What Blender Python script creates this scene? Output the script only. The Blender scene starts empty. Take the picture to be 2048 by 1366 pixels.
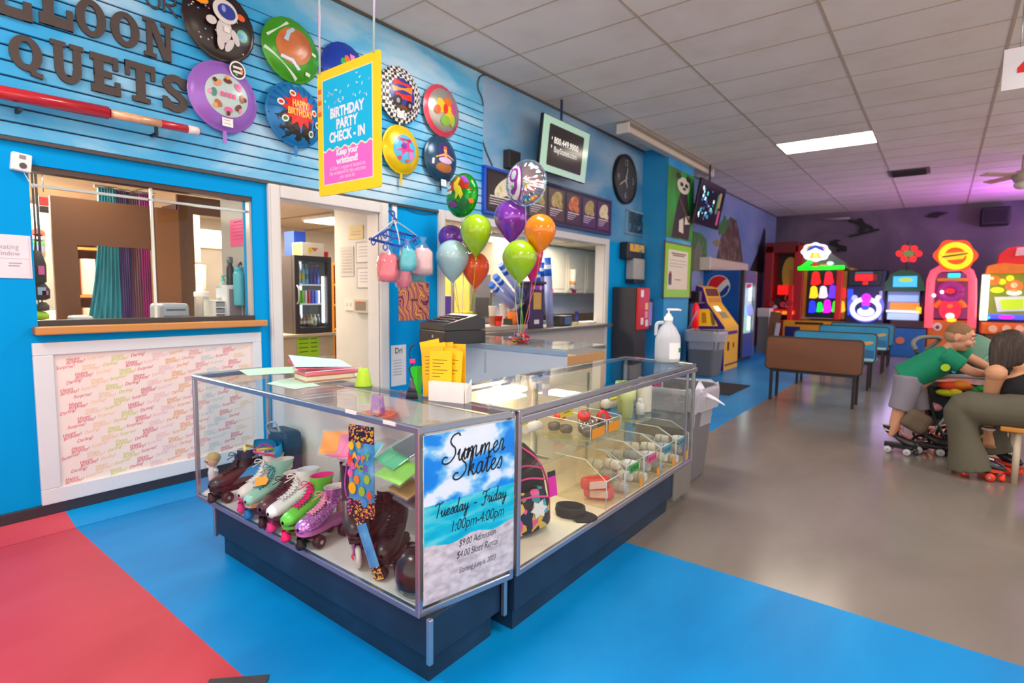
import bpy, bmesh, math, random
from mathutils import Vector as V, Matrix, Euler, noise
random.seed(7)
PI = math.pi
S = bpy.context.scene
COL = S.collection
def R_(d): return math.radians(d)
# ---------------------------------------------------------------- camera, solved from the photo's vanishing points
F_PX, YAW, PIT, ROL = 1102.7, R_(37.852), R_(5.040), R_(0.730)
CAM = V((0, 0, 1.289))
_fw = V((-math.sin(YAW)*math.cos(PIT), math.cos(YAW)*math.cos(PIT), -math.sin(PIT)))
_rt = V((math.cos(YAW), math.sin(YAW), 0)); _up = _rt.cross(_fw)
_r2 = _rt*math.cos(ROL)+_up*math.sin(ROL); _u2 = _up*math.cos(ROL)-_rt*math.sin(ROL)
def ray(x, y): return _r2*((x-1024)/F_PX) - _u2*((y-683)/F_PX) + _fw
# a measured pixel on a known wall / shelf / floor plane -> its place in the room
def onx(x, y, X): d = ray(x, y); return CAM+d*((X-CAM.x)/d.x)
def ony(x, y, Y): d = ray(x, y); return CAM+d*((Y-CAM.y)/d.y)
def onz(x, y, Z=0.0): d = ray(x, y); return CAM+d*((Z-CAM.z)/d.z)
cd = bpy.data.cameras.new('camera'); cam = bpy.data.objects.new('camera', cd); COL.objects.link(cam)
m = Matrix((_r2, _u2, -_fw)).transposed().to_4x4(); m.translation = CAM; cam.matrix_world = m
cd.sensor_width = 36; cd.lens = F_PX/2048*36; cd.clip_start = .05; cd.clip_end = 100; cd.dof.use_dof = True; cd.dof.focus_distance = 2.4; cd.dof.aperture_fstop = 2.4
S.camera = cam
S.view_settings.view_transform = 'Standard'; S.view_settings.look = 'None'
S.view_settings.gamma = 1; S.view_settings.use_curve_mapping = False

# ---------------------------------------------------------------- materials (all procedural)
def lin(h):
    h = h.lstrip('#'); c = [int(h[i:i+2], 16)/255 for i in (0, 2, 4)]
    return tuple(x/12.92 if x <= .04045 else ((x+.055)/1.055)**2.4 for x in c)+(1,)
_mats = {}
def mat(hexc, rough=.5, metal=0, emit=0, var=.08, sc=9, bump=0, key=None, coat=0, trans=0, sss=0, spec=.5):
    k = key or (hexc, rough, metal, emit, var, sc, bump, coat, trans, spec)
    if k in _mats: return _mats[k]
    mt = bpy.data.materials.new('paint_'+hexc.lstrip('#')); mt.use_nodes = True
    n = mt.node_tree.nodes; l = mt.node_tree.links; b = n['Principled BSDF']
    c = lin(hexc)
    b.inputs['Roughness'].default_value = rough; b.inputs['Metallic'].default_value = metal
    b.inputs['Specular IOR Level'].default_value = spec
    b.inputs['Coat Weight'].default_value = coat
    b.inputs['Base Color'].default_value = c
    if trans: b.inputs['Transmission Weight'].default_value = trans
    if emit:
        b.inputs['Emission Color'].default_value = c; b.inputs['Emission Strength'].default_value = emit
    if var or bump:
        tc = n.new('ShaderNodeTexCoord'); nz = n.new('ShaderNodeTexNoise'); nz.inputs['Scale'].default_value = sc
        nz.inputs['Detail'].default_value = 3
        l.new(tc.outputs['Object'], nz.inputs['Vector'])
        if var:
            mx = n.new('ShaderNodeMix'); mx.data_type = 'RGBA'
            mx.inputs['A'].default_value = tuple(x*(1-var) for x in c[:3])+(1,)
            mx.inputs['B'].default_value = tuple(min(1, x*(1+var)) for x in c[:3])+(1,)
            l.new(nz.outputs['Fac'], mx.inputs['Factor']); l.new(mx.outputs['Result'], b.inputs['Base Color'])
        if bump:
            bp = n.new('ShaderNodeBump'); bp.inputs['Strength'].default_value = bump; bp.inputs['Distance'].default_value = .01
            l.new(nz.outputs['Fac'], bp.inputs['Height']); l.new(bp.outputs['Normal'], b.inputs['Normal'])
    _mats[k] = mt; return mt
def ramp_mat(stops, scale, rough=.6, kind='noise', detail=6, dist=0, stretch=(1, 1, 1), bump=0, key=None, metal=0, rot=(0,0,0), emit=0):
    k = key or ('ramp', tuple(stops), scale, kind, stretch)
    if k in _mats: return _mats[k]
    mt = bpy.data.materials.new('pattern_'+str(len(_mats))); mt.use_nodes = True
    n = mt.node_tree.nodes; l = mt.node_tree.links; b = n['Principled BSDF']
    b.inputs['Roughness'].default_value = rough; b.inputs['Metallic'].default_value = metal
    tc = n.new('ShaderNodeTexCoord'); mp = n.new('ShaderNodeMapping'); mp.inputs['Scale'].default_value = stretch
    mp.inputs['Rotation'].default_value = rot
    l.new(tc.outputs['Object'], mp.inputs['Vector'])
    if kind == 'noise':
        t = n.new('ShaderNodeTexNoise'); t.inputs['Scale'].default_value = scale; t.inputs['Detail'].default_value = detail
        t.inputs['Distortion'].default_value = dist; out = t.outputs['Fac']
    elif kind == 'voronoi':
        t = n.new('ShaderNodeTexVoronoi'); t.inputs['Scale'].default_value = scale
        sp = n.new('ShaderNodeSeparateColor'); l.new(t.outputs['Color'], sp.inputs[0]); out = sp.outputs[0]
    elif kind == 'dots':
        t = n.new('ShaderNodeTexVoronoi'); t.inputs['Scale'].default_value = scale; out = t.outputs['Distance']
    elif kind == 'checker':
        t = n.new('ShaderNodeTexChecker'); t.inputs['Scale'].default_value = scale; out = t.outputs['Fac']
    else:
        t = n.new('ShaderNodeTexWave'); t.inputs['Scale'].default_value = scale; t.inputs['Distortion'].default_value = dist
        t.inputs['Detail'].default_value = detail; out = t.outputs['Fac']
        if kind == 'rings': t.wave_type = 'RINGS'
    l.new(mp.outputs['Vector'], t.inputs['Vector'])
    r = n.new('ShaderNodeValToRGB'); el = r.color_ramp.elements
    while len(el) < len(stops): el.new(.5)
    for e, (p, h) in zip(el, stops): e.position = p; e.color = lin(h)
    if kind in ('voronoi', 'checker'): r.color_ramp.interpolation = 'CONSTANT'
    l.new(out, r.inputs['Fac']); l.new(r.outputs['Color'], b.inputs['Base Color'])
    if emit: l.new(r.outputs['Color'], b.inputs['Emission Color']); b.inputs['Emission Strength'].default_value = emit
    if bump:
        bp = n.new('ShaderNodeBump'); bp.inputs['Strength'].default_value = bump; bp.inputs['Distance'].default_value = .01
        l.new(out, bp.inputs['Height']); l.new(bp.outputs['Normal'], b.inputs['Normal'])
    _mats[k] = mt; return mt
def glass_mat(tint='ffffff', rough=.0, gain=1.0, base=.0, key=None, body='ffffff'):
    k = ('glass', tint, rough, gain, base, body)
    if k in _mats: return _mats[k]
    mt = bpy.data.materials.new('clear_'+tint); mt.use_nodes = True
    n = mt.node_tree.nodes; l = mt.node_tree.links; n.remove(n['Principled BSDF']); o = n['Material Output']
    tr = n.new('ShaderNodeBsdfTransparent'); tr.inputs['Color'].default_value = lin(tint)
    gl = n.new('ShaderNodeBsdfGlossy'); gl.inputs['Roughness'].default_value = rough
    fr = n.new('ShaderNodeFresnel'); fr.inputs['IOR'].default_value = 1.45
    ge = n.new('ShaderNodeNewGeometry')
    iv = n.new('ShaderNodeMath'); iv.operation = 'SUBTRACT'; iv.inputs[0].default_value = 1; l.new(ge.outputs['Backfacing'], iv.inputs[1])
    mu = n.new('ShaderNodeMath'); mu.operation = 'MULTIPLY'; l.new(fr.outputs[0], mu.inputs[0]); l.new(iv.outputs[0], mu.inputs[1])
    m2 = n.new('ShaderNodeMath'); m2.operation = 'MULTIPLY'; m2.use_clamp = True; l.new(mu.outputs[0], m2.inputs[0]); m2.inputs[1].default_value = gain
    mx = n.new('ShaderNodeMixShader'); l.new(m2.outputs[0], mx.inputs[0]); l.new(tr.outputs[0], mx.inputs[1]); l.new(gl.outputs[0], mx.inputs[2])
    last = mx
    if base:
        df = n.new('ShaderNodeBsdfDiffuse'); df.inputs['Color'].default_value = lin(body)
        m3 = n.new('ShaderNodeMixShader'); m3.inputs[0].default_value = base
        l.new(mx.outputs[0], m3.inputs[1]); l.new(df.outputs[0], m3.inputs[2]); last = m3
    l.new(last.outputs[0], o.inputs['Surface'])
    _mats[k] = mt; return mt

# ---------------------------------------------------------------- mesh building
def frame(o, u, v):
    u = V(u).normalized(); v = V(v); v = (v-u*v.dot(u)).normalized(); w = u.cross(v)
    M = Matrix((u, v, w)).transposed().to_4x4(); M.translation = V(o); return M
def wallx(o): return frame(o, (0, 1, 0), (0, 0, 1))       # on the left wall, facing the room
def facey(o): return frame(o, (1, 0, 0), (0, 0, 1))       # facing the camera end of the room
I4 = Matrix.Identity(4)
def ellpts(cx, cy, rx, ry, n=24, a=0):
    c, s = math.cos(a), math.sin(a)
    return [(cx+rx*math.cos(t)*c-ry*math.sin(t)*s, cy+rx*math.cos(t)*s+ry*math.sin(t)*c) for t in (2*PI*i/n for i in range(n))]
def rrect(x0, y0, x1, y1, r, n=5):
    p = []
    for cx, cy, a in ((x1-r, y0+r, -90), (x1-r, y1-r, 0), (x0+r, y1-r, 90), (x0+r, y0+r, 180)):
        for i in range(n+1):
            t = R_(a+90*i/n); p.append((cx+r*math.cos(t), cy+r*math.sin(t)))
    return p
def starpts(cx, cy, r0, r1, n, a=0):
    return [(cx+(r1 if i % 2 else r0)*math.cos(a+PI*i/n), cy+(r1 if i % 2 else r0)*math.sin(a+PI*i/n)) for i in range(2*n)]
def crom(pts, k=6):
    pts = [V(p) for p in pts]; out = []
    for i in range(len(pts)-1):
        a, b, c, d = pts[max(i-1, 0)], pts[i], pts[i+1], pts[min(i+2, len(pts)-1)]
        for j in range(k):
            t = j/k; out.append(.5*((2*b)+(c-a)*t+(2*a-5*b+4*c-d)*t*t+(3*b-a-3*c+d)*t**3))
    out.append(pts[-1]); return out
_txt = {}
def text_mesh(s, size, shear=0, bold=0, sp=1):
    k = (s, size, shear, bold, sp)
    if k in _txt: return _txt[k]
    cu = bpy.data.curves.new('t', 'FONT'); cu.body = s; cu.size = size; cu.align_x = 'CENTER'; cu.align_y = 'CENTER'
    cu.shear = shear; cu.offset = bold; cu.space_character = sp; cu.resolution_u = 3; cu.space_line = .95
    o = bpy.data.objects.new('t', cu); COL.objects.link(o); bpy.context.view_layer.update()
    me = bpy.data.meshes.new_from_object(o.evaluated_get(bpy.context.evaluated_depsgraph_get()))
    r = ([v.co.copy() for v in me.vertices], [tuple(p.vertices) for p in me.polygons])
    bpy.data.objects.remove(o); bpy.data.curves.remove(cu); bpy.data.meshes.remove(me)
    _txt[k] = r; return r
class B:
    def __init__(s): s.v = []; s.f = []; s.m = []; s.s = []; s.mats = []
    def mi(s, m):
        if m not in s.mats: s.mats.append(m)
        return s.mats.index(m)
    def add(s, vs, fs, m, sm=False):
        k = len(s.v); s.v += [V(x) for x in vs]; i = s.mi(m)
        for f in fs: s.f.append(tuple(k+a for a in f)); s.m.append(i); s.s.append(sm)
        return s
    def box(s, a, b, m, bev=0, M=None, seg=2):
        a, b = V(a), V(b); lo = V(map(min, a, b)); hi = V(map(max, a, b))
        if bev:
            bm = bmesh.new(); bmesh.ops.create_cube(bm, size=1)
            for v in bm.verts: v.co = V([lo[i]+(v.co[i]+.5)*(hi[i]-lo[i]) for i in range(3)])
            bmesh.ops.bevel(bm, geom=bm.edges[:], offset=min(bev, min(hi-lo)*.49), segments=seg, affect='EDGES', profile=.5)
            bm.verts.index_update(); vs = [v.co.copy() for v in bm.verts]; fs = [tuple(v.index for v in f.verts) for f in bm.faces]; bm.free()
        else:
            vs = [V((x, y, z)) for z in (lo.z, hi.z) for y in (lo.y, hi.y) for x in (lo.x, hi.x)]
            fs = [(0, 2, 3, 1), (4, 5, 7, 6), (0, 1, 5, 4), (2, 6, 7, 3), (0, 4, 6, 2), (1, 3, 7, 5)]
        if M is not None: vs = [M@v for v in vs]
        return s.add(vs, fs, m)
    def rings(s, rs, m, cap=True, sm=True, close=True):
        n = len(rs[0]); vs = [p for r in rs for p in r]; fs = []
        for i in range(len(rs)-1):
            for j in range(n if close else n-1):
                a = i*n+j; b = i*n+(j+1) % n; fs.append((a, b, b+n, a+n))
        s.add(vs, fs, m, sm)
        if cap:
            k = len(s.v)-len(vs); i = s.mi(m)
            s.f.append(tuple(k+j for j in reversed(range(n)))); s.m.append(i); s.s.append(False)
            s.f.append(tuple(k+(len(rs)-1)*n+j for j in range(n))); s.m.append(i); s.s.append(False)
        return s
    def cyl(s, p0, p1, r0, m, r1=None, n=16, cap=True, sm=True):
        p0, p1 = V(p0), V(p1); r1 = r0 if r1 is None else r1
        w = (p1-p0).normalized(); u = w.orthogonal().normalized(); v = w.cross(u)
        return s.rings([[p+u*r*math.cos(2*PI*i/n)+v*r*math.sin(2*PI*i/n) for i in range(n)] for p, r in ((p0, r0), (p1, r1))], m, cap, sm)
    def tube(s, pts, r, m, n=8, closed=False, flat=1, cap=True):
        pts = [V(p) for p in pts]; rs = []; N = len(pts); u = None
        for i, p in enumerate(pts):
            if closed: t = pts[(i+1) % N]-pts[i-1]
            else: t = pts[min(i+1, N-1)]-pts[max(i-1, 0)]
            if t.length < 1e-9: t = V((0, 0, 1))
            t.normalize()
            u = t.orthogonal() if u is None else u-t*u.dot(t)
            if u.length < 1e-6: u = t.orthogonal()
            u.normalize(); w = t.cross(u); rr = r[i] if isinstance(r, (list, tuple)) else r
            rs.append([p+u*rr*math.cos(2*PI*j/n)+w*rr*flat*math.sin(2*PI*j/n) for j in range(n)])
        if closed: rs.append(rs[0])
        return s.rings(rs, m, cap and not closed)
    def lathe(s, prof, m, n=24, M=I4, cap=False, sm=True):
        return s.rings([[M@V((r*math.cos(2*PI*i/n), r*math.sin(2*PI*i/n), z)) for i in range(n)] for r, z in prof], m, cap, sm)
    def ell(s, c, r, m, n=16, M=I4, k=None):
        k = k or n//2; c = V(c); rr = (r, r, r) if not hasattr(r, '__len__') else r
        rs = []
        for i in range(k+1):
            a = -PI/2+PI*i/k; q = max(math.cos(a), 1e-3)
            rs.append([M@(c+V((rr[0]*q*math.cos(2*PI*j/n), rr[1]*q*math.sin(2*PI*j/n), rr[2]*math.sin(a)))) for j in range(n)])
        return s.rings(rs, m, True)
    def prism(s, poly, M, d, m, sm=False):
        n = len(poly); vs = [M@V((x, y, 0)) for x, y in poly]+[M@V((x, y, d)) for x, y in poly]
        fs = [tuple(reversed(range(n))), tuple(range(n, 2*n))]+[(i, (i+1) % n, n+(i+1) % n, n+i) for i in range(n)]
        return s.add(vs, fs, m, sm)
    def quad(s, pts, m): return s.add(pts, [tuple(range(len(pts)))], m)
    def text(s, t, M, size, m, shear=0, bold=0, d=.0006, sp=1, sx=1):
        vs, fs = text_mesh(t, size, shear, bold, sp)
        return s.add([M@V((v.x*sx, v.y, d)) for v in vs], fs, m)
    def stroke(s, pts, M, w, m, d=.0008, k=5, taper=False):
        p = crom([V((x, y, 0)) for x, y in pts], k) if k > 1 else [V((x, y, 0)) for x, y in pts]; L = []; Rr = []
        for i, q in enumerate(p):
            t = (p[min(i+1, len(p)-1)]-p[max(i-1, 0)])
            if t.length < 1e-9: t = V((1, 0, 0))
            t.normalize(); nn = V((-t.y, t.x, 0))*w*.5
            L.append(M@(q+nn+V((0, 0, d)))); Rr.append(M@(q-nn+V((0, 0, d))))
        n = len(p)
        return s.add(L+Rr, [(i+n, i+n+1, i+1, i) for i in range(n-1)], m)
    def decal(s, poly, M, m, zf=None, rings=4, eps=.002):
        zf = zf or (lambda x, y: 0); cx = sum(p[0] for p in poly)/len(poly); cy = sum(p[1] for p in poly)/len(poly); n = len(poly)
        vs = [M@V((cx, cy, zf(cx, cy)+eps))]; fs = []
        for i in range(1, rings+1):
            t = i/rings
            for x, y in poly:
                X = cx+(x-cx)*t; Y = cy+(y-cy)*t; vs.append(M@V((X, Y, zf(X, Y)+eps)))
        for j in range(n): fs.append((0, 1+j, 1+(j+1) % n))
        for i in range(rings-1):
            for j in range(n):
                a = 1+i*n+j; b = 1+i*n+(j+1) % n; fs.append((a, a+n, b+n, b))
        return s.add(vs, fs, m)
    def obj(s, name, parent=None, local=False, label=None, kind=None, mods=None, smooth=None):
        me = bpy.data.meshes.new(name); me.from_pydata(s.v, [], s.f)
        for mt in s.mats: me.materials.append(mt)
        me.polygons.foreach_set('material_index', s.m); me.polygons.foreach_set('use_smooth', [bool(x) for x in s.s] if smooth is None else [smooth]*len(s.f))
        me.update()
        o = bpy.data.objects.new(name, me); COL.objects.link(o)
        if parent is not None:
            o.parent = parent
            if not local: o.matrix_parent_inverse = WM[parent.name].inverted()
            WM[o.name] = I4 if not local else WM[parent.name]
        else: WM[o.name] = I4.copy()
        if label: o['label'] = label
        if kind: o['kind'] = kind
        return o
WM = {}
def thing(name, label, cat, loc=(0, 0, 0), rot=0, group=None):
    o = bpy.data.objects.new(name, None); COL.objects.link(o); o.empty_display_size = .1
    o.location = loc
    e = rot if hasattr(rot, '__len__') else (0, 0, rot)
    o.rotation_euler = e
    WM[o.name] = Matrix.LocRotScale(V(loc), Euler(e), V((1, 1, 1)))
    return tag(o, label, cat, group)
def tag(o, label, cat, group=None):
    o['label'] = label; o['category'] = cat
    if group: o['group'] = group
    return o
def struct(o): o['kind'] = 'structure'; return o
def dup(root, loc, rot=0, label=None, group=None, scale=None):
    r = root.copy(); COL.objects.link(r); r.location = loc
    e = rot if hasattr(rot, '__len__') else (0, 0, rot); r.rotation_euler = e
    if scale: r.scale = (scale,)*3 if not hasattr(scale, '__len__') else scale
    if label: r['label'] = label
    if group: r['group'] = group
    for ch in list(root.children):
        c = ch.copy(); COL.objects.link(c); c.parent = r
        for g in ch.children:
            d = g.copy(); COL.objects.link(d); d.parent = c
    return r
def remesh(o, vox, smooth=4):
    a = o.modifiers.new('join', 'REMESH'); a.mode = 'VOXEL'; a.voxel_size = vox; a.use_smooth_shade = True
    if smooth:
        b = o.modifiers.new('soft', 'SMOOTH'); b.factor = .5; b.iterations = smooth
    return o
def light(name, kind, loc, energy, color=(1, 1, 1), size=1, size_y=None, rot=(0, 0, 0), spread=None):
    d = bpy.data.lights.new(name, kind); d.energy = energy; d.color = color
    if kind == 'AREA':
        d.size = size
        if size_y: d.shape = 'RECTANGLE'; d.size_y = size_y
        if spread: d.spread = spread
    elif kind == 'SPOT': d.shadow_soft_size = size; d.spot_size = spread or 1.2
    else: d.shadow_soft_size = size
    o = bpy.data.objects.new(name, d); COL.objects.link(o); o.location = loc; o.rotation_euler = rot; return o
WHITE = mat('f2efe9', .5); BLACK = mat('151418', .45); DARK = mat('2a2728', .5); STEEL = mat('b9bcc0', .28, .9, var=.04)
# ================================================================ THE ROOM
XW, YF, H = -3.8, 16.85, 3.5
T_ = .14                                   # wall thickness
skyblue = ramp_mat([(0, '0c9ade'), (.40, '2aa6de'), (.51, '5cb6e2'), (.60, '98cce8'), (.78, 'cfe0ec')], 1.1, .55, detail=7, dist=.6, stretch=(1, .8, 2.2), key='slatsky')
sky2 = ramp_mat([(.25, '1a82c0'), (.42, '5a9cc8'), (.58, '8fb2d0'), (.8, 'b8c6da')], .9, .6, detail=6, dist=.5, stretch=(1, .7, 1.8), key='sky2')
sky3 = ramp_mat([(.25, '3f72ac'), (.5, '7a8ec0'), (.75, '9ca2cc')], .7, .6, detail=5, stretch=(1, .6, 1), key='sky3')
BLUE = mat('009ce2', .7, var=.03, sc=2, spec=.08)
COLBLUE = ramp_mat([(.3, '0a8fd4'), (.55, '2a9fd8'), (.72, '74b4dc')], .8, .55, stretch=(1, 1, 1.3), key='colblue')
TRIMW = mat('dcdad6', .45, var=.04)
GREYW = mat('bdbab4', .6, var=.05)
# floor painted red, blue and grey
def floor_mat(a, b, c, rough, key):
    mt = ramp_mat([(.3, a), (.5, b), (.72, c)], 1.6, rough, detail=8, dist=.4, key=key, stretch=(1, .45, 1))
    mt.node_tree.nodes['Principled BSDF'].inputs['Specular IOR Level'].default_value = .5 if key == 'fgrey' else .28
    return mt
RED = floor_mat('b83640', 'c84450', 'd25260', .42, 'fred'); FBLUE = floor_mat('0076ba', '0088ce', '0a9ade', .36, 'fblue'); FGREY = floor_mat('756e66', '827a72', '8d857c', .19, 'fgrey')
FTEAL = FBLUE
b = B()
def fl(x0, y0, x1, y1, m): b.quad([(x0, y0, 0), (x1, y0, 0), (x1, y1, 0), (x0, y1, 0)], m)
X0, X1, Y0 = -3.95, 7, -3.2
fl(X0, Y0, X1, .83, RED); fl(X0, .83, X1, 2.565, FBLUE); fl(X0, 2.565, -1.66, YF+.1, FBLUE); fl(-1.66, 2.565, X1, YF+.1, FGREY)
fl(-8, Y0, X0, YF+.1, mat('8f8578', .5))
b.box((-8, Y0, -.1), (X1, YF+.1, -.002), mat('555555'))
struct(b.obj('floor'))
# left wall: blue below, painted sky slats above, three openings
WIN = (.765, 1.95, 1.075, 1.925); DOOR = (2.14, 3.03, 0, 1.945); CON = (3.80, 6.99, .86, 1.975)
def wall_pieces(b, y0, y1, z0, z1, holes, m):
    ys = sorted({y0, y1, *[h[0] for h in holes], *[h[1] for h in holes]})
    for a, c in zip(ys, ys[1:]):
        hs = [h for h in holes if h[0] <= a and h[1] >= c]
        if not hs: b.box((XW-T_, a, z0), (XW, c, z1), m)
        else:
            h = hs[0]
            if h[2] > z0: b.box((XW-T_, a, z0), (XW, c, h[2]), m)
            if h[3] < z1: b.box((XW-T_, a, h[3]), (XW, c, z1), m)
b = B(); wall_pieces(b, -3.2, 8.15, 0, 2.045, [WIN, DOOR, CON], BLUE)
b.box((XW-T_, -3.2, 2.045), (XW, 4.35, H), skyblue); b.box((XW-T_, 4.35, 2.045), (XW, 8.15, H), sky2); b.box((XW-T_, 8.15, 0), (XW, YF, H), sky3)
struct(b.obj('wall_left'))
b = B(); z = 2.045; G = mat('2b3b55', .7)
b.box((XW, -3.2, 2.03), (XW+.006, 4.35, 3.175), G)
while z < 3.15:
    b.box((XW+.006, -3.2, z+.004), (XW+.022, 4.345, z+.0705), skyblue, bev=.003, seg=1); z += .0748
b.box((XW, -3.2, 2.028), (XW+.026, 4.345, 2.046), mat('4a4442', .5))
struct(b.obj('wall_left_slats'))
b = B(); b.box((XW, -3.2, .045), (XW+.02, 2.06, .105), mat('34323a', .45), bev=.004); struct(b.obj('baseboard_left'))
b = B()  # sloped painted cove between floor and baseboard
for y0, y1, m in ((-3.2, .83, RED), (.83, 2.06, FBLUE)):
    b.add([(XW+.2, y0, .001), (XW+.2, y1, .001), (XW, y1, .05), (XW, y0, .05), (XW, y0, 0), (XW, y1, 0)], [(0, 1, 2, 3), (0, 3, 4), (1, 5, 2)], m)
struct(b.obj('trim_1'))
# column
CX = -3.385
b = B(); b.box((XW, 8.15, 0), (CX, 9.2, H), COLBLUE); struct(b.obj('wall_column'))
# far wall
farp = ramp_mat([(.2, '3a3a52'), (.45, '5f586a'), (.6, '766a7a'), (.8, '8a7a8c')], .5, .7, detail=5, dist=1.2, key='farwall')
b = B(); b.box((-8, YF, 0), (7, YF+.15, H), farp); b.box((XW, YF-.01, 0), (7, YF, 1.25), mat('2a2c58', .6)); struct(b.obj('wall_back'))
# suspended ceiling
TILE = ramp_mat([(.3, 'e9dfd0'), (.5, 'f1e8db'), (.7, 'f4ece1')], 2.2, .85, detail=5, key='tile')
TBAR = mat('c2b69f', .6)
b = B(); b.box((-8, -3.2, H), (7.15, YF+.15, H+.1), TILE)
sx, sy = 1.186, .593
for i in range(9):
    x = -3.25+sx*i
    if x < 7: b.box((x-.011, -3.2, H-.004), (x+.011, YF, H+.01), TBAR)
y = 3.645
while y > -3: y -= sy
while y < YF: b.box((XW, y-.009, H-.003), (7, y+.009, H+.01), TBAR); y += sy
b.box((XW, -3.2, H-.02), (XW+.02, YF, H), mat('5a5348'))
struct(b.obj('ceiling'))
# rooms behind the left wall
INW = mat('d9cfc2', .7); 
b = B(); b.box((-7.2, -2, 0), (-7.05, 11.3, 2.45), INW); b.box((-7.2, -2.1, 0), (XW-T_, -2, 2.45), INW); b.box((-7.2, 11.15, 0), (XW-T_, 11.3, 2.45), INW)
struct(b.obj('wall_inner'))
b = B(); b.box((-7.2, -2, 2.12), (XW-T_, 11.3, 2.5), mat('cdbda4', .8))
for k in range(15): b.box((-7.2, -1.6+k*.85, 2.112), (XW-T_, -1.585+k*.85, 2.12), mat('8d8068'))
struct(b.obj('ceiling_inner'))
b = B(); b.box((-4.47, 3.06, 0), (XW-T_, 3.16, 2.42), mat('c9c5bc', .6)); struct(b.obj('wall_passage'))
# end wall between ticket booth and passage
b = B(); b.box((-4.35, 1.985, 0), (XW-T_, 2.05, 2.42), mat('b5b4b0', .6)); struct(b.obj('wall_booth'))

# ---- window: sill, frame, panes
b = B(); wood = ramp_mat([(.3, '9a5a22'), (.5, 'b87430'), (.7, 'c98a45')], 3, .4, kind='wave', dist=3, detail=3, stretch=(1, .15, 2), key='sillwood')
b.box((XW-.12, .74, 1.035), (XW+.075, 2.0, 1.078), wood, bev=.006); struct(b.obj('trim_2'))
w = thing('window', 'sliding ticket window with two glass panes', 'window', (XW-.05, 1.35, 1.08)); del w['label']; del w['category']; w.name = 'window_1'; WM['window_1'] = WM['window']; struct(w)
b = B(); b.box((XW-.09, .765, 1.078), (XW-.01, 1.95, 1.108), mat('3a3434', .4)); b.box((XW-.09, .765, 1.895), (XW-.01, 1.95, 1.925), mat('4a3630', .4)); b.box((XW-.07, 1.935, 1.108), (XW-.02, 1.95, 1.9), mat('c8c4be', .4)); b.box((XW-.07,.765,1.82),(XW-.05,1.95,1.835), STEEL)
b.obj('window_frame', w)
GL = glass_mat('fbfdfc', 0, .5)
b = B(); b.box((XW-.052, .768, 1.108), (XW-.047, 1.37, 1.895), GL); b.obj('pane', w)
b = B(); b.box((XW-.036, 1.34, 1.108), (XW-.031, 1.935, 1.895), GL); b.obj('pane', w)
b = B(); b.box((XW-.045, 1.335, 1.108), (XW-.028, 1.347, 1.895), mat('cfd3cf', .2, .3)); b.obj('pane_edge', w)
# ---- door casing and concession casing
def casing(name, y0, y1, z1, wd, dep=.03, z0=0, inner=True):
    b = B()
    for (a, c) in ((y0-wd, y0), (y1, y1+wd)):
        b.box((XW, a, z0), (XW+dep, c, z1+wd), TRIMW, bev=.006)
        b.box((XW+dep, a+.012, z0), (XW+dep+.006, c-.012, z1+wd-.012), TRIMW, bev=.003)
    b.box((XW, y0, z1), (XW+dep, y1, z1+wd), TRIMW, bev=.006)
    for yy in (y0, y1): b.box((XW-T_-.005, yy-.004, z0), (XW, yy+.004, z1), TRIMW)
    b.box((XW-T_, y0, z1-.004), (XW, y1, z1+.004), TRIMW)
    return struct(b.obj(name))
casing('trim_3', DOOR[0], DOOR[1], DOOR[3], .088)
casing('trim_4', CON[0], CON[1], CON[3], .085, z0=0)
# concession counter front and ledge
b = B(); b.box((XW-.02, CON[0], 0), (XW-T_+.0, CON[1], .83), mat('cfc6bb', .5)); b.box((XW, CON[0], 0), (XW+.012, CON[1], .83), mat('cbbfb2', .5)); b.box((XW-.45, CON[0]-.02, .835), (XW+.13, CON[1]+.06, .872), mat('6d655e', .35), bev=.006); struct(b.obj('trim_5'))
# ================================================================ DISPLAY CASES
ALU = mat('a9adb8', .3, .85, var=.05, sc=30)
NAVY = ramp_mat([(.3, '0d2438'), (.6, '12304a'), (.8, '1c3f5c')], 5, .5, detail=8, key='navy')
CGL = glass_mat('fbfdfc', 0, .9)
HC, ZD = .865, .262                       # counter height, deck height
WP = mat('e6e6e2', .5, var=.03)
def bar(b, p, q, w, h, m, bev=.003):
    p, q = V(p), V(q); d = q-p; L = d.length
    if abs(d.z) > L*.9: M = frame(p, (1, 0, 0), (0, 1, 0)); b.box((-w/2, -w/2, 0), (w/2, w/2, L), m, bev, M=M, seg=1)
    else: M = frame(p, d, V((0, 0, 1)).cross(d)); b.box((0, -w/2, -h), (L, w/2, 0), m, bev, M=M, seg=1)
def slab(b, pts, z0, z1, m):
    b.prism([(p[0], p[1]) for p in pts], Matrix.Translation((0, 0, z0)), z1-z0, m)
A1, A2, A3, A4 = (-2.905, 1.158), (-1.262, 1.155), (-1.184, 1.553), (-2.905, 1.553)
def inset(pts, k):
    cx = sum(p[0] for p in pts)/4; cy = sum(p[1] for p in pts)/4
    return [(p[0]-math.copysign(k, p[0]-cx), p[1]-math.copysign(k, p[1]-cy)) for p in pts]
def case_frame(b, P, z0, z1, mids=()):
    for i in range(4):
        p, q = P[i], P[(i+1) % 4]
        bar(b, (*p, z1), (*q, z1), .02, .022, ALU); bar(b, (*p, z0+.024), (*q, z0+.024), .02, .024, ALU)
        bar(b, (*p, z0), (*p, z1), .02, 0, ALU)
P1 = [A1, A2, A3, A4]; P1i = inset(P1, .011)
c1 = thing('display_case', 'glass counter display case full of roller skates with a beach poster on its end', 'display case', (-2.08, 1.35, 0))
b = B(); case_frame(b, P1i, .238, HC); b.obj('frame', c1)
b = B(); slab(b, inset(P1, .018), .246, ZD, WP); b.obj('deck', c1)
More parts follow.
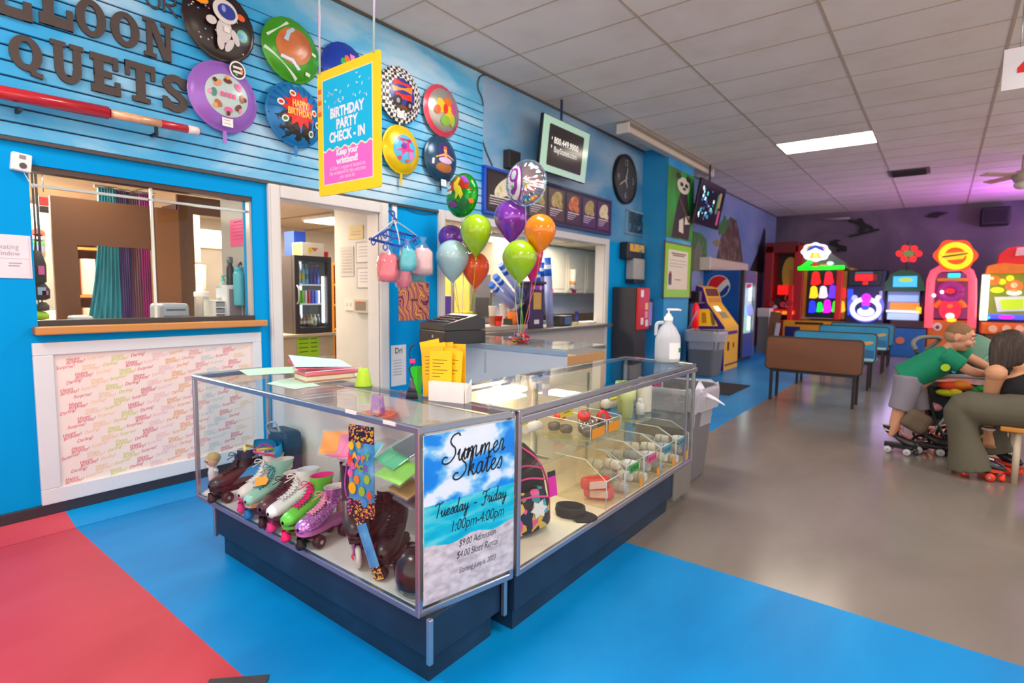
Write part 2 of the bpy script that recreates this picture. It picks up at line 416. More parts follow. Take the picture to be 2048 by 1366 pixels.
b = B(); b.box((-2.70, 1.20, .0), (-1.265, 1.52, .24), NAVY); b.box((-2.73, 1.178, .10), (-1.235, 1.54, .24), NAVY, bev=.003); b.obj('plinth', c1)
for x, y in ((-2.735, 1.176), (-1.236, 1.178), (-1.222, 1.545)):
    b = B(); b.box((x-.009, y-.009, .085), (x+.009, y+.009, .24), STEEL, bev=.003); b.obj('corner_strip', c1)
b = B(); slab(b, inset(P1, .006), HC+.0005, HC+.0065, CGL); b.obj('glass_top', c1)
b = B(); b.box((A1[0]+.02, 1.162, ZD), (A2[0]-.02, 1.167, HC-.02), CGL); b.obj('glass_front', c1)
b = B(); b.box((A1[0]+.008, 1.17, ZD), (A1[0]+.013, 1.54, HC-.02), CGL); b.obj('glass_end', c1)
b = B(); b.box((-2.70, 1.53, ZD), (-1.21, 1.545, HC-.03), WP); b.obj('rear_door', c1)
b = B(); b.box((-1.86, 1.22, .652), (-1.24, 1.52, .658), glass_mat('f6fbf9', 0, 1)); b.obj('glass_shelf', c1)
for px_, py_ in ((702, 824), (779, 846)):
    p = ony(px_, py_, 1.156); b = B(); b.box((p.x-.03, 1.153, p.z-.006), (p.x+.03, 1.157, p.z+.006), WHITE); b.obj('price_strip', c1)
# ---- beach poster on the case end
pm = frame((A2[0]+.012, A2[1]+.01, .285), (A3[0]-A2[0], A3[1]-A2[1], 0), (0, 0, 1)); PWd = .378; PHt = .555
po = thing('poster', 'beach poster reading Summer Skates taped to the end of the glass case', 'poster', pm.translation)
skyp = ramp_mat([(0, '0a5fd6'), (.40, '1489e6'), (.47, '6cc0f2'), (.53, 'd8eefa'), (1, 'f0f8fc')], 6.5, .35, detail=6, key='psky', stretch=(1, 1, 1.6))
seap = ramp_mat([(.3, '00a3cf'), (.5, '16bfd8'), (.7, '6ad6dd')], 9, .35, detail=6, stretch=(1, 1, 4), key='psea')
sandp = ramp_mat([(.3, 'a8a5ad'), (.5, 'c6c3c8'), (.7, 'dedcdf')], 26, .4, detail=8, stretch=(1, 1, 1.8), key='psand')
b = B(); b.box((0, 0, -.002), (PWd, PHt, .001), WHITE, M=pm)
def strip(z0, z1, m, w0=0, w1=0):
    n = 12; top = [(PWd*i/n, z1+w1*math.sin(i*1.1+1)) for i in range(n+1)]; bot = [(PWd*i/n, z0+w0*math.sin(i*1.1+1)) for i in range(n+1)]
    b.prism(bot+top[::-1], pm@Matrix.Translation((0, 0, .0012)), .0003, m)
strip(0.0, .185, sandp, 0, .008); strip(.185, .325, seap, .008, .0); strip(.325, PHt, skyp)
b.obj('sheet', po)
INK = mat('16181d', .5, var=0)
# script capitals and letters as pen strokes: each letter a list of strokes in a unit box (x to the right, y up, x-height 1)
GLY = {
 'S': (1.25, [[(1.35, 2.05), (1.15, 2.3), (.7, 2.2), (.45, 1.8), (.62, 1.42), (.95, 1.1), (1.0, .55), (.6, .05), (.1, -.05), (-.2, .2), (0, .5), (.3, .45)]]),
 'u': (.95, [[(.0, .5), (.2, .95), (.15, .35), (.3, .02), (.55, .3), (.72, .95), (.68, .3), (.8, .02), (1.0, .3)]]),
 'm': (1.35, [[(0, .3), (.15, .95), (.1, .02)], [(.1, .1), (.3, .8), (.5, .95), (.52, .5), (.48, .02)], [(.48, .1), (.68, .8), (.92, .95), (.92, .4), (.98, .05), (1.35, .35)]]),
 'e': (.72, [[(.0, .3), (.35, .55), (.5, .8), (.38, .98), (.15, .8), (.08, .4), (.25, .04), (.5, .08), (.75, .38)]]),
 'r': (.62, [[(0, .4), (.15, .95), (.25, 1.08), (.42, .88), (.36, .4), (.42, .05), (.65, .3)]]),
 'k': (.85, [[(.05, .2), (.35, 1.5), (.35, 2.2), (.2, 2.0), (.12, 1.0), (.08, .0)], [(.1, .5), (.5, .95), (.48, .62), (.2, .55), (.45, .3), (.6, .02), (.9, .3)]]),
 'a': (.9, [[(.62, .8), (.4, .98), (.12, .7), (.08, .25), (.25, .02), (.5, .3), (.64, .95), (.6, .3), (.7, .02), (.92, .3)]]),
 't': (.62, [[(0, .3), (.3, 1.2), (.36, 1.75), (.24, .6), (.26, .05), (.42, .02), (.65, .35)], [(.02, 1.15), (.62, 1.22)]]),
 's': (.6, [[(0, .3), (.38, 1.0), (.5, .5), (.35, .02), (.05, .12)]]),
 'T': (1.05, [[(0, 1.75), (.35, 2.05), (.9, 1.95), (1.35, 2.2)], [(.75, 2.0), (.6, 1.1), (.42, 0)]]),
 'd': (.92, [[(.6, .8), (.38, .98), (.1, .7), (.06, .25), (.22, .02), (.46, .3), (.7, 1.4), (.78, 2.2)], [(.78, 2.2), (.62, .9), (.6, .2), (.72, .02), (.95, .3)]]),
 'y': (.92, [[(0, .5), (.18, .95), (.14, .4), (.28, .05), (.5, .3), (.68, .95), (.55, 0), (.4, -.85), (.15, -.8), (.3, -.3), (.95, .35)]]),
 'F': (1.05, [[(0, 1.55), (.2, 1.95), (.7, 1.9), (1.3, 2.15)], [(.75, 1.95), (.62, 1.0), (.45, 0), (.1, -.1), (0, .2)], [(.35, 1.05), (1.0, 1.15)]]),
 'i': (.5, [[(0, .35), (.2, .95), (.16, .3), (.28, .02), (.5, .3)], [(.27, 1.35), (.3, 1.45)]]),
 '-': (1.0, [[(.15, .6), (.7, .62)]]), ' ': (.7, []),
}
def script(b, s, M, x, y, h, w, mt, kern=1.0, lean=.12):
    for c in s:
        adv, sts = GLY[c]
        for st in sts: b.stroke([(x+(px+py*lean)*h*kern, y+py*h) for px, py in st], M, w, mt, d=.0022)
        x += adv*h*kern
def swidth(s, h, kern): return sum(GLY[c][0] for c in s)*h*kern
b = B()
script(b, 'Summer', pm, .075, .452, .040, .0058, INK, 1.02); b.obj('lettering', po); b = B(); script(b, 'Skates', pm, .118, .392, .040, .0058, INK, 1.02); b.obj('lettering', po); b = B()
script(b, 'Tuesday - Friday', pm, .038, .278, .0228, .0040, INK, 1.0)
b.obj('lettering', po)
def ptxt(s, cx, cy, size):
    b = B(); b.text(s, pm@Matrix.Translation((cx, cy, 0)), size, INK, shear=.25, bold=-.0002, d=.002, sp=.95, sx=.72); b.obj('lettering', po)
ptxt('1:00pm-4:00pm', .215, .232, .054); ptxt('$9.00 Admission', .215, .166, .035); ptxt('$4.00 Skate Rental', .215, .128, .035); ptxt('Starting June 6, 2023', .215, .072, .028)
# ---- second case: long, lit, seen along its front
Q1, Q2, Q3, Q4 = (-1.70, 1.565), (-1.178, 1.565), (-1.185, 3.405), (-1.70, 3.46)
P2 = [Q1, Q2, Q3, Q4]; P2i = inset(P2, .011)
c2 = thing('display_case', 'long lit glass counter display case with sock bins and a backpack inside', 'display case', (-1.44, 2.5, 0))
b = B(); case_frame(b, P2i, .238, HC)
b.box((-1.175, 1.575, HC-.05), (-1.19, 3.4, HC-.024), ALU, bev=.003); bar(b, (-1.2, 3.30, .25), (-1.2, 3.30, HC-.02), .014, 0, ALU); b.obj('frame', c2)
CREAM = mat('f0e4cc', .5, var=.03)
b = B(); slab(b, inset(P2, .018), .246, ZD, CREAM); b.obj('deck', c2)
b = B(); b.box((-1.66, 1.60, 0), (-1.225, 3.09, .24), NAVY); b.box((-1.65, 1.58, .09), (-1.2, 3.16, .24), NAVY, bev=.003); b.obj('plinth', c2)
b = B(); b.box((-1.66, 3.13, 0), (-1.235, 3.36, .235), mat('6d6a66', .5)); b.box((-1.66, 3.12, .06), (-1.19, 3.40, .235), mat('77746f', .45), bev=.004); b.obj('end_plinth', c2)
b = B(); slab(b, inset(P2, .006), HC+.0005, HC+.0065, CGL); b.obj('glass_top', c2)
b = B(); b.box((-1.186, 1.59, ZD), (-1.191, 3.385, HC-.05), CGL); b.obj('glass_front', c2)
b = B(); b.box((-1.685, 3.40, ZD), (-1.2, 3.405, HC-.02), CGL); b.obj('glass_end', c2)
b = B(); b.box((-1.688, 1.58, ZD), (-1.676, 2.36, HC-.03), CREAM, bev=.002); b.box((-1.68, 2.33, ZD), (-1.667, 3.06, HC-.03), CREAM, bev=.002); b.obj('rear_door', c2); b = B(); b.box((-1.68, 3.06, ZD), (-1.667, 3.42, .46), WP, bev=.002); b.obj('rear_door', c2); b = B()
for y in (1.98, 2.36, 2.9): b = B(); b.box((-1.668, y-.008, ZD), (-1.66, y+.008, HC-.05), STEEL); b.obj('shelf_standard', c2)
b = B(); b.box((-1.66, 1.60, .57), (-1.28, 3.2, .576), glass_mat('f6fbf9', 0, 1))
b.obj('glass_shelf', c2)
for y in (1.98, 2.36, 2.9):
    b = B(); b.prism([(-1.662, .57), (-1.31, .57), (-1.33, .558), (-1.662, .535)], frame((0, y, 0), (1, 0, 0), (0, 0, 1)), .006, mat('d8cf9a', .4, .3)); b.obj('shelf_bracket', c2)
b = B(); b.prism([(x+.012*math.sin(5*y*9), y) for x, y in ellpts(-1.60, 2.0, .085, .17, 36, .25)], Matrix.Translation((0, 0, .822)), .012, mat('ffe9b8', .4, emit=11, var=0)); b.obj('lamp_panel', c2, label='glowing white lamp panel under the glass top')
YEL, PNK, ORG = mat('fde400', .5, var=.03), mat('f03aa0', .5, var=.03), mat('ff9d1c', .5, var=.03)
def card(px0, py0, px1, py1, X, m, par, name='price_card', txt=None):
    a, c = onx(px0, py0, X), onx(px1, py1, X); y0, y1 = a.y, c.y; z1 = max(a.z, c.z); z0 = min(a.z, c.z)
    b = B(); b.box((X, y0, z0), (X+.0015, y1, z1), m); b.box((X+.0015, y0+(y1-y0)*.2, z0+(z1-z0)*.45), (X+.002, y1-(y1-y0)*.25, z0+(z1-z0)*.55), mat('7c4a1a', .6)); return b.obj(name, par)
for r in ((1042, 852, 1056, 836, YEL), (1057, 838, 1080, 828, YEL), (1121, 836, 1146, 812, YEL), (1147, 812, 1168, 803, YEL), (1204, 799, 1222, 789, PNK), (1308, 774, 1323, 763, PNK)):
    card(*r[:4], -1.24, r[4], c2)
# ---- third counter behind (white back, wooden end)
c3 = thing('display_counter', 'white backed service counter with a glass top and wooden end', 'counter', (-3.0, 3.85, 0))
yb = 3.48; xe = -2.19
b = B(); b.box((-3.72, yb, .0), (xe, yb+.018, HC-.046), mat('d3d8dc', .5, var=.03)); b.obj('rear_panel', c3)
b = B(); b.box((xe-.02, yb+.0185, 0), (xe, 4.08, HC-.05), mat('c8955f', .5)); b.obj('end_panel', c3)
b = B(); b.box((-3.72, yb-.006, HC-.045), (xe+.002, yb+.02, HC-.004), mat('a8c0d6', .3, .5), bev=.003); b.box((-3.72, 4.08, HC-.03), (xe, 4.1, HC), STEEL); b.box((-3.72, yb+.02, .1), (xe-.02, 4.09, .12), WP); b.box((-2.99,yb-.008,.62),(-2.975,yb-.001,.80),mat('b9bec2',.4)); b.obj('frame', c3)
b = B(); b.box((-3.72, yb, HC-.003), (xe+.002, 4.1, HC+.006), glass_mat('dfe9e4', 0, 1.2, base=.12)); b.obj('glass_top', c3)
b = B(); b.box((-3.70, yb+.02, HC-.12), (xe-.03, 4.07, HC-.10), mat('cbb48c', .5)); b.obj('shelf', c3)

# ================================================================ ROLLER SKATES
def boot_rings(k=1.0, h=1.0):
    R = [(.147, .096, 0, .008, .008), (.138, .098, 0, .030, .024), (.115, .102, 4, .042, .031), (.08, .108, 10, .047, .037), (.045, .116, 20, .045, .045),
         (.01, .127, 33, .041, .058), (-.025, .140, 50, .038, .068), (-.05, .165, 70, .036, .062), (-.06, .20, 84, .036, .056), (-.066, .24, 90, .039, .058), (-.07, .275, 92, .043, .062)]
    out = []
    for x, z, a, ry, rh in R:
        if z > .15: z = .15+(z-.15)*h
        a = R_(a); out.append([V((x-math.sin(a)*rh*math.sin(t), ry*math.cos(t), z+math.cos(a)*rh*math.sin(t))) for t in (2*PI*i/18 for i in range(18))])
    return out
def make_skate(label, boot, sole, wheel, lace, stop=None, plate='3a3a3e', tongue=None, h=1.0, heel=None, loc=(0, 0, 0), rot=0, tilt=0, group='roller skates in the glass case', glitter=False, tagc=None, rest=0):
    t = thing('roller_skate', label, 'roller skate', V(loc), (0, tilt, rot), group)
    bm_ = ramp_mat([(.1, 'b06ad0'), (.4, 'e7a0d8'), (.6, 'c77ce0'), (.9, 'f6d6f2')], 260, .2, kind='voronoi', metal=.5, key='glitter') if glitter else mat(boot, .38, var=.05, sc=20, coat=.2)
    b = B(); rs = boot_rings(h=h); b.rings(rs, bm_, cap=False)
    top = rs[-1]; c = sum(top, V())/len(top)
    inner = [[c+(p-c)*.86+V((0, 0, dz)) for p in top] for dz in (.0, -.05)]
    b.rings([top, inner[0], inner[1]], mat(tongue or 'd8d4d0', .7), cap=False); b.quad(list(reversed(inner[1])), mat('3a3436', .8))
    b.obj('boot', t, True)
    foot = [(.142, 0)]+[(x, y) for x, y in ((.135, .025), (.11, .043), (.07, .049), (.02, .044), (-.04, .036), (-.085, .034), (-.104, .02), (-.108, 0))]
    fp = foot+[(x, -y) for x, y in foot[-2:0:-1]]
    b = B(); b.prism(fp[::-1], Matrix.Translation((0, 0, .066)), .016, mat(sole, .45)); b.prism([(x*1.01, y*1.03) for x, y in fp[::-1]], Matrix.Translation((0, 0, .081)), .006, mat(heel or sole, .5)); b.box((-.105, -.033, .052), (-.03, .033, .068), mat(sole, .5), bev=.005); b.obj('sole', t, True)
    b = B(); b.box((-.095, -.022, .046), (.115, .022, .056), mat(plate, .4, .4), bev=.003)
    for x in (-.07, .075):
        b.cyl((x, -.03, .03), (x, .03, .03), .008, STEEL, n=8); b.cyl((x, 0, .03), (x-.012, 0, .05), .013, mat(plate, .4, .4), n=8)
    b.obj('plate', t, True)
    for x in (-.07, .075):
        for y in (-.047, .047):
            b = B(); M = frame((x, y, .03), (0, 0, 1), (1, 0, 0)) if False else Matrix.Translation((x, y, .03))@Euler((PI/2, 0, 0)).to_matrix().to_4x4()
            b.lathe([(.006, -.016), (.022, -.017), (.029, -.011), (.029, .011), (.022, .017), (.006, .016)], mat(wheel, .35), 16, M); b.cyl((x, y-.017, .03), (x, y+.017, .03), .009, STEEL, n=8); b.obj('wheel', t, True)
    b = B(); b.lathe([(.0, 0), (.021, .002), (.024, .016), (.014, .03), (.009, .05)], mat(stop or wheel, .45), 14, Matrix.Translation((.128, 0, .012))@Euler((0, R_(18), 0)).to_matrix().to_4x4()); b.obj('toe_stop', t, True)
    pts = [(.082, .147), (.066, .152), (.050, .158), (.036, .166), (.024, .176), (.014, .188), (.006, .205), (-.002, .224), (-.006, .245)]
    lm = mat(lace, .7, var=0); b = B()
    pts = [(x, z if z < .15 else .15+(z-.15)*h) for x, z in pts]
    tg = mat(tongue or lace, .6)
    b.add([V((x-.001, s*.014, z+.0005)) for x, z in pts for s in (-1, 1)], [(2*i, 2*i+1, 2*i+3, 2*i+2) for i in range(len(pts)-1)], tg)
    for i in range(len(pts)-1):
        (x0, z0), (x1, z1) = pts[i], pts[i+1]
        for s in (-1, 1): b.tube([(x0, s*.022, z0-.002), ((x0+x1)/2, 0, (z0+z1)/2+.005), (x1, -s*.022, z1-.002)], .0026, lm, n=5)
        for s in (-1, 1): b.ell((x0, s*.024, z0-.003), .0032, INK if lace.lower() != 'f2f0ec' else STEEL, 6)
    x, z = pts[-1]
    for s in (-1, 1): b.tube(crom([(x, 0, z+.004), (x+.02, s*.025, z+.014), (x+.03, s*.03, z-.004), (x+.005, s*.006, z+.003), (x+.03, s*.05, z-.03)], 4), .0024, lm, n=5)
    b.obj('laces', t, True)
    if tagc:
        b = B(); M = frame((.06, .005, .175), (-.5, .8, .2), (-.55, -.15, .75)); b.prism([(-.03, -.022), (.024, -.022), (.035, 0), (.024, .022), (-.03, .022)], M, .0012, mat(tagc, .6)); b.tube([(.03, .02, .19), (.0, .01, .21), (-.01, 0, .23)], .001, WHITE, n=4); b.obj('price_tag', t, True)
    return t
def sk(toe, hpx, **k):
    a = onz(*toe, ZD); c = onz(*hpx, ZD); d = (a-c).normalized(); rot = math.atan2(d.y, d.x)-R_(20)
    p = a-V((math.cos(rot), math.sin(rot), 0))*.10; p.z = ZD+.001
    p.x = min(max(p.x, -2.8), -1.33); p.y = min(max(p.y, 1.27), 1.44)
    k.setdefault('h', .82); t = make_skate(loc=p, rot=rot, **k); t.scale = (.92,)*3; return t
sk((432, 1006), (500, 975), label='glossy dark maroon skate at the left end of the case beside the figurine', boot='3c1f26', sole='2a1a1e', wheel='3a2226', lace='4a2a30')
sk((492, 1024), (548, 985), label='white skate with white laces and hot pink wheels', boot='ece7e2', sole='e63a8c', wheel='f03a94', lace='f2f0ec', heel='f04a9c')
sk((506, 1038), (567, 998), label='mint green skate with teal laces and an orange price tag', boot='8fd0c0', sole='c9a27c', wheel='1478b8', lace='1a9aa0', stop='0f72b4', heel='e0a070', tagc='ffad3a')
sk((534, 1054), (584, 1012), label='dark maroon low skate between the mint skate and the white one', boot='4a222c', sole='2e1a20', wheel='3c2228', lace='3a2026', h=.5)
sk((552, 1064), (617, 1021), label='white skate with black eyelets and a clear tongue', boot='e9eef2', sole='3a3236', wheel='d83a86', lace='f2f0ec', tongue='c8ced8')
sk((572, 1086), (636, 1038), label='bright green and lime skate with pink laces', boot='5fd23e', sole='56c03a', wheel='a6da7c', lace='ee1f7a', stop='f0236e', tongue='d8257c', heel='3a3a3c')
sk((606, 1100), (658, 1054), label='sparkly pink and purple skate with black wheels', boot='d890d8', sole='c070b8', wheel='1c1a1e', lace='f4a8c8', glitter=True, h=.6)
sk((770, 1152), (772, 1110), label='tall black skate with black wheels behind the party bag', boot='241c20', sole='1c1618', wheel='241e20', lace='1c1618', h=1.15)
sk((722, 1118), (752, 1082), label='black skate with a red toe stop half hidden behind the party bag', boot='2a1e24', sole='221a1e', wheel='e03a58', lace='2a2024', stop='f04058', h=.8)
# inline skate
p = onz(700, 1150, ZD); p.z = ZD+.001
t = thing('inline_skate', 'black inline skate with purple laces and white wheels', 'inline skate', (-1.765, 1.275, p.z), (0, 0, R_(-30))); t.scale = (1.05, 1.05, 1.08)
b = B(); b.rings([[q+V((0, 0, .03)) for q in r] for r in boot_rings(h=1.1)], mat('1f1b20', .4, coat=.3), cap=False); b.rings([[q*1.04+V((-.002, 0, .03)) for q in r] for r in boot_rings(h=1.1)[7:10]], mat('2e2a30', .5), cap=False)
c = V((-.07, 0, .31)); b.ell((-.066, 0, .30), (.055, .038, .02), mat('c9c4d0', .8)); b.obj('boot', t, True)
b = B(); b.box((-.10, -.014, .045), (.13, -.010, .098), mat('8a3a9c', .35, .5), bev=.004); b.box((-.10, .010, .045), (.13, .014, .098), mat('8a3a9c', .35, .5), bev=.004); b.box((-.1, -.03, .09), (.135, .03, .103), mat('2a2228', .4), bev=.004); b.obj('frame_rail', t, True)
for x in (-.10, -.025, .05, .125):
    b = B(); b.lathe([(.01, -.009), (.03, -.011), (.039, -.004), (.039, .004), (.03, .011), (.01, .009)], mat('d9dcd8', .3), 18, Matrix.Translation((x, 0, .04))@Euler((PI/2, 0, 0)).to_matrix().to_4x4()); b.obj('wheel', t, True)
b = B(); PUR = mat('c04fd0', .6)
pts = [(.085, .182), (.066, .188), (.048, .196), (.032, .206), (.02, .220)]
for i in range(4):
    for s in (-1, 1): b.tube([(pts[i][0], s*.026, pts[i][1]-.004), ((pts[i][0]+pts[i+1][0])/2, 0, pts[i][1]+.008), (pts[i+1][0], -s*.026, pts[i+1][1]-.004)], .0034, PUR, n=5)
for s in (-1, 1): b.tube(crom([(.02, s*.026, .22), (.008, s*.03, .27), (-.004, s*.02, .335)], 4), .0036, PUR, n=5)
b.tube([(-.004, -.02, .335), (-.01, 0, .338), (-.004, .02, .335)], .0036, PUR, n=5)
b.obj('laces', t, True)

# ================================================================ OTHER GOODS IN THE SKATE CASE
p = onz(412, 998, ZD)
t = thing('figurine', 'small white bobblehead figurine with blond hair', 'figurine', (-2.835, 1.215, ZD+.001)); t.scale = (1.1,)*3
b = B(); b.lathe([(0, 0), (.042, 0), (.042, .008), (.036, .014), (0, .014)], mat('ece6dc', .4), 20); b.obj('stand', t, True)
b = B(); W_ = mat('e8e8ee', .5)
b.lathe([(.012, .014), (.014, .05), (.019, .07), (.022, .10), (.016, .125), (.006, .135)], W_, 14); 
for s in (-1, 1): b.tube([(s*.014, 0, .12), (s*.035, -.004, .118), (s*.055, -.006, .122)], [.008, .007, .006], W_, 8); b.tube([(s*.009, 0, .014), (s*.01, 0, .07)], .009, W_, 8)
b.obj('body', t, True)
b = B(); b.ell((0, 0, .157), (.029, .029, .03), mat('e3b48c', .5)); b.ell((0, .004, .166), (.031, .031, .026), mat('c9ab62', .6))
for s in (-1, 1): b.ell((s*.01, -.028, .154), (.004, .003, .005), INK, 8)
b.obj('head', t, True)
# navy shoe box with strap, dark helmet
p = ony(570, 900, 1.46)
t = thing('skate_bag', 'navy blue bag standing behind the mint skate', 'bag', (p.x, 1.46, ZD))
b = B(); b.box((-.09, -.05, 0), (.09, .05, .33), mat('1b3d5c', .5), bev=.03, seg=3); b.obj('body', t, True)
b = B(); b.tube(crom([(-.05, -.05, .30), (-.06, -.06, .345), (0, -.055, .37), (.05, -.05, .33)], 5), .006, mat('8fa6b8', .5)); b.obj('strap', t, True)
p = onz(838, 1190, ZD)
t = thing('helmet', 'black skate helmet at the right end of the skate case', 'helmet', (-1.36, 1.24, ZD+.035))
b = B(); b.lathe([(.075, 0), (.08, .03), (.072, .08), (.045, .115), (0, .125)], mat('16181a', .25, coat=.5), 24); b.lathe([(.075, 0), (.068, .002), (.06, .05)], mat('303030', .8), 24); b.obj('shell', t, True)
b = B(); b.tube(crom([(.07, .0, .01), (.05, -.05, -.028), (-.05, -.05, -.028), (-.07, 0, .01)], 5), .005, mat('9aa0a6', .4)); b.obj('chin_strap', t, True)
# colourful wheel guards (blue, yellow) hung behind the white skate
def guard(px, py, c1_, c2_, lab, rz):
    p = ony(px, py, 1.40); t = thing('toe_guard', lab, 'toe guard', (p.x, 1.36, ZD+.235), (0, 0, rz))
    b = B(); n = 14
    b.rings([[V((.07*math.cos(a)*q, .035*math.sin(a)*q-.0, dz)) for a in (PI*i/n for i in range(n+1))] for q, dz in ((1, 0), (1.05, .02), (.95, .045), (.8, .05))], mat(c1_, .5), cap=False, close=False); b.obj('cup', t, True)
    b = B(); b.tube(crom([(-.07, 0, .01), (-.075, -.05, .03), (-.03, -.09, .02)], 5), .009, mat(c2_, .5), flat=.4); b.tube(crom([(.07, 0, .01), (.08, -.05, .03), (.04, -.09, .03)], 5), .009, mat(c2_, .5), flat=.4); b.obj('strap', t, True)
guard(545, 903, '1d8fd0', 'f0d62a', 'blue toe guard with yellow straps behind the white laced skate', .3)
guard(565, 915, '16a0e0', 'e8487a', 'sky blue toe guard with pink strap above the mint skate', -.5)
# little cartoon-free skate keyring ornament
p = ony(688, 940, 1.40)
t = thing('skate_ornament', 'small pink and mint toy skate behind the sparkly skate', 'ornament', (p.x, 1.42, ZD))
b = B(); b.box((-.045, -.02, .18), (.045, .02, .196), mat('d83a7a', .4), bev=.006); b.box((-.045, -.02, .196), (.0, .02, .25), mat('8fd8c4', .4), bev=.012); b.box((-.045, -.02, .196), (.045, .02, .222), mat('8fd8c4', .4), bev=.01); b.obj('boot', t, True)
for x in (-.03, .03):
    b = B(); b.cyl((x, -.024, .165), (x, .024, .165), .017, mat('e8486a', .4)); b.obj('wheel', t, True)
b = B(); b.box((-.05, -.03, 0), (.05, .03, .148), mat('e89ab8', .4), bev=.004); b.obj('box', t, True)
# wrapped bandanas fanned on the glass shelf
SHZ = .659
BAG = glass_mat('ffffff', .08, 1.6, base=.06)
def packet(lab, c, w, d, rz, tilt, col, h=.008, roll=0, name='bandana', cat='bandana', grp='wrapped bandanas'):
    t = thing(name, lab, cat, c, (tilt, roll, rz), grp)
    b = B(); b.box((-w/2+.006, -d/2+.006, .001), (w/2-.006, d/2-.006, h), mat(col, .6), bev=.003, seg=1); b.box((-w/2+.012, -d/2+.012, h), (w/2*.1, d/2-.012, h+.002), mat(col, .65), bev=.001, seg=1); b.obj('cloth', t, True)
    b = B(); b.box((-w/2, -d/2, 0), (w/2, d/2, h+.003), BAG, bev=.002, seg=1); b.obj('wrapper', t, True)
    return t
fx = ony(668, 872, 1.19).x
for i, (c, n, dx, rz) in enumerate((('f59a2a', 'orange', -.05, .75), ('ee6aa8', 'bright pink', -.02, .55), ('f3a0cf', 'pale pink', .0, .42), ('b6a6e8', 'lilac', .025, .3), ('62c8dc', 'turquoise', .055, .12))):
    packet(f'wrapped {n} bandana in the fan at the shelf\'s left end', (fx+dx+.02, 1.225+.012*i, SHZ+.05-.008*i), .13, .12, rz, R_(38), c)
gx = ony(770, 885, 1.19).x
packet('wrapped emerald green bandana on the glass shelf', (gx-.02, 1.26, SHZ+.05), .16, .13, -.2, R_(25), '28b87a')
packet('wrapped lime bandana at the front of the glass shelf', (gx+.05, 1.21, SHZ+.02), .16, .12, -.1, R_(22), '86d62a')
packet('wrapped black bandana on the pile of green ones', (gx+.02, 1.31, SHZ+.085), .16, .13, -.25, R_(20), '2c2c34')
packet('wrapped gold bandana under the lime one', (gx+.085, 1.215, SHZ-.03), .14, .10, -.15, R_(20), 'b8893a')
packet('wrapped dark grey bandana under the gold one', (gx+.11, 1.225, SHZ-.058), .13, .10, -.2, R_(20), '4c4a52')
# paper cup and paper plates on the glass shelf (seen through the top)
p = ony(759, 828, 1.47)
b = B(); b.box((p.x-.1, 1.40, SHZ), (p.x+.1, 1.52, .752), glass_mat('ffffff', 0, .8)); b.obj('riser', c1)
t = thing('paper_plates', 'stack of orange and purple party plates under a paper cup', 'paper plates', (p.x, 1.46, .753))
b = B(); b.lathe([(0, 0), (.055, 0), (.075, .014), (.078, .018), (.073, .018), (.052, .006), (0, .006)], mat('f2662a', .5), 24); b.obj('plate', t, True)
b = B(); b.lathe([(0, .008), (.055, .008), (.078, .024), (.073, .024), (.052, .012), (0, .012)], ramp_mat([(.3, 'f2662a'), (.5, 'fa8a3a'), (.7, 'e04a70')], 40, .5, key='plate2'), 24); b.obj('plate', t, True)
t = thing('paper_cup', 'orange and purple paper party cup upside down in the skate case', 'paper cup', (p.x, 1.46, .779)); t.scale = (.85, .85, .8)
b = B(); b.lathe([(.037, 0), (.039, .004), (.036, .008), (.028, .092), (.0, .09)], ramp_mat([(.3, 'f2662a'), (.45, '7a4ab8'), (.55, '8a5ac8'), (.7, 'f08a3a')], 26, .5, key='cup', detail=1), 20); b.obj('cup', t, True)
# cellophane party bags
def party_bag(lab, c, w, h, rz, tilt, txt=None):
    t = thing('party_bag', lab, 'party bag', c, (tilt, 0, rz), 'cellophane party bags')
    b = B(); nx, nz = 8, 16; cell = ramp_mat([(.35, '1f8ad6'), (.55, '3aa6e6'), (.7, '8cd0f2')], 14, .15, key='bag')
    navy = ramp_mat([(.2, 'e8b83a'), (.3, '20243e'), (.85, '20243e'), (.9, 'd04a8a')], 160, .2, kind='voronoi', key='conf')
    for s in (1, -1):
        vs = [V((w*(i/nx-.5), -s*(.010*math.sin(PI*i/nx)*math.sin(PI*min(1, j/nz*1.1+.05))+.001), h*j/nz)) for j in range(nz+1) for i in range(nx+1)]
        for j in range(nz):
            fs = []
            for i in range(nx):
                a = j*(nx+1)+i; f = (a, a+1, a+nx+2, a+nx+1); fs.append(f if s > 0 else f[::-1])
            b.add(vs, fs, navy if (j < 3 or j > 12) else cell, True)
    b.obj('bag', t, True)
    if txt:
        b = B(); M = frame((0, -.0135, 0), (1, 0, 0), (0, 0, 1)); cols = ['e8304a', 'ffd21a', 'f06ab8', 'f08a2a', '7ac83a', '8a5ad0']
        for r, (s, yy) in enumerate((('HAPPY', .66*h), ('BACK', .56*h))):
            for i, ch in enumerate(s): b.text(ch, M@Matrix.Translation(((i-len(s)/2+.5)*.019, yy+.006*math.sin(i*2), 0)), .030, mat(cols[(i+r*2) % 6], .4, var=0), bold=.002, d=.0012)
        for x, y, c_, r in ((-.03, .78, 'ffd21a', .012), (.0, .80, 'ffb81a', .010), (-.035, .48, 'f06ab8', .012), (-.01, .42, 'f08a2a', .013), (.03, .44, 'a4d02a', .013), (-.028, .32, 'ffc21a', .017), (.01, .30, '9ac83a', .014), (.04, .27, 'f05a3a', .012), (.02, .18, '2f9ae6', .013), (-.035, .6, 'f05a4a', .013)):
            b.prism(ellpts(x*w/.10, y*h, r, r*1.3, 14), M, .0008, mat(c_, .35, var=0))
        b.obj('print', t, True)
    return t
bp_ = ony(722, 1035, 1.185)
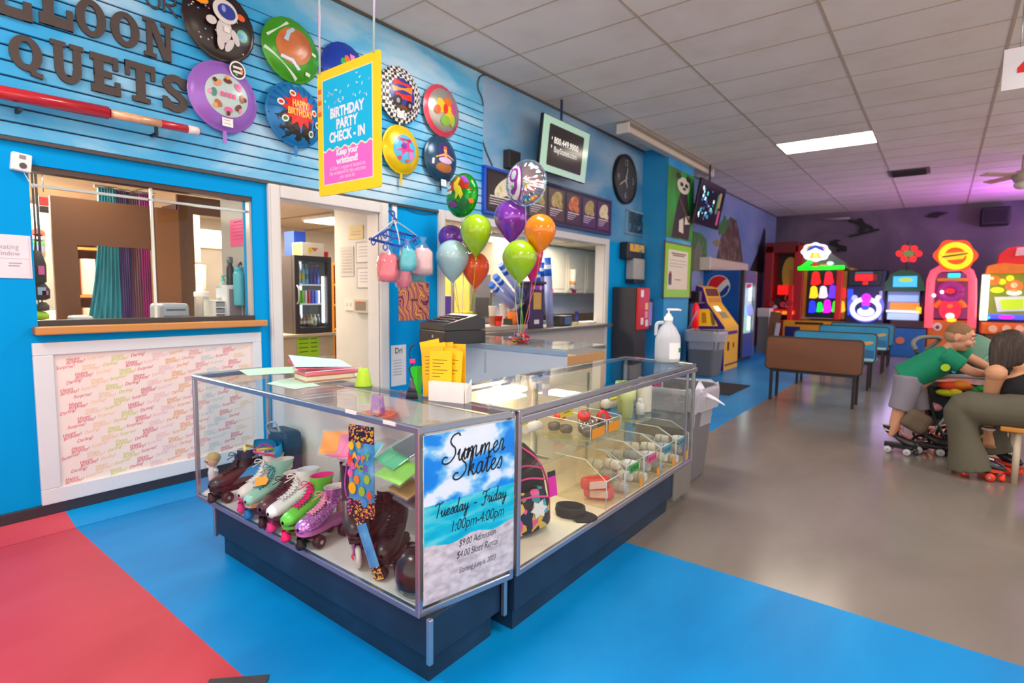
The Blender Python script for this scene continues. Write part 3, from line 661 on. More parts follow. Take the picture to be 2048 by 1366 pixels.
party_bag('blue Happy Back party bag with printed balloons hanging inside the glass front', (bp_.x, 1.19, bp_.z), .115, .335, R_(12), 0, True)
bp_ = ony(745, 1150, 1.175)
t = party_bag('second blue party bag slumped edge-on below the printed one', (bp_.x+.01, 1.195, ZD+.008), .05, .25, R_(10), R_(0)); t.rotation_euler = (0, R_(-24), R_(8))
# ================================================================ GOODS IN THE LIT CASE
ACR = glass_mat('fffdf8', .02, 1.2, base=.03, body='fff4e4'); ACE = mat('dfe8e6', .2, var=0)
BX = -1.205
def acrylic_bin(lab, y0, y1, x0, x1, z0, zf, zb, tagm=None, grp=None, name='acrylic_bin', cat='bin', low=True):
    t = thing(name, lab, cat, ((x0+x1)/2, (y0+y1)/2, z0), 0, grp)
    b = B(); g = .003
    b.box((x0, y0, z0), (x1, y1, z0+g), ACR); b.box((x1-g, y0, z0), (x1, y1, zf), ACR); b.box((x0, y0, z0), (x0+g, y1, zb), ACR)
    for y in (y0, y1-g): b.prism([(x0, z0), (x1, z0), (x1, zf), ((x0+x1)/2+.03, zb), (x0, zb)], frame((0, y+g, 0), (1, 0, 0), (0, 0, 1)), g, ACR)
    e = .0022
    for y in (y0+e, y1-e): b.tube([(x1, y, z0), (x1, y, zf), ((x0+x1)/2+.03, y, zb), (x0, y, zb)], e, ACE, n=5)
    b.tube([(x1, y0, zf), (x1, y1, zf)], e, ACE, n=5)
    b.obj('walls', t)
    w = y1-y0
    if tagm is not None:
        b = B(); b.box((x1+.0005, y0+w*.2, zf-.052), (x1+.0015, y0+w*.72, zf-.008), tagm); [b.box((x1+.0015, y0+w*(.26+.09*q), zf-.042), (x1+.002, y0+w*(.30+.09*q), zf-.02), mat('1d3a2a', .6)) for q in range(5)]; b.obj('name_card', t, label='coloured size card')
    if low:
        b = B(); b.box((x1+.0005, y1-w*.22, z0+.01), (x1+.0015, y1-w*.04, z0+.055), ORG); b.obj('price_card', t, label='orange price card')
    return t
SOCKG = [mat(c, .9, var=.12, sc=40, bump=.3) for c in ('dcdfe4', 'b9c0cc', 'ececec', '9aa3b4', 'f2f2f0')]
def sock(lab, c, r, L, rz, mt, grp):
    t = thing('rolled_socks', lab, 'socks', c, (0, 0, rz), grp)
    b = B(); b.rings([[V((x, r*k*math.cos(a), r+r*k*math.sin(a))) for a in (2*PI*i/12 for i in range(12))] for x, k in ((-L/2, .3), (-L/2+.004, .85), (-L/4, 1), (L/4, 1), (L/2-.004, .9), (L/2, .55), (L/2-.006, .4))], mt); b.obj('roll', t, True)
    b = B(); b.tube([(0, r*1.02*math.cos(a), r+r*1.02*math.sin(a)) for a in (2*PI*i/14 for i in range(14))], .003, SOCKG[3], n=5, closed=True); b.obj('cuff', t, True)
GRN, PKC, BLC = mat('2fa84a', .5), mat('ee4f9a', .5), mat('2f9fc4', .5)
edges = [2.29, 2.495, 2.715, 2.94, 3.165, 3.38]
names = ['clear acrylic bin holding two furry headbands', 'clear sock bin with a green size card', 'clear sock bin with a pink size card', 'clear sock bin with a blue size card, next after the pink one', 'clear sock bin with a blue size card at the far end of the case']
for i in range(5):
    acrylic_bin(names[i], edges[i]+.004, edges[i+1]-.004, -1.50, BX, ZD+.001, .425 if i else .40, .485, (None, GRN, PKC, BLC, BLC)[i], 'acrylic bins on the case floor', low=i > 0)
random.seed(3)
for i in range(1, 5):
    nm = ('', 'green card', 'pink card', 'first blue card', 'farthest blue card')[i]
    for k in range(9):
        lay, j = divmod(k, 3); x = (-1.255, -1.335, -1.415)[lay if False else j]; 
        y = edges[i]+.055+.055*((k*2+lay) % 3); z = ZD+.006+lay*.046
        sock(f'rolled grey and white sock pair in the sock bin with the {nm}', (x+random.uniform(-.006, .006), y, z), .026, .085, PI/2*0+random.uniform(-.25, .25), SOCKG[(k*3+i) % 5], f'rolled socks in the {nm} bin')
for lab, c, y, z, rz in (('red furry headband on top in the acrylic bin', 'e0402e', 2.36, ZD+.065, .9), ('coral pink furry headband at the bottom of the acrylic bin', 'ea5a68', 2.40, ZD+.008, .5)):
    t = thing('headband', lab, 'headband', (-1.30, y, z), (0, 0, rz))
    b = B(); b.rings([[V(((.075+.0*j)*math.cos(a)*q, .036*math.sin(a)*q, dz)) for a in (2*PI*i/24 for i in range(24))] for j, (q, dz) in enumerate(((.75, .0), (.98, .006), (1.04, .03), (.98, .055), (.75, .06), (.62, .05), (.62, .008)))], mat(c, .95, var=.25, sc=60, bump=.8), cap=False); b.obj('band', t, True)
    b = B(); b.box((-.045, -.0385, .012), (.045, -.0365, .05), mat('f4d0c8', .4), bev=.0005, seg=1); b.obj('belly_band', t, True)
# backpack
t = thing('backpack', 'black backpack with hot pink piping and a doodle print', 'backpack', (-1.42, 1.86, ZD+.001), (0, R_(-8), R_(66))); t.scale = (1.18,)*3
BK = mat('2a2725', .75, var=.1, sc=30, bump=.15); HP = mat('f0488c', .5)
doo = ramp_mat([(.12, 'f0c040'), (.22, '201d2c'), (.75, '201d2c'), (.85, '3ab0c0'), (.93, 'f05a9a')], 34, .6, kind='voronoi', key='doodle')
b = B(); b.rings([[V((x*w, y*d, z)) for x, y in ellpts(0, 0, 1, 1, 20)] for z, w, d in ((0, .10, .05), (.01, .135, .075), (.06, .145, .085), (.18, .14, .08), (.26, .12, .068), (.31, .08, .045), (.325, .03, .02))], BK); b.obj('body', t, True)
b = B(); b.rings([[V((x*w, y*d-.07, z)) for x, y in ellpts(0, 0, 1, 1, 18)] for z, w, d in ((.015, .09, .03), (.02, .115, .04), (.10, .118, .045), (.15, .108, .036), (.165, .08, .02))], doo); b.obj('front_pocket', t, True)
b = B(); b.rings([[V((x*w+.02, y*d-.058, z)) for x, y in ellpts(0, 0, 1, 1, 16)] for z, w, d in ((.17, .07, .02), (.18, .09, .034), (.24, .08, .03), (.27, .05, .015))], BK); b.obj('top_pocket', t, True)
for pts in ([(-.13, -.04, .02), (-.135, -.05, .15), (-.11, -.045, .26), (-.05, -.03, .32)], [(.12, -.06, .02), (.125, -.065, .15), (.10, -.06, .25), (.04, -.035, .318)], [(-.10, -.108, .13), (0, -.116, .155), (.10, -.108, .13)], [(-.06, -.088, .24), (.02, -.094, .262), (.09, -.088, .235)], [(-.055, -.09, .2), (.02, -.096, .215), (.1, -.088, .19)]):
    b = B(); b.tube(crom(pts, 5), .004, HP, n=6); b.obj('piping', t, True)
b = B(); b.prism(ellpts(-.055, .065, .034, .034, 20), frame((0, -.1165, 0), (1, 0, 0), (0, 0, 1)), .003, HP); b.prism(ellpts(-.055, .065, .022, .022, 20), frame((0, -.1195, 0), (1, 0, 0), (0, 0, 1)), .002, mat('3aa8c8', .5)); b.prism(ellpts(-.05, .065, .008, .008, 12), frame((0, -.1215, 0), (1, 0, 0), (0, 0, 1)), .001, HP); b.prism(starpts(.05, .1, .035, .022, 6), frame((0, -.1165, 0), (1, 0, 0), (0, 0, 1)), .002, mat('eceae6', .5)); b.obj('patch', t, True)
b = B(); b.tube(crom([(-.03, .02, .315), (-.035, .03, .36), (.03, .03, .36), (.03, .02, .315)], 5), .008, BK, flat=.6); b.obj('handle', t, True)
b = B(); b.box((.11, -.10, .12), (.142, -.097, .195), mat('f020a8', .4)); b.box((.11, -.10, .195), (.142, -.097, .215), INK); b.obj('hang_tag', t, True)
# visor cap
t = thing('visor_cap', 'black sun visor lying in front of the backpack', 'cap', (-1.30, 2.13, ZD+.002), (0, 0, R_(20))); t.scale = (.88,)*3
b = B(); b.lathe([(.075, .0), (.082, .03), (.078, .055), (.07, .056), (.071, .004)], mat('2c2b2a', .8), 24, Matrix.Diagonal((1, .75, 1, 1))); b.obj('band', t, True)
n = 12; b = B(); A_ = [R_(-75+150*i/n) for i in range(n+1)]
b.rings([[V((.075*math.cos(a)*1, .058*math.sin(a), .012)) for a in A_], [V((.10*math.cos(a)+.012, .075*math.sin(a), .008)) for a in A_], [V((.125*math.cos(a)+.02, .085*math.sin(a), .0)) for a in A_], [V((.125*math.cos(a)+.02, .085*math.sin(a), .003)) for a in A_], [V((.075*math.cos(a), .058*math.sin(a), .016)) for a in A_]], mat('242322', .8), cap=False, close=False); b.obj('brim', t, True)
b = B(); b.prism(ellpts(0, .03, .014, .010, 12), frame((.075, 0, .008), (0, 1, 0), (0, 0, 1)), .003, mat('e6c23a', .5)); b.obj('badge', t, True)
# wheel trays on the middle shelf
tz = .578
for i, (y0, y1) in enumerate(((2.40, 2.56), (2.565, 2.72))):
    acrylic_bin(('acrylic tray of spotted skate wheels with an orange price card', 'acrylic tray of small metal bearings beside the wheel tray')[i], y0-.1, y1-.1, -1.62, -1.30, tz, tz+.075, tz+.085, None, 'wheel trays on the middle shelf', name='acrylic_tray', cat='tray', low=False)
    b = B(); b.box((-1.2995, y0-.085, tz+.008), (-1.298, y1-.12, tz+.055), ORG)
    o = bpy.data.objects[('acrylic_tray', 'acrylic_tray.001')[i]]; b.obj('price_card', o, label='orange price card')
def wheel(lab, c, col, r, rot, dots=True, grp='loose skate wheels in the tray'):
    t = thing('skate_roller', lab, 'skate wheel', c, rot, grp)
    b = B(); b.lathe([(.3*r, -.4*r), (.8*r, -.55*r), (r, -.3*r), (r, .3*r), (.8*r, .55*r), (.3*r, .4*r)], mat(col, .35), 20); b.obj('tyre', t, True)
    b = B(); b.cyl((0, 0, -.45*r), (0, 0, .45*r), .34*r, mat('6a6e88', .35, .3), n=14); b.obj('hub', t, True)
    if dots:
        b = B()
        for k in range(8):
            a = 2*PI*k/8; b.cyl((.68*r*math.cos(a), .68*r*math.sin(a), .4*r), (.68*r*math.cos(a), .68*r*math.sin(a), .56*r), .14*r, mat('f2e9d8', .5), n=8)
        b.obj('dot_print', t, True)
DK = '3a3436'
for lab, x, y, z, col, rot, dt in (('black wheel with a ring of cream dots facing the glass', -1.33, 2.47, .045, '2e2a30', (0, R_(80), .3), True), ('black wheel with cream dots lying behind the upright one', -1.39, 2.40, .03, '383236', (R_(20), R_(20), 0), True),
                            ('red roller wheel on top of the dotted wheels', -1.42, 2.44, .085, 'e02a1c', (R_(12), R_(14), 0), False), ('red roller wheel towards the back of the tray', -1.54, 2.40, .075, 'd8321e', (R_(-10), R_(10), 0), False), ('red roller wheel leaning on the far tray', -1.36, 2.53, .075, 'e0301e', (R_(70), 0, R_(40)), False),
                            ('brown-black wheel at the bottom left of the tray', -1.47, 2.35, .025, DK, (0, 0, 0), False), ('brown-black wheel at the back of the tray', -1.55, 2.36, .025, DK, (0, 0, .3), False), ('dark wheel beside the dotted one at the tray front', -1.345, 2.36, .025, '463e3e', (0, 0, .3), False)):
    wheel(lab, (x, y, tz+z), col, .033, rot, dt)
for k in range(6):
    x, y = (-1.34-.07*(k % 3), 2.51+.06*(k//3)); t = thing('bearing_set', 'small steel bearing in the second tray', 'bearing', (x, y, tz+.005), (0, 0, k), 'bearings in the second tray')
    b = B(); b.lathe([(.008, 0), (.018, 0), (.018, .05), (.008, .05)], mat('b8bcc4', .3, .7), 14); b.obj('race', t, True); b = B(); b.lathe([(.0, .05), (.0085, .052), (.0085, .064), (0, .066)], mat(('2a2a30', 'c02a4a')[k % 2], .4), 10); b.obj('cap', t, True)
# pale lime cups, white tube
for lab, y, x, h, c in (('pale lime plastic tumbler on the shelf, front of the pair', 2.90, -1.40, .17, 'dbe8a0'), ('pale lime plastic tumbler just behind the first tumbler', 3.0, -1.48, .19, 'd6e49a')):
    t = thing('tumbler', lab, 'tumbler', (x, y, tz), 0, 'lime tumblers')
    b = B(); b.lathe([(0, 0), (.03, 0), (.034, .1), (.046, .11), (.048, h), (.044, h), (.042, .113), (.03, .1), (.026, .005)], mat(c, .4), 22); b.obj('cup', t, True)
    b = B(); b.lathe([(0, h-.004), (.03, h-.004), (.03, h+.004), (0, h+.005)], mat('a8cc2a', .4), 20); b.obj('lid', t, True)
t = thing('white_tube', 'tall plain white tube at the far end of the middle shelf', 'tube', (-1.40, 3.13, tz)); b = B(); b.lathe([(0, 0), (.041, 0), (.043, .004), (.043, .20), (.04, .206), (.0, .206)], mat('efe9da', .5), 22); b.obj('body', t, True); b = B(); b.lathe([(.0435, .19), (.0445, .195), (.0435, .2)], mat('e2dccb', .5), 22); b.obj('rim', t, True)
t = thing('white_bottle', 'small white bottle between the tumblers and the white tube', 'bottle', (-1.38, 3.03, tz)); b = B(); b.lathe([(0, 0), (.024, 0), (.024, .06), (.012, .075), (.0, .075)], mat('f0eee8', .4), 16); b.obj('body', t, True); b = B(); b.lathe([(.013, .075), (.013, .095), (0, .095)], WHITE, 12); b.obj('cap', t, True)
t = thing('hand_towel', 'rolled white towel behind the yellow price card', 'towel', (-1.36, 1.86, tz+.115)); b = B()
b.cyl((-.03, -.06, .03), (-.03, .07, .03), .032, mat('efe0c4', .8)); b.obj('roll', t, True); b = B(); b.cyl((.02, -.04, .03), (.02, .06, .03), .02, mat('f0e8d8', .8)); b.obj('inner_roll', t, True); b = B(); b.box((-.07, -.08, -.008), (.07, .09, -.002), ACR); b.obj('tray', t, True)
# small things under the glass on the shelf top (seen through the top)
for lab, px, py, col, nm in (('lime green ball of elastic cord near the case lamp', 1105, 776, 'b8e010', 'cord_ball'), ('blue and white toe stop pack under the glass top', 1088, 778, '5a78c8', 'toe_stop_pack'), ('terracotta orange puck under the glass top', 1122, 768, 'c8704a', 'wax_puck'), ('white folded paper under the glass top', 1066, 790, 'ece6dc', 'folded_slip')):
    p = onz(px, py, .60); t = thing(nm, lab, 'accessory', (min(max(p.x, -1.60), -1.33), p.y, tz))
    b = B(); b.ell((0, 0, .035), (.035, .035, .035), mat(col, .5, var=.15, sc=30), 14); b.obj('body', t, True)
    b = B(); b.lathe([(.02, .0), (.03, 0), (.03, .006), (.02, .008)], mat('3a3a40', .5), 14); b.obj('base', t, True)
p = onz(1262, 738, .60); t = thing('bearing_box', 'small box of yellow topped pots at the far end under the glass', 'box', (min(max(p.x, -1.6), -1.36), min(p.y, 3.12), tz))
b = B(); b.box((-.05, -.06, 0), (.05, .06, .05), ACR); b.obj('box', t, True)
for k in range(3):
    b = B(); b.cyl((0, -.035+.035*k, .002), (0, -.035+.035*k, .048), .014, WHITE, n=10); b.cyl((0, -.035+.035*k, .048), (0, -.035+.035*k, .06), .015, mat('e8e02a', .4), n=10); b.obj('pot', t, True)

# ================================================================ ON TOP OF THE COUNTERS
TZ = HC+.0068
t = thing('pump_jug', 'clear gallon jug with a white pump top standing at the far counter corner', 'jug', (-1.335, 3.30, TZ), (0, 0, R_(35)))
JB = mat('dfe4ea', .35, var=.03, key='jug', trans=.25)
b = B(); b.lathe([(0, 0), (.066, 0), (.075, .008), (.077, .05), (.077, .135), (.073, .165), (.048, .215), (.026, .24), (.024, .262)], JB, 28); b.obj('body', t, True)
b = B(); b.tube(crom([(-.030, 0, .245), (-.066, 0, .24), (-.073, 0, .21), (-.073, 0, .165)], 6), .0105, JB, flat=1.2); b.obj('handle', t, True)
b = B(); b.lathe([(.027, .258), (.027, .282), (.02, .284), (.014, .30), (.006, .302), (.006, .325), (0, .325)], WHITE, 18); b.box((-.012, -.012, .32), (.062, .012, .333), WHITE, bev=.004); b.tube([(.055, 0, .328), (.075, 0, .322)], .006, WHITE, n=6); b.obj('pump', t, True)
b = B()
n = 14
for s, m_, z0, z1, a0, a1 in ((.0775, mat('f4f4f4', .5), .025, .125, -95, 40), (.0779, mat('2f9a44', .5), .065, .092, -45, 38), (.0782, mat('9cc83a', .5), .063, .07, -25, 38)):
    vs = [V((s*math.cos(R_(a0+(a1-a0)*i/n)), s*math.sin(R_(a0+(a1-a0)*i/n)), z)) for i in range(n+1) for z in (z0, z1)]
    b.add(vs, [(2*i, 2*i+2, 2*i+3, 2*i+1) for i in range(n)], m_, True)
b.obj('sticker', t, True, label='white and green product sticker')
def sheet(lab, pts, z, m, name='paper', curl=.004, cat='paper', th=.0008):
    P = [onz(*q, z) for q in pts]; c = sum(P, V())/len(P); t = B()
    n = 8; A, Bq, C, D = P; vs = []
    for dz in (th, 0):
        for j in range(n+1):
            for i in range(n+1):
                u, v = i/n, j/n; q = (A*(1-u)+Bq*u)*(1-v)+(D*(1-u)+C*u)*v; vs.append(q+V((0, 0, dz+curl*abs(math.sin(u*3.1+.3)*math.cos(v*2)))))
    N = (n+1)**2; fs = []
    for j in range(n):
        for i in range(n):
            a = j*(n+1)+i; fs.append((a, a+1, a+n+2, a+n+1)); fs.append((N+a+n+1, N+a+n+2, N+a+1, N+a))
    t.add(vs, fs, m, True); return tag(t.obj(name), lab, cat)
MINT = mat('bfe6cc', .7, var=.03)
sheet('mint green paper lying near the left end of the counter top', ((478, 741), (594, 733), (598, 746), (497, 752)), TZ, MINT)
sheet('mint green paper slipped under the leaflet holder', ((533, 768), (596, 754), (640, 772), (590, 779)), TZ, MINT)
# leaflet holder
p0, p1 = onz(612, 768, TZ), onz(722, 757, TZ); u = (p1-p0); W0 = u.length; M = frame(p0, u, V((0, 0, 1)).cross(u))   # u right, v back
M = frame(p0, u, V((-u.y, u.x, 0)))
t = thing('leaflet_holder', 'clear acrylic leaflet holder stacked with pale blue and pink leaflets', 'leaflet holder', p0)
b = B(); D0 = .16; g = .003
b.box((0, 0, 0), (W0, D0, g), ACR, M=M); b.box((0, 0, 0), (W0, g, .052), ACR, M=M); b.box((0, D0-g, 0), (W0, D0, .10), ACR, M=M)
for x in (0, W0-g): b.box((x, 0, 0), (x+g, D0, .07), ACR, M=M)
b.tube([M@V(q) for q in ((0, 0, .052), (W0, 0, .052), (W0, 0, .002), (0, 0, .002))], .0018, ACE, n=5, closed=True); b.obj('walls', t)
b = B(); b.box((.008, -.0006, .012), (.03, 0, .03), WHITE, M=M@Matrix.Translation((W0-.04, 0, 0))); b.obj('sticker', t)
z = .004
random.seed(5)
for lab, c, h in (('brown card stack at the bottom of the leaflet holder', 'c48a3a', .006), ('white leaflet stack in the leaflet holder', 'f0eeec', .017), ('dark orange leaflet stack above the white ones', 'b86a3a', .006), ('hot pink leaflet stack in the leaflet holder', 'f06a9a', .008)):
    b = B(); b.box((.006, .006, z), (W0-.008+random.uniform(-.01, 0), D0-.008, z+h), mat(c, .7)); z += h+.0006; tag(b.obj('leaflet_stack'), lab, 'leaflets', 'leaflet stacks')
    ob = bpy.data.objects[[o.name for o in bpy.data.objects if o.name.startswith('leaflet_stack')][-1]]; ob.matrix_world = M
for lab, c, q, dz in (('bright pink leaflet sticking out to the left of the holder', 'f0508c', ((-.025, .04), (.1, .03), (.1, .15), (-.02, .17)), .055), ('pale blue leaflet lying askew on top of the leaflet holder', 'c4e4f0', ((-.03, .05), (.215, -.012), (.205, .1), (.0, .21)), .062)):
    vs = [M@V((x, y, dz+.045*max(0, y)/.2)) for x, y in q]; b = B(); b.add(vs+[v+V((0, 0, .002)) for v in vs], [(3, 2, 1, 0), (4, 5, 6, 7), (0, 1, 5, 4), (1, 2, 6, 5), (2, 3, 7, 6), (3, 0, 4, 7)], mat(c, .7, var=.02)); tag(b.obj('leaflet'), lab, 'leaflet')
t = thing('lime_cup', 'lime green translucent cup beside the leaflet holder', 'cup', (ony(727, 752, 1.50).x, 1.50, TZ)); t.scale = (.85,)*3
b = B(); b.lathe([(0, .0), (.044, 0), (.044, .004), (.026, .085), (.022, .092), (0, .092)], mat('b4e02a', .3, var=.05), 18); b.obj('cup', t, True); b = B(); b.lathe([(.0445, 0), (.047, .002), (.045, .006)], mat('a0d01a', .3), 18); b.obj('rim', t, True)
# folded yellow order envelopes in a white holder
p0, p1 = onz(848, 797, TZ), onz(936, 806, TZ); u = p1-p0; u.z = 0; W0 = u.length; M = frame(p0, u, (0, 0, 1))
M = Matrix.Translation(V((0, .0, 0)))@M
t = thing('envelope_holder', 'white paper holder filled with yellow party envelopes', 'holder', p0)
b = B(); b.box((.035, 0, 0), (W0, .075, .002), WHITE, M=M); b.box((.035, .0, .0), (W0-.006, .075, .003), WHITE, M=M@Matrix.Translation((0, 0, .02))); b.prism([(0, 0), (.05, 0), (.05, .05), (0, .085)], M@Euler((0, -PI/2, 0)).to_matrix().to_4x4()@Matrix.Translation((-.03, 0, -W0)), .003, WHITE); b.obj('pocket', t)
YE, YE2 = mat('ffca0a', .6, var=.05), mat('f7b90a', .6, var=.05)
random.seed(9)
ENV = [(.03, .02, .185, .10, 'foremost yellow envelope in the middle of the white holder'), (.0, .09, .195, .10, 'yellow envelope leaning left in the white holder'), (.075, -.03, .19, .085, 'yellow envelope at the right end of the white holder'), (.05, -.05, .2, .09, 'yellow envelope behind the right end one'), (.012, .16, .205, .10, 'yellow envelope leaning further left behind the front ones'),
       (.03, .10, .21, .10, 'yellow envelope in the back row leaning slightly left'), (.0, .23, .215, .09, 'yellow envelope leaning furthest left at the back of the holder'), (.062, .02, .21, .10, 'tallest upright yellow envelope at the back right of the holder')]
for k, (dx, rz, hh, w_, lab) in enumerate(ENV):
    Mk = M@Matrix.Translation((dx-.012, .004, -.006-.007*k))@Euler((R_(-4), 0, rz)).to_matrix().to_4x4()
    t = thing('envelope', lab, 'envelope', Mk.translation, 0, 'yellow envelopes')
    b = B(); b.box((0, 0, -.003), (w_, hh, .0), (YE, YE2)[k % 2], M=Mk); b.obj('sheet', t)
    b = B()
    for j in range(6): b.box((w_*.15, hh*(.45+.07*j), 0), (w_*(.5+.3*((j*7) % 3)/2), hh*(.45+.07*j)+.003, .0004), mat('8a6a10', .7), M=Mk)
    b.obj('print', t)
# counter brush, green marker box
t = thing('counter_brush', 'small black bristle brush with a cord hanging on the envelope holder', 'brush', onz(812, 801, TZ)+V((0, .03, 0)), (0, 0, R_(20)))
b = B(); b.rings([[V((x*w, y*.01, z)) for x, y in ellpts(0, 0, 1, 1, 12)] for z, w in ((0.002, .028), (.03, .022))], mat('2a2c36', .8)); b.obj('bristles', t, True)
b = B(); b.rings([[V((x*w, y*.009, z)) for x, y in ellpts(0, 0, 1, 1, 12)] for z, w in ((.03, .022), (.05, .014), (.07, .006), (.085, .005))], mat('55576a', .3, .4)); b.obj('ferrule', t, True)
b = B(); b.tube(crom([(0, 0, .085), (-.012, 0, .12), (.004, .0, .14), (-.01, 0, .17), (-.006, 0, .2), (.012, 0, .215)], 5), .003, mat('25283a', .6)); b.obj('cord', t, True)
b = B(); b.box((-.006, -.006, .142), (.014, .004, .158), mat('f02a78', .4), bev=.002); b.obj('clip', t, True)
t = thing('marker_box', 'bright green tapered cup behind the yellow envelopes', 'cup', (onz(832, 790, TZ).x, 1.51, TZ))
b = B(); b.lathe([(0, 0), (.016, 0), (.026, .115), (.023, .115), (.014, .004)], mat('2fd020', .35), 4, Matrix.Rotation(R_(50), 4, 'Z'), sm=False); b.obj('body', t, True)
# ================================================================ ON THE LEFT WALL
WS = XW+.024                                   # face of the slats
LET = mat('463b36', .55, var=.12, sc=14)
LSH = {
 'L': ['r.12,0,.44,1', 'r0,.88,.58,1', 'r0,0,1,.2', 'r.82,0,1,.38'], 'O': ['o.5,.5,.5,.5,.21,.34'],
 'N': ['r.1,0,.28,1', 'r.72,0,.9,1', 'p.1,1,.36,1,.9,0,.64,0', 'r0,0,.4,.11', 'r0,.89,.3,1', 'r.6,.89,1,1'],
 'Q': ['o.5,.55,.5,.45,.21,.30', 'p.42,.2,.66,.22,1,0,.74,0', 'p.6,.02,.98,-.03,1,.1,.7,.12'],
 'U': ['r.1,.35,.37,1', 'r.67,.35,.92,1', 'u', 'r0,.88,.46,1', 'r.58,.88,1,1'],
 'E': ['r.12,0,.44,1', 'r0,.82,.95,1', 'r0,0,1,.2', 'r.12,.42,.72,.58', 'r.77,.66,.95,1', 'r.82,0,1,.36'],
 'T': ['r.35,0,.65,1', 'r0,.82,1,1', 'r0,.62,.15,1', 'r.85,.62,1,1', 'r.2,0,.8,.13'],
 'S': ['s', 'r.76,.66,.92,.98', 'r.06,.02,.22,.36'],
}
def letter(ch, px0, px1, pyt, pyb, lab):
    ym = (pyt+pyb)/2; a, c = onx(px0, ym, WS), onx(px1, ym, WS); xm = (px0+px1)/2
    z1, z0 = onx(xm, pyt, WS).z, onx(xm, pyb, WS).z; w, h = c.y-a.y, z1-z0
    M = frame((WS+.001, a.y, z0), (0, 1, 0), (0, 0, 1)); b = B(); k = 0
    for s in LSH[ch]:
        k += 1; d = .016+.0004*k; v = [float(q) for q in s[1:].split(',')] if len(s) > 1 else []
        if s[0] == 'r': b.prism([(v[0]*w, v[1]*h), (v[2]*w, v[1]*h), (v[2]*w, v[3]*h), (v[0]*w, v[3]*h)], M, d, LET)
        elif s[0] == 'p': b.prism([(v[i]*w, v[i+1]*h) for i in (6, 4, 2, 0)] and [(v[i]*w, v[i+1]*h) for i in (0, 6, 4, 2)], M, d, LET)
        elif s[0] == 'o' or s[0] == 'u':
            if s[0] == 'u': v = [.51, .36, .41, .36, .14, .2]
            n = 36; rng = range(n+1) if s[0] == 'o' else range(n//2, n+1); rs = []
            for i in rng:
                t = 2*PI*i/n; p = [(v[0]+r0*math.cos(t), v[1]+r1*math.sin(t)) for r0, r1 in ((v[2], v[3]), (v[4], v[5]))]
                rs.append([M@V((p[0][0]*w, p[0][1]*h, 0)), M@V((p[0][0]*w, p[0][1]*h, d)), M@V((p[1][0]*w, p[1][1]*h, d)), M@V((p[1][0]*w, p[1][1]*h, 0))])
            b.rings(rs, LET, cap=s[0] == 'u', sm=False)
        else:
            p = crom([V((x*w, y*h, 0)) for x, y in ((.84, .74), (.66, .9), (.38, .9), (.2, .74), (.34, .58), (.62, .45), (.82, .28), (.66, .09), (.36, .09), (.14, .27))], 5); rs = []
            for i, q in enumerate(p):
                t = p[min(i+1, len(p)-1)]-p[max(i-1, 0)]; t.normalize(); nn = V((-t.y, t.x, 0))*(.115*w+.02*h)
                rs.append([M@(q+nn), M@(q+nn+V((0, 0, d))), M@(q-nn+V((0, 0, d))), M@(q-nn)])
            b.rings(rs, LET, sm=False)
    return tag(b.obj('letter'), lab, 'letter', 'dark slab letters on the slatwall')
letter('L', -38, 60, -70, 32, 'dark slab serif letter L cut by the left picture edge, top row')
letter('L', 75, 142, -52, 55, 'dark slab serif letter L next to the first O of LOON')
letter('O', 150, 210, 1, 75, 'dark letter O, first of the two in LOON')
letter('O', 220, 277, 26, 95, 'dark letter O, second of the two in LOON, beside the N')
letter('N', 286, 345, 44, 119, 'dark slab serif letter N ending the word LOON')
letter('Q', 17, 83, 73, 150, 'dark slab serif letter Q at the start of QUETS')
letter('U', 101, 166, 88, 168, 'dark slab serif letter U in QUETS')
letter('E', 180, 238, 112, 188, 'dark slab serif letter E in QUETS')
letter('T', 250, 309, 128, 205, 'dark slab serif letter T in QUETS')
letter('S', 321, 375, 153, 222, 'dark slab serif letter S ending QUETS')
for ch, x0, x1, y1, lab, st in (('O', 294, 319, 12, 'thin dark wire letter O above the N of LOON', [[(.5, 0), (.05, .2), (.0, .6), (.3, 1), (.8, 1), (1, .5), (.85, .1), (.5, 0)]]), ('R', 326, 353, 24, 'thin dark wire letter R beside the astronaut balloon', [[(.05, 0), (.12, 1)], [(.12, 1), (.7, .98), (.95, .75), (.7, .5), (.1, .45)], [(.3, .45), (.6, .2), (1, -.05)]])):
    a, c = onx(x0, y1, WS), onx(x1, y1, WS); w = c.y-a.y; M = frame((WS+.003, a.y, a.z), (0, 1, 0), (0, 0, 1)); b = B()
    for s in st: b.tube([M@p for p in crom([V((x*w, y*w*1.5, 0)) for x, y in s], 5)], .007, LET, n=6)
    tag(b.obj('letter'), lab, 'letter', 'dark slab letters on the slatwall')
# red pole on brackets
a, m_, c = onx(-20, 180, XW+.10), onx(216, 226, XW+.10), onx(398, 263, XW+.10)
t = thing('wall_pole', 'long red two-step pole mounted below the big letters', 'pole', m_)
RP = mat('c8202c', .22, var=.05, coat=.5)
b = B(); b.tube([a-(m_-a), m_], .034, RP, n=16); b.rings([[m_+V((.034*k*math.cos(q), 0, .034*k*math.sin(q))) for q in (2*PI*i/16 for i in range(16))] for k in (1, .75)], RP); b.obj('thick_section', t)
b = B(); b.tube([m_, c], .024, RP, n=16); b.obj('thin_section', t)
d = (c-m_); b = B(); b.tube([m_+d*.02, m_+d*.55], .0247, mat('e8b48c', .25, .2, var=.2, sc=30), n=16); b.obj('sleeve', t, label='shiny peach coloured sleeve'); b = B(); b.tube([m_+d*.86, m_+d*.99], .0247, mat('f2e4e0', .4), n=16); b.obj('end_band', t)
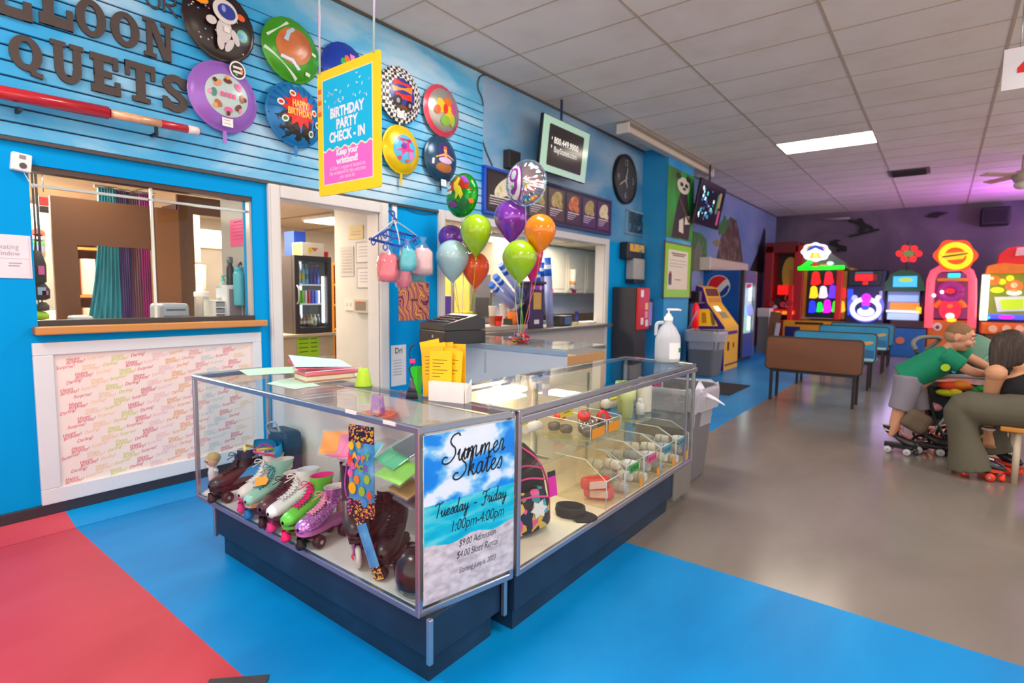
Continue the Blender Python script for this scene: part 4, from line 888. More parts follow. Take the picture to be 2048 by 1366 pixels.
q = m_+d*.5; b = B(); b.box((XW+.02, q.y-.008, q.z-.07), (XW+.1, q.y+.008, q.z-.055), BLACK); b.box((XW+.09, q.y-.008, q.z-.07), (XW+.105, q.y+.008, q.z-.02), BLACK); b.obj('bracket', t)
q = a; b = B(); b.box((XW+.02, q.y+.1, q.z-.07), (XW+.1, q.y+.116, q.z-.05), BLACK); b.obj('bracket', t)
# ---- foil balloons on the slats
PALE = glass_mat('ffffff', .05, .8)
def foil(lab, cx, cy, yt, yb, body, decs=(), tail=None, tagpx=None, rim=None, extra=None, R=None, bulge=.05, X=WS+.035):
    c = onx(cx, cy, X); R = R or (onx(cx, yt, X).z-onx(cx, yb, X).z)/2*.945; M = frame(c, (0, 1, 0), (0, 0, 1))
    t = thing('foil_balloon', lab, 'foil balloon', c, 0, 'foil balloons displayed on the slatwall')
    bl = bulge*R/.15; zf = lambda x, y: bl*max(0, 1-(x*x+y*y)/(R*R))**.8
    b = B(); n = 40
    rr = [0.001, .25, .5, .7, .85, .94, 1, 1.04, 1.04]
    def ring(k, s):
        r = R*min(k, 1.04); return [M@V((r*math.cos(a)*(1+.006*math.cos(20*a)*(k > .8)), r*math.sin(a)*(1+.006*math.cos(20*a)*(k > .8)), s*(zf(r*math.cos(a), r*math.sin(a)) if k < 1 else .0015))) for a in (2*PI*i/n for i in range(n))]
    b.rings([ring(k, 1) for k in rr[:-1]]+[ring(k, -.6) for k in reversed(rr[:-1])], body, cap=False); b.obj('body', t)
    if rim: b2 = B(); b2.rings([ring(.86, 1.03), ring(.95, 1.06), ring(1.03, 2)], rim, cap=False); b2.obj('rim', t)
    b = B()
    for i, (poly, m_) in enumerate(decs): b.decal([(x*R, y*R) for x, y in poly], M, m_, zf, eps=.0015+.0009*i)
    if extra: extra(b, M, R, zf)
    if decs or extra: b.obj('print', t)
    if tail:
        b = B(); L = tail*R; b.prism([(-.05*R, -R*1.0), (.05*R, -R*1.0), (.065*R, -R-L*.4), (.05*R, -R-L), (-.05*R, -R-L), (-.065*R, -R-L*.4)][::-1], M, .003, body); b.obj('valve', t)
    if tagpx:
        q = M.inverted()@onx(*tagpx, X+.02); w = .16*R; b = B(); b.box((q.x-w, q.y-w*.9, bl*.6), (q.x+w, q.y+w*.9, bl*.6+.002), WHITE, M=M)
        for k in (0, 1): b.box((q.x-w*.7, q.y-w*(.4-.6*k), bl*.6+.002), (q.x+w*.6, q.y-w*(.3-.6*k), bl*.6+.0024), mat('8a8a8a', .6), M=M)
        b.obj('price_tag', t)
    return t
def m0(c, r=.3): return mat(c, r, var=0)
E_ = ellpts
random.seed(11)
stars = [(starpts(math.cos(a)*r, math.sin(a)*r, .035, .015, 4), m0(random.choice(['e8e4dc', 'd8d0e8', 'e86a9a', '6ab0e8', 'f0d8a0']))) for a, r in ((random.uniform(0, 6.28), random.uniform(.35, .92)) for _ in range(34))]
SUIT = m0('cfcbc6', .5)
foil('black outer space foil balloon with an astronaut', 439, 50, -24, 124, mat('2c211d', .25, .3, var=.1), stars+[
    (E_(-.62, .42, .2, .12, 16, -.2), m0('f29a1c')), (E_(.5, .30, .13, .1), m0('f0641c')), (E_(.52, -.22, .17, .17), m0('1fae8a')), (E_(.47, -.24, .08, .06), m0('1f6ad0')),
    (E_(-.03, -.26, .22, .34, 20, -.1), SUIT), (E_(-.38, -.08, .14, .12), SUIT), (E_(.3, -.36, .1, .22, 16, .5), SUIT), (E_(-.12, -.6, .1, .2, 16, .2), SUIT), (E_(.13, -.62, .1, .2, 16, -.5), SUIT),
    (E_(.02, .28, .36, .34), m0('dad7d2', .5)), (E_(.05, .28, .26, .22, 20, -.1), m0('33439a', .15)), (E_(-.04, .34, .06, .1), m0('8fa0d8')), (rrect(-.05, -.3, .12, -.14, .03), m0('e8e4de'))], tail=None, bulge=.03)
foil('green foil balloon with a brown football', 582, 102, 38, 168, mat('3f9f1e', .25, .2, var=.25, sc=6), [
    ([(-.9, .25), (-.2, .85), (-.14, .78), (-.86, .17)], m0('dfeede')), ([(-.98, -.2), (.1, -.96), (.15, -.88), (-.94, -.12)], m0('dfeede')),
    (E_(-.02, .08, .66, .58, 28, .55), ramp_mat([(.3, 'a8522a'), (.6, 'c4703c'), (.8, 'd89058')], 5, .3, key='fball')), ([(-.42, .18), (-.28, .5), (-.05, .68), (.02, .6), (-.18, .42), (-.28, .14)], m0('a8cce0')), ([(-.5, -.3), (-.1, -.36), (.2, -.6), (.1, -.66), (-.14, -.46), (-.52, -.4)], m0('cfe2ee')),
    (rrect(.62, -.0, .85, .1, .02), m0('e8f4e0')), (rrect(.4, -.7, .62, -.6, .02), m0('e8f4e0'))], tail=None)
def ringprint(b, M, R, zf):
    for k in range(8):
        a = 2*PI*k/8; x, y = .42*math.cos(a)*R, .42*math.sin(a)*R
        b.decal(E_(x, y, .08*R, .13*R, 10, a), M, m0(('b0673a', 'e05a9a', '6a3a2a', 'd8986a', '4a8a7a')[k % 5]), zf, eps=.006); b.decal(E_(x*1.25, y*1.25, .06*R, .07*R, 10), M, m0(('6a3018', 'f08ab8', 'e8a04a')[k % 3]), zf, eps=.007)
    for k in range(4): b.decal(rrect((-.24+.12*k)*R, -.08*R, (-.15+.12*k)*R, .06*R, .02*R), M, m0('f05a9a'), zf, eps=.006)
t = foil('lilac foil balloon with a pale round picture and a badge', 447, 195, 122, 264, mat('9a68c4', .3, .15), [(E_(.0, -.0, .64, .62, 30), m0('b9cfca'))], tail=.38, tagpx=(452, 245), extra=ringprint)
q = onx(475, 141, WS+.075); b = B(); Mq = frame(q, (0, 1, 0), (0, 0, 1)); b.prism(E_(0, 0, .052, .056, 24), Mq, .003, WHITE); b.prism(E_(0, 0, .044, .047, 24), Mq, .004, m0('2c2420'))
for k in (-1, 1): b.prism(rrect(-.03, .014*k-.006, .03, .014*k+.008, .004), Mq, .0048, m0('e8e2d8'))
b.prism(E_(.026, -.0, .010, .010, 12), Mq, .0052, m0('f07a1c')); b.prism(E_(-.01, -.03, .010, .008, 12), Mq, .0052, m0('1fae8a')); b.obj('badge', t)
def hbprint(b, M, R, zf):
    for k in range(24):
        a = PI*(.02+k/24*.96); 
        if k % 2: b.decal([(.3*R*math.cos(a), .3*R*math.sin(a)), (.97*R*math.cos(a), .97*R*math.sin(a)), (.97*R*math.cos(a+.09), .97*R*math.sin(a+.09))], M, m0('0c5a9a'), zf, eps=.003)
    b.decal([(x*R, y*R) for x, y in starpts(0, .12, .62, .42, 12)], M, m0('e0281c'), zf, eps=.005)
    for s, y in (('HAPPY', .27), ('BIRTHDAY', .0)): b.text(s, M@Matrix.Translation((-.02*R, y*R, 0)), .30*R, m0('f8b81a'), bold=.002, d=zf(0, 0)+.007, sx=.62)
    for x, y in ((-.62, .25), (-.2, .62), (.55, .15), (-.5, -.25), (.45, -.55), (.7, -.2)): b.decal(E_(x*R, y*R, .11*R, .11*R, 14), M, m0('e8ece8'), zf, eps=.006); b.decal(E_(x*R, y*R, .07*R, .06*R, 12), M, m0(random.choice(['4a7a2a', 'd0421c', '8a2a4a'])), zf, eps=.007)
    for x in (.05, .5): b.decal([(x*R-.05*R, -.1*R), (x*R+.05*R, -.1*R), (x*R+.03*R, -.6*R), (x*R-.03*R, -.6*R)], M, m0('1f7ad8'), zf, eps=.0045)
foil('blue and black Happy Birthday foil balloon', 590, 231, 167, 297, mat('1478b8', .3, .2), [([(-.97, -.1), (-.5, -.0), (0, -.12), (.5, -.02), (.97, -.1), (.8, -.56), (.5, -.84), (0, -.98), (-.5, -.84), (-.8, -.56)], m0('2a2622'))], tail=.34, extra=hbprint)
foil('royal blue foil balloon partly hidden behind the hanging sign', 690, 142, 88, 200, mat('1a3fae', .3, .2), [(E_(-.25, .2, .14, .14), m0('2fae3a')), (E_(-.1, .35, .12, .14), m0('f06a3a')), (rrect(.05, .25, .3, .6, .04), m0('f08ac8')), (E_(.4, .25, .14, .13), m0('f0a02a')), (E_(.1, .1, .2, .12), m0('8a4ad0'))], tail=None)
chk = ramp_mat([(0, '1c1a1a'), (.5, 'e4e0dc')], 36, .4, kind='checker', key='checker')
foil('black and white checkered foil balloon with a red truck', 800, 190, 133, 247, chk, [(E_(0, 0, .60, .58, 28), m0('32348a')), ([(-.55, .2), (.5, .38), (.45, .1), (-.45, -.0)], m0('f08a1c')), ([(-.4, .5), (.35, .42), (.4, .3), (-.45, .28)], m0('e0301c')), ([(-.4, -.02), (.42, .05), (.45, -.2), (-.35, -.25)], m0('e02a1c')), ([(-.55, -.25), (.5, -.45), (.3, -.6), (-.3, -.55)], m0('6a3a1c')), (E_(-.26, -.3, .19, .2), m0('1f1c22')), (E_(.32, -.36, .17, .18), m0('1f1c22')), (E_(-.26, -.3, .08, .09), m0('9a9aa2')), (E_(.32, -.36, .07, .08), m0('9a9aa2'))], tail=.2, tagpx=(800, 228), bulge=.03)
foil('silver foil balloon with a red rim and festive shapes', 883, 222, 170, 275, mat('a9a49c', .3, .5), [(E_(-.3, .1, .2, .3, 16, .3), m0('e8b82a')), (E_(.1, .3, .25, .22), m0('d8682a')), (E_(.15, -.2, .3, .35), m0('d8b81a')), (E_(.42, .12, .2, .25), m0('c04a8a')), (E_(-.05, -.45, .25, .2), m0('7aae2a')), (E_(-.5, -.1, .15, .18), m0('e05a2a')), (E_(.4, -.4, .15, .2), m0('a0c23a')), (E_(-.1, .0, .12, .2), m0('e0301c'))], tail=None, rim=mat('e0445a', .25, .2))
foil('yellow foil balloon with a round pink and blue picture', 802, 300, 250, 350, mat('e8c40c', .25, .25), [(E_(.0, .0, .62, .60, 28), m0('4ab0d8')), ([(-.5, -.1), (-.2, .35), (.2, .4), (.5, .0), (.35, -.4), (.1, -.1), (-.2, -.3)], m0('d83a8a')), (rrect(-.4, .3, .35, .46, .04), m0('b02a6a')), (E_(.3, -.25, .14, .2, 14, .5), m0('f07ab8')), (E_(-.3, -.4, .1, .08), m0('d83a4a')), (E_(.1, -.48, .1, .07), m0('e8582a')), (E_(-.12, .1, .14, .1), m0('7a3a9a'))], tail=.5)
foil('dark teal foil balloon with a dancer in a white skirt', 881, 318, 272, 366, mat('1f4560', .25, .2), [(E_(0, .2, .42, .5, 24), m0('3c2a6a')), (E_(0, -.42, .5, .22, 24), m0('a8642a')), (E_(0, .35, .1, .13), m0('f0a86a')), (rrect(-.09, -.1, .09, .25, .05), m0('f09a5a')), ([(-.1, .18), (-.55, .0), (-.55, -.06), (-.08, .08)], m0('f0a86a')), ([(.1, .18), (.6, .05), (.6, -.02), (.08, .08)], m0('f0a86a')), (E_(0, -.12, .42, .14), m0('c8b0d8')), (rrect(-.72, -.35, -.62, -.1, .03), m0('e8e8ee')), (E_(0, .46, .12, .06), m0('d8682a'))], tail=.45, tagpx=(884, 366))
# ---- hanging birthday sign
a, c = ony(634, 150, 1.9), ony(760, 103, 1.9); lo = ony(633, 393, 1.9)
x0, x1, z0, z1 = a.x, c.x, lo.z-.005, a.z+.005
t = thing('hanging_sign', 'yellow framed Birthday Party Check-In sign hanging from ribbons', 'hanging sign', ((x0+x1)/2, 1.9, z0))
w, h = x1-x0, z1-z0; M = frame((x0, 1.9, z0), (1, 0, 0), (0, 0, 1))
b = B(); b.prism(rrect(0, 0, w, h, .018), M@Matrix.Translation((0, 0, -.008)), .008, mat('fadc04', .4, var=.02)); b.obj('board', t)
b = B(); ix0, ix1, iz0, iz1 = w*.10, w*.88, h*.09, h*.92; wv = h*.36
def wave(z, dz=0): return [(ix1-(ix1-ix0)*i/30, z+.008*math.sin(i*1.25)+dz) for i in range(31)]
b.prism([(ix0-.006, iz0-.006), (ix1+.006, iz0-.006), (ix1+.006, iz1+.006), (ix0-.006, iz1+.006)], M, .0008, mat('f4eeb8', .5))
b.prism([(ix1, iz1), (ix0, iz1)]+list(reversed(wave(wv, .006))), M, .0016, m0('0fc0ea', .45))
b.prism([(ix0, iz0), (ix1, iz0)]+wave(wv, -.004), M, .0016, m0('f06fce', .45)); b.obj('poster', t)
b = B(); L_ = m0('eef2f8', .5)
def st(s, zz, size, bold=.004, sx=1, m_=L_): b.text(s, M@Matrix.Translation(((ix0+ix1)/2, h*zz, 0)), size, m_, bold=bold, d=.0022, sx=sx)
st('BIRTHDAY', .640, .074, .0035, .86); st('PARTY', .545, .074, .0035, .86); st('CHECK - IN', .450, .074, .0035, .84)
b.obj('lettering', t); b = B(); st('Keep your', .325, .050, .0022, .92); st('wristband!', .258, .050, .0022, .92); b.obj('lettering', t); b = B()
P_ = m0('f8c8ea', .5); st('A 2-for-1 coupon is located on', .205, .031, .0006, .83, P_); st('the wristband for the next time', .168, .031, .0006, .83, P_); st('you come in!', .131, .031, .0006, .83, P_); b.obj('lettering', t)
b = B(); random.seed(4)
for k in range(30):
    x, y, a_ = random.uniform(ix0+.02, ix1-.02), h*random.uniform(.70, .90), random.uniform(0, 3)
    b.prism([(x+.011*math.cos(a_), y+.011*math.sin(a_)), (x+.004*math.cos(a_+1.6), y+.004*math.sin(a_+1.6)), (x-.011*math.cos(a_), y-.011*math.sin(a_)), (x-.004*math.cos(a_+1.6), y-.004*math.sin(a_+1.6))], M, .0021, m0(random.choice(['e8f4fa', 'b8a8f0', 'e8f4fa', '9ae0e8'])))
b.obj('confetti_print', t)
b = B()
for k in range(5): b.box((w*.015, h*(.83-.045*k), 0), (w*.07, h*(.865-.045*k), .002), mat(('e8703a', 'f0b48a')[k % 2], .6), M=M)
b.obj('ticket_strip', t)
for xx, zz, sgn in ((.06, .995, -1), (.92, .995, 1)):
    b = B(); rb = ramp_mat([(.3, 'e8a8cc'), (.5, 'a8d8d0'), (.7, 'd8b0e0')], 5, .3, key='ribbon'); b.tube([(x0+w*xx, 1.896, z1-.01), (x0+w*xx+.002*sgn, 1.9, z1+.3), (x0+w*xx, 1.905, H-.005)], .006, rb, n=6, flat=.3); b.obj('ribbon', t)
# ---- framed wrapping-paper panel under the window
a, c = onx(64, 688, XW+.02), onx(510, 664, XW+.02); z1 = (a.z+c.z)/2; y0, y1 = a.y, 1.975; z0 = .105
t = thing('panel', 'white framed panel covered in Happy Birthday wrapping paper', 'panel', (XW, (y0+y1)/2, z0)); fw = .085
b = B()
for p, q in (((y0, z0), (y1, z0+fw)), ((y0, z1-fw*.8), (y1, z1)), ((y0, z0+fw), (y0+fw, z1-fw*.8)), ((y1-fw*.7, z0+fw), (y1, z1-fw*.8))): b.box((XW+.001, p[0], p[1]), (XW+.026, q[0], q[1]), mat('dfe4e6', .45, var=.03), bev=.004)
b.obj('frame', t)
b = B(); b.box((XW+.002, y0+.02, z0+.02), (XW+.008, y1-.02, z1-.02), mat('f4e6dc', .6, var=.03)); b.obj('wrapping_paper', t)
b = B(); M = frame((XW+.0082, 0, 0), (0, 1, 0), (0, 0, 1)); random.seed(21); pal = ['e0506a', 'f0a04a', 'c8d84a', 'b4d4da', 'f2c0c8', 'f4cf9a', 'e88a9a', 'd8466a']
y = y0+fw+.05; row = 0
ph = [('Happy', 'Birthday!'), ('Surprise!',), ('Happy', 'Birthday!'), ('Darling!',)]
z = z0+fw+.03
while z < z1-fw-.0:
    y = y0+fw+.05+(row % 3)*.035; k = row*3
    while y < y1-fw*.7-.05:
        Mr = M@Matrix.Translation((y, z, 0))@Matrix.Rotation(R_(random.uniform(4, 14)), 4, 'Z'); cm = m0(pal[(k*5+row) % 8], .6)
        for j, s in enumerate(ph[k % 4]): b.text(s, Mr@Matrix.Translation((.01*j, -.018*j, 0)), .026, cm, shear=.4, d=.0006, sx=.9)
        y += .105; k += 1
    z += .042; row += 1
b.obj('print', t)
# ---- papers, small boxes
def paper_on(lab, X, q, m_, lines=(), name='notice', cat='notice', par=None, d=.002, hdr=None, shp=None):
    P = [onx(*p, X) for p in q]; y0, y1 = (P[0].y+P[3].y)/2, (P[1].y+P[2].y)/2; z1, z0 = (P[0].z+P[1].z)/2, (P[2].z+P[3].z)/2
    M = frame((X, y0, z0), (0, 1, 0), (0, 0, 1)); w, h = y1-y0, z1-z0
    t = thing(name, lab, cat, (X, (y0+y1)/2, (z0+z1)/2)); b = B(); b.box((0, 0, 0), (w, h, d), m_, M=M); b.obj('sheet', t)
    b = B()
    for li, l in enumerate(lines):
        if isinstance(l[0], str): b.text(l[0], M@Matrix.Translation((l[1]*w, l[2]*h, 0)), l[3]*h, l[4], d=d+.0006+.0003*li, sx=l[5] if len(l) > 5 else .9, bold=l[6] if len(l) > 6 else 0)
        else: b.box((l[0]*w, l[1]*h, d), (l[2]*w, l[3]*h, d+.0008+.0003*li), l[4], M=M)
    if lines: b.obj('print', t)
    return t, M, w, h
GT = m0('a4a2ac', .7); 
paper_on('white notice with grey writing on the blue wall left of the ticket window', XW+.002, ((-45, 465), (60, 472), (66, 556), (-45, 556)), mat('e4dfe6', .6), [('Skating', .54, .72, .16, GT), ('Window', .52, .57, .15, GT), (.55, .34, .8, .36, GT), (.55, .28, .76, .30, GT), (.2, .46, .93, .465, m0('e6c0c8')), (.95, .05, .965, .93, m0('eec8cc'))])
t = thing('wall_camera', 'small white square camera box above the window\'s top left corner', 'camera', onx(40, 326, XW+.03)); q = onx(40, 326, XW); Mq = frame(q, (0, 1, 0), (0, 0, 1))@Matrix.Rotation(R_(-6), 4, 'Z')
b = B(); b.box((-.04, -.045, 0), (.04, .045, .04), WHITE, M=Mq, bev=.006); b.obj('housing', t); b = B(); b.prism(E_(.005, -.018, .015, .015, 16), Mq, .044, mat('4a4a52', .3)); b.obj('lens', t); b = B(); b.prism(rrect(-.012, .015, .014, .035, .004), Mq, .042, mat('8a8a92', .5)); b.obj('sensor', t)
b = B(); b.tube([q+V((.01, .01, -.045)), q+V((.008, .03, -.09)), q+V((.006, .045, -.12))], .002, WHITE, n=5); b.obj('wire', t)
# psychedelic poster, drinks sign
psy = ramp_mat([(0, '3a1f5a'), (.15, 'e83a2a'), (.3, 'f8d02a'), (.45, '5a3ad0'), (.6, 'e86a2a'), (.75, '2a1a3a'), (.9, 'f2a04a')], 4.5, .5, kind='rings', dist=16, detail=2, key='psy')
paper_on('psychedelic swirl poster on the blue wall beside the concession opening', XW+.002, ((797, 568), (857, 560), (858, 638), (797, 643)), psy, [(.38, .5, .62, .56, m0('5a2a24'))], 'swirl_poster', 'poster')
paper_on('white drinks price sheet behind the brush', XW+.002, ((782, 690), (812, 690), (812, 770), (782, 772)), mat('eae6e4', .6), [('Dri', .5, .86, .2, INK, .9, .001)]+[(.15, .62-.07*k, .7, .635-.07*k, GT) for k in range(6)])
# ---- clock, speaker, cable, TV, menu boards
q = onx(1251, 359, XW+.03); Rc = (onx(1251, 309, XW+.03).z-onx(1251, 409, XW+.03).z)/2; M = frame((XW+.001, q.y, q.z), (0, 1, 0), (0, 0, 1))
t = thing('wall_clock', 'round black wall clock with pale numerals', 'clock', q); b = B(); b.lathe([(0, 0), (Rc, 0), (Rc, .05), (Rc*.93, .055), (Rc*.9, .035)], BLACK, 40, M); b.obj('rim', t)
b = B(); b.lathe([(0, .034), (Rc*.9, .034)], mat('3a3634', .35), 40, M); b.obj('dial', t)
for s, x, y in (('12', 0, .66), ('3', .66, 0), ('6', 0, -.66), ('9', -.66, 0)): b = B(); b.text(s, M@Matrix.Translation((x*Rc, y*Rc, 0)), .36*Rc, m0('b8b2aa'), d=.037); b.obj('numeral', t)
for a_, L in ((-15, .5), (118, .62), (200, .35)): b = B(); b.box((-.008, -.05, .038), (.008, L*Rc, .041), m0('c8c4bc'), M=M@Matrix.Rotation(R_(a_), 4, 'Z')); b.obj('hand', t)
q, q2 = onx(1015, 302, XW+.06), onx(1037, 342, XW+.06); t = thing('wall_speaker', 'small black upright speaker on the wall between the boards and television', 'speaker', q); b = B(); b.box((XW+.001, q.y, q2.z), (XW+.09, q2.y, q.z+.02), mat('2e2a2c', .6), bev=.006); b.obj('cabinet', t); b = B(); b.box((XW+.09, q.y+.015, q2.z+.02), (XW+.094, q2.y-.015, q.z), mat('1d1b1d', .8)); b.obj('grille', t)
b = B(); b.tube(crom([onx(*p, XW+.012) for p in ((990, 150), (962, 152), (956, 175), (966, 205), (964, 260), (968, 290), (985, 332))], 6), .006, mat('3a3a44', .6), n=6); tag(b.obj('cable'), 'thin dark cable hanging down the wall beside the slats', 'cable')
def tv(lab, q, X, paint, name='television', tilt=.1):
    P = [onx(*p, X) for p in q]; y0, y1 = (P[0].y+P[3].y)/2, (P[1].y+P[2].y)/2; z1, z0 = (P[0].z+P[1].z)/2, (P[2].z+P[3].z)/2; w, h = y1-y0, z1-z0
    M = frame((X, y0, z0), (0, 1, 0), (tilt, 0, 1)); t = thing(name, lab, 'television', (X, (y0+y1)/2, z0))
    b = B(); b.box((0, 0, -.045), (w, h, 0), mat('17161a', .3), M=M, bev=.006); b.obj('casing', t)
    b = B(); paint(b, M, w, h); b.obj('screen', t)
    b = B(); yc = (y0+y1)/2; b.tube([M@V((w/2, h*.5, -.04)), (XW+.02, yc, z0+h*.6)], .02, BLACK); b.tube([M@V((w/2, h*.5, -.05)), M@V((w/2, h*1.02, -.1)), ((M@V((w/2, h, -.1))).x, yc, min(H, z1+.5))], .015, mat('2a3a6a', .5)); b.obj('mount', t)
    return t
def scr1(b, M, w, h):
    b.prism([(.008, .008), (w-.008, .008), (w-.008, h-.008), (.008, h-.008)], M, .001, mat('a8cdb8', .12, emit=.35, var=0)); b.prism(rrect(w*.13, h*.13, w*.87, h*.87, .02), M, .0018, mat('35302e', .12, emit=.1, var=0))
    tm = mat('e8e6e0', .4, emit=.5, var=0); b.text('800.449.9000', M@Matrix.Translation((w*.5, h*.6, 0)), h*.16, tm, d=.0026, sx=1.0, bold=.002); b.text('BayStates.com', M@Matrix.Translation((w*.5, h*.44, 0)), h*.15, tm, d=.0026, sx=.95)
    b.prism(E_(w*.2, h*.63, .008, .018, 10), M, .002, tm); b.prism(E_(w*.2, h*.48, .008, .018, 10), M, .002, tm)
tv('television showing a mint bordered contact screen high above the menu boards', ((1080, 228), (1174, 268), (1168, 366), (1076, 340)), -3.55, scr1)
def scr2(b, M, w, h):
    b.prism([(.008, .008), (w-.008, .008), (w-.008, h-.008), (.008, h-.008)], M, .001, mat('15141f', .12, emit=.3, var=0)); random.seed(8)
    for k in range(40):
        x, y, r = random.uniform(.08, .62), random.uniform(.1, .8), random.uniform(.02, .055)
        b.prism(rrect(x*w, y*h, x*w+r*w, y*h+r*h*1.6, .003), M, .0016+.00001*k, mat(random.choice(['1c8a9a', '3ac8c0', '9ae8e0', '1a5a9a', 'c8e8e8', '2a3a6a']), .3, emit=.8, var=0))
    for x, y0_, y1_, c in ((.72, .35, .8, '3a6a4a'), (.84, .1, .45, 'a03a6a'), (.78, .5, .85, '8a7a4a')): b.prism(rrect(x*w, y0_*h, (x+.08)*w, y1_*h, .004), M, .0019, mat(c, .3, emit=.6, var=0))
tv('tilted television with a night city picture beyond the panda mural', ((1390, 352), (1443, 384), (1431, 458), (1385, 447)), -3.30, scr2, tilt=.18)
def board(lab, q, X, n, blue, cols):
    P = [onx(*p, X) for p in q]; y0, y1 = P[0].y, P[1].y; z1 = (P[0].z+P[1].z)/2; z0 = (P[2].z+P[3].z)/2; w, h = y1-y0, z1-z0
    M = frame((X, y0, z0), (0, 1, 0), (0, 0, 1)); t = thing('menu_board', lab, 'menu board', (X, (y0+y1)/2, z0)); fb = mat('1a4fc0', .3) if blue else mat('27306a', .35)
    b = B()
    for p, r in (((-.03, -.03), (w+.03, 0)), ((-.03, h), (w+.03, h+.03)), ((-.03, 0), (0, h)), ((w, 0), (w+.03, h))): b.box((p[0], p[1], -.05), (r[0], r[1], .012), fb, M=M, bev=.006)
    b.box((0, 0, -.05), (w, h, 0), mat('1b1518', .4), M=M); b.obj('frame', t)
    for k in range(n):
        pw = w/n; x0 = k*pw+.025; x1 = (k+1)*pw-.025; c1_, c2_, c3_ = cols[k % len(cols)]; b = B()
        b.prism([(x0, .03), (x1, .03), (x1, h-.03), (x0, h-.03)], M, .003, mat(c1_, .3, emit=.12, var=.03)); f = ramp_mat([(.3, c2_), (.55, c3_), (.75, 'd8b880')], 18, .4, key=('food', c2_, c3_), emit=.12)
        b.prism(E_((x0+x1)/2, h*.66, pw*.33, h*.2, 18, .5), M, .004, f); b.prism(E_((x0+x1)/2+.04, h*.56, pw*.26, h*.12, 16, -.4), M, .0045, f)
        for j in range(3): b.box((x0+.03, h*(.30-.06*j), .003), (x0+pw*(.6-.1*j), h*(.325-.06*j), .0046), m0('c8bcc0'), M=M)
        b.box((x0+.04, h*.36, .003), (x1-.04, h*.395, .0046), m0('e0d4d0'), M=M); b.obj('menu_panel', t)
board('menu board in a bright blue frame with a wrapped sandwich picture', ((972, 336), (1048, 358), (1048, 430), (972, 426)), XW+.055, 1, True, [('2a2326', 'b8b04a', 'e0d8c4')])
board('long dark menu board of five food pictures behind the silver balloon', ((1056, 360), (1221, 404), (1221, 466), (1056, 436)), XW+.055, 5, False, [('5a4a40', '8a7a3a', 'a89a6a'), ('4a3438', '8a7a3a', 'b09a5a'), ('3a2438', 'a8482a', 'd0703a'), ('42285a', 'b89a4a', '9a8a4a'), ('4a2a52', 'c0b090', 'e0d0a8')])
# stencil sign, dispenser, vending cabinet near the column
q = [onx(*p, XW+.03) for p in ((1254, 419), (1293, 428), (1292, 474), (1254, 466))]; y0, y1, z0, z1 = q[0].y, q[1].y, q[2].z, q[0].z; M = frame((XW+.03, y0, z0), (0, 1, 0), (0, 0, 1)); w, h = y1-y0, z1-z0
t = thing('stencil_sign', 'small open metal word sign under the clock', 'sign', q[0]); b = B(); MM = mat('c4cace', .35, .4)
b.tube([M@V(p) for p in ((0, 0, 0), (w, 0, 0), (w, h, 0), (0, h, 0))], .010, MM, n=6, closed=True); b.obj('frame', t)
b = B(); b.text('EBUK', M@Matrix.Translation((w/2, h*.7, 0)), h*.56, mat('2c343c', .5), d=0, sx=.95, bold=.008); b.text('UGC-I', M@Matrix.Translation((w/2, h*.28, 0)), h*.56, mat('2c343c', .5), d=0, sx=.85, bold=.008); b.obj('lettering', t)
q = [onx(*p, XW+.12) for p in ((1254, 483), (1288, 488), (1288, 522), (1254, 518))]; y0, y1 = q[0].y, q[1].y
t = thing('ticket_dispenser', 'wall mounted dispenser box with a yellow picture and grey lower case', 'dispenser', q[0])
b = B(); b.box((XW+.001, y0, q[3].z), (XW+.14, y1, q[0].z), mat('23262c', .5), bev=.02); b.obj('housing', t); b = B(); b.box((XW+.14, y0+.06, q[3].z+.12), (XW+.143, y1-.03, q[0].z-.02), ramp_mat([(.4, 'f2a01c'), (.5, 'f2c43a'), (.65, '4a7a9a'), (.8, 'd8d04a')], 9, .4, key='disp')); b.obj('picture', t)
q2 = [onx(*p, XW+.12) for p in ((1264, 516), (1286, 520), (1286, 568), (1266, 566))]; b = B(); b.box((XW+.02, q2[0].y, q2[2].z+.06), (XW+.16, q2[1].y, q2[0].z), mat('b0aca8', .5), bev=.02); b.obj('lower_case', t); b = B(); b.box((XW+.03, q2[0].y+.02, q2[2].z), (XW+.17, q2[1].y-.02, q2[2].z+.06), mat('2a282a', .4), bev=.01); b.obj('spout', t)
a = ony(1233, 640, 7.25); c = ony(1270, 640, 7.25); zt = ony(1270, 574, 7.25).z; yv = onx(1293, 640, c.x).y
t = thing('vending_cabinet', 'tall dark cabinet with a red printed front by the column', 'cabinet', (c.x, 7.3, 0)); b = B(); b.box((XW+.01, 7.25, 0), (c.x, yv, zt), mat('37343a', .55), bev=.008); b.obj('body', t)
zr = ony(1270, 660, 7.25).z; b = B(); b.box((c.x, 7.27, zr), (c.x+.04, yv-.01, zt-.01), mat('d0141c', .35), bev=.006); b.obj('front_panel', t)
for k, (y_, z_, c_) in enumerate(((.3, .85, 'f2f0ee'), (.35, .2, 'f0e8e4'), (.75, .55, 'e8c82a'), (.75, .35, 'e89aa8'), (.8, .15, 'f0e4e0'))): b = B(); b.prism(rrect(-.04, -.05, .05, .05, .01), frame((c.x+.0402, 7.27+(yv-7.29)*y_, zr+(zt-zr)*z_), (0, 1, 0), (0, 0, 1)), .001, m0(c_)); b.obj('sticker', t)
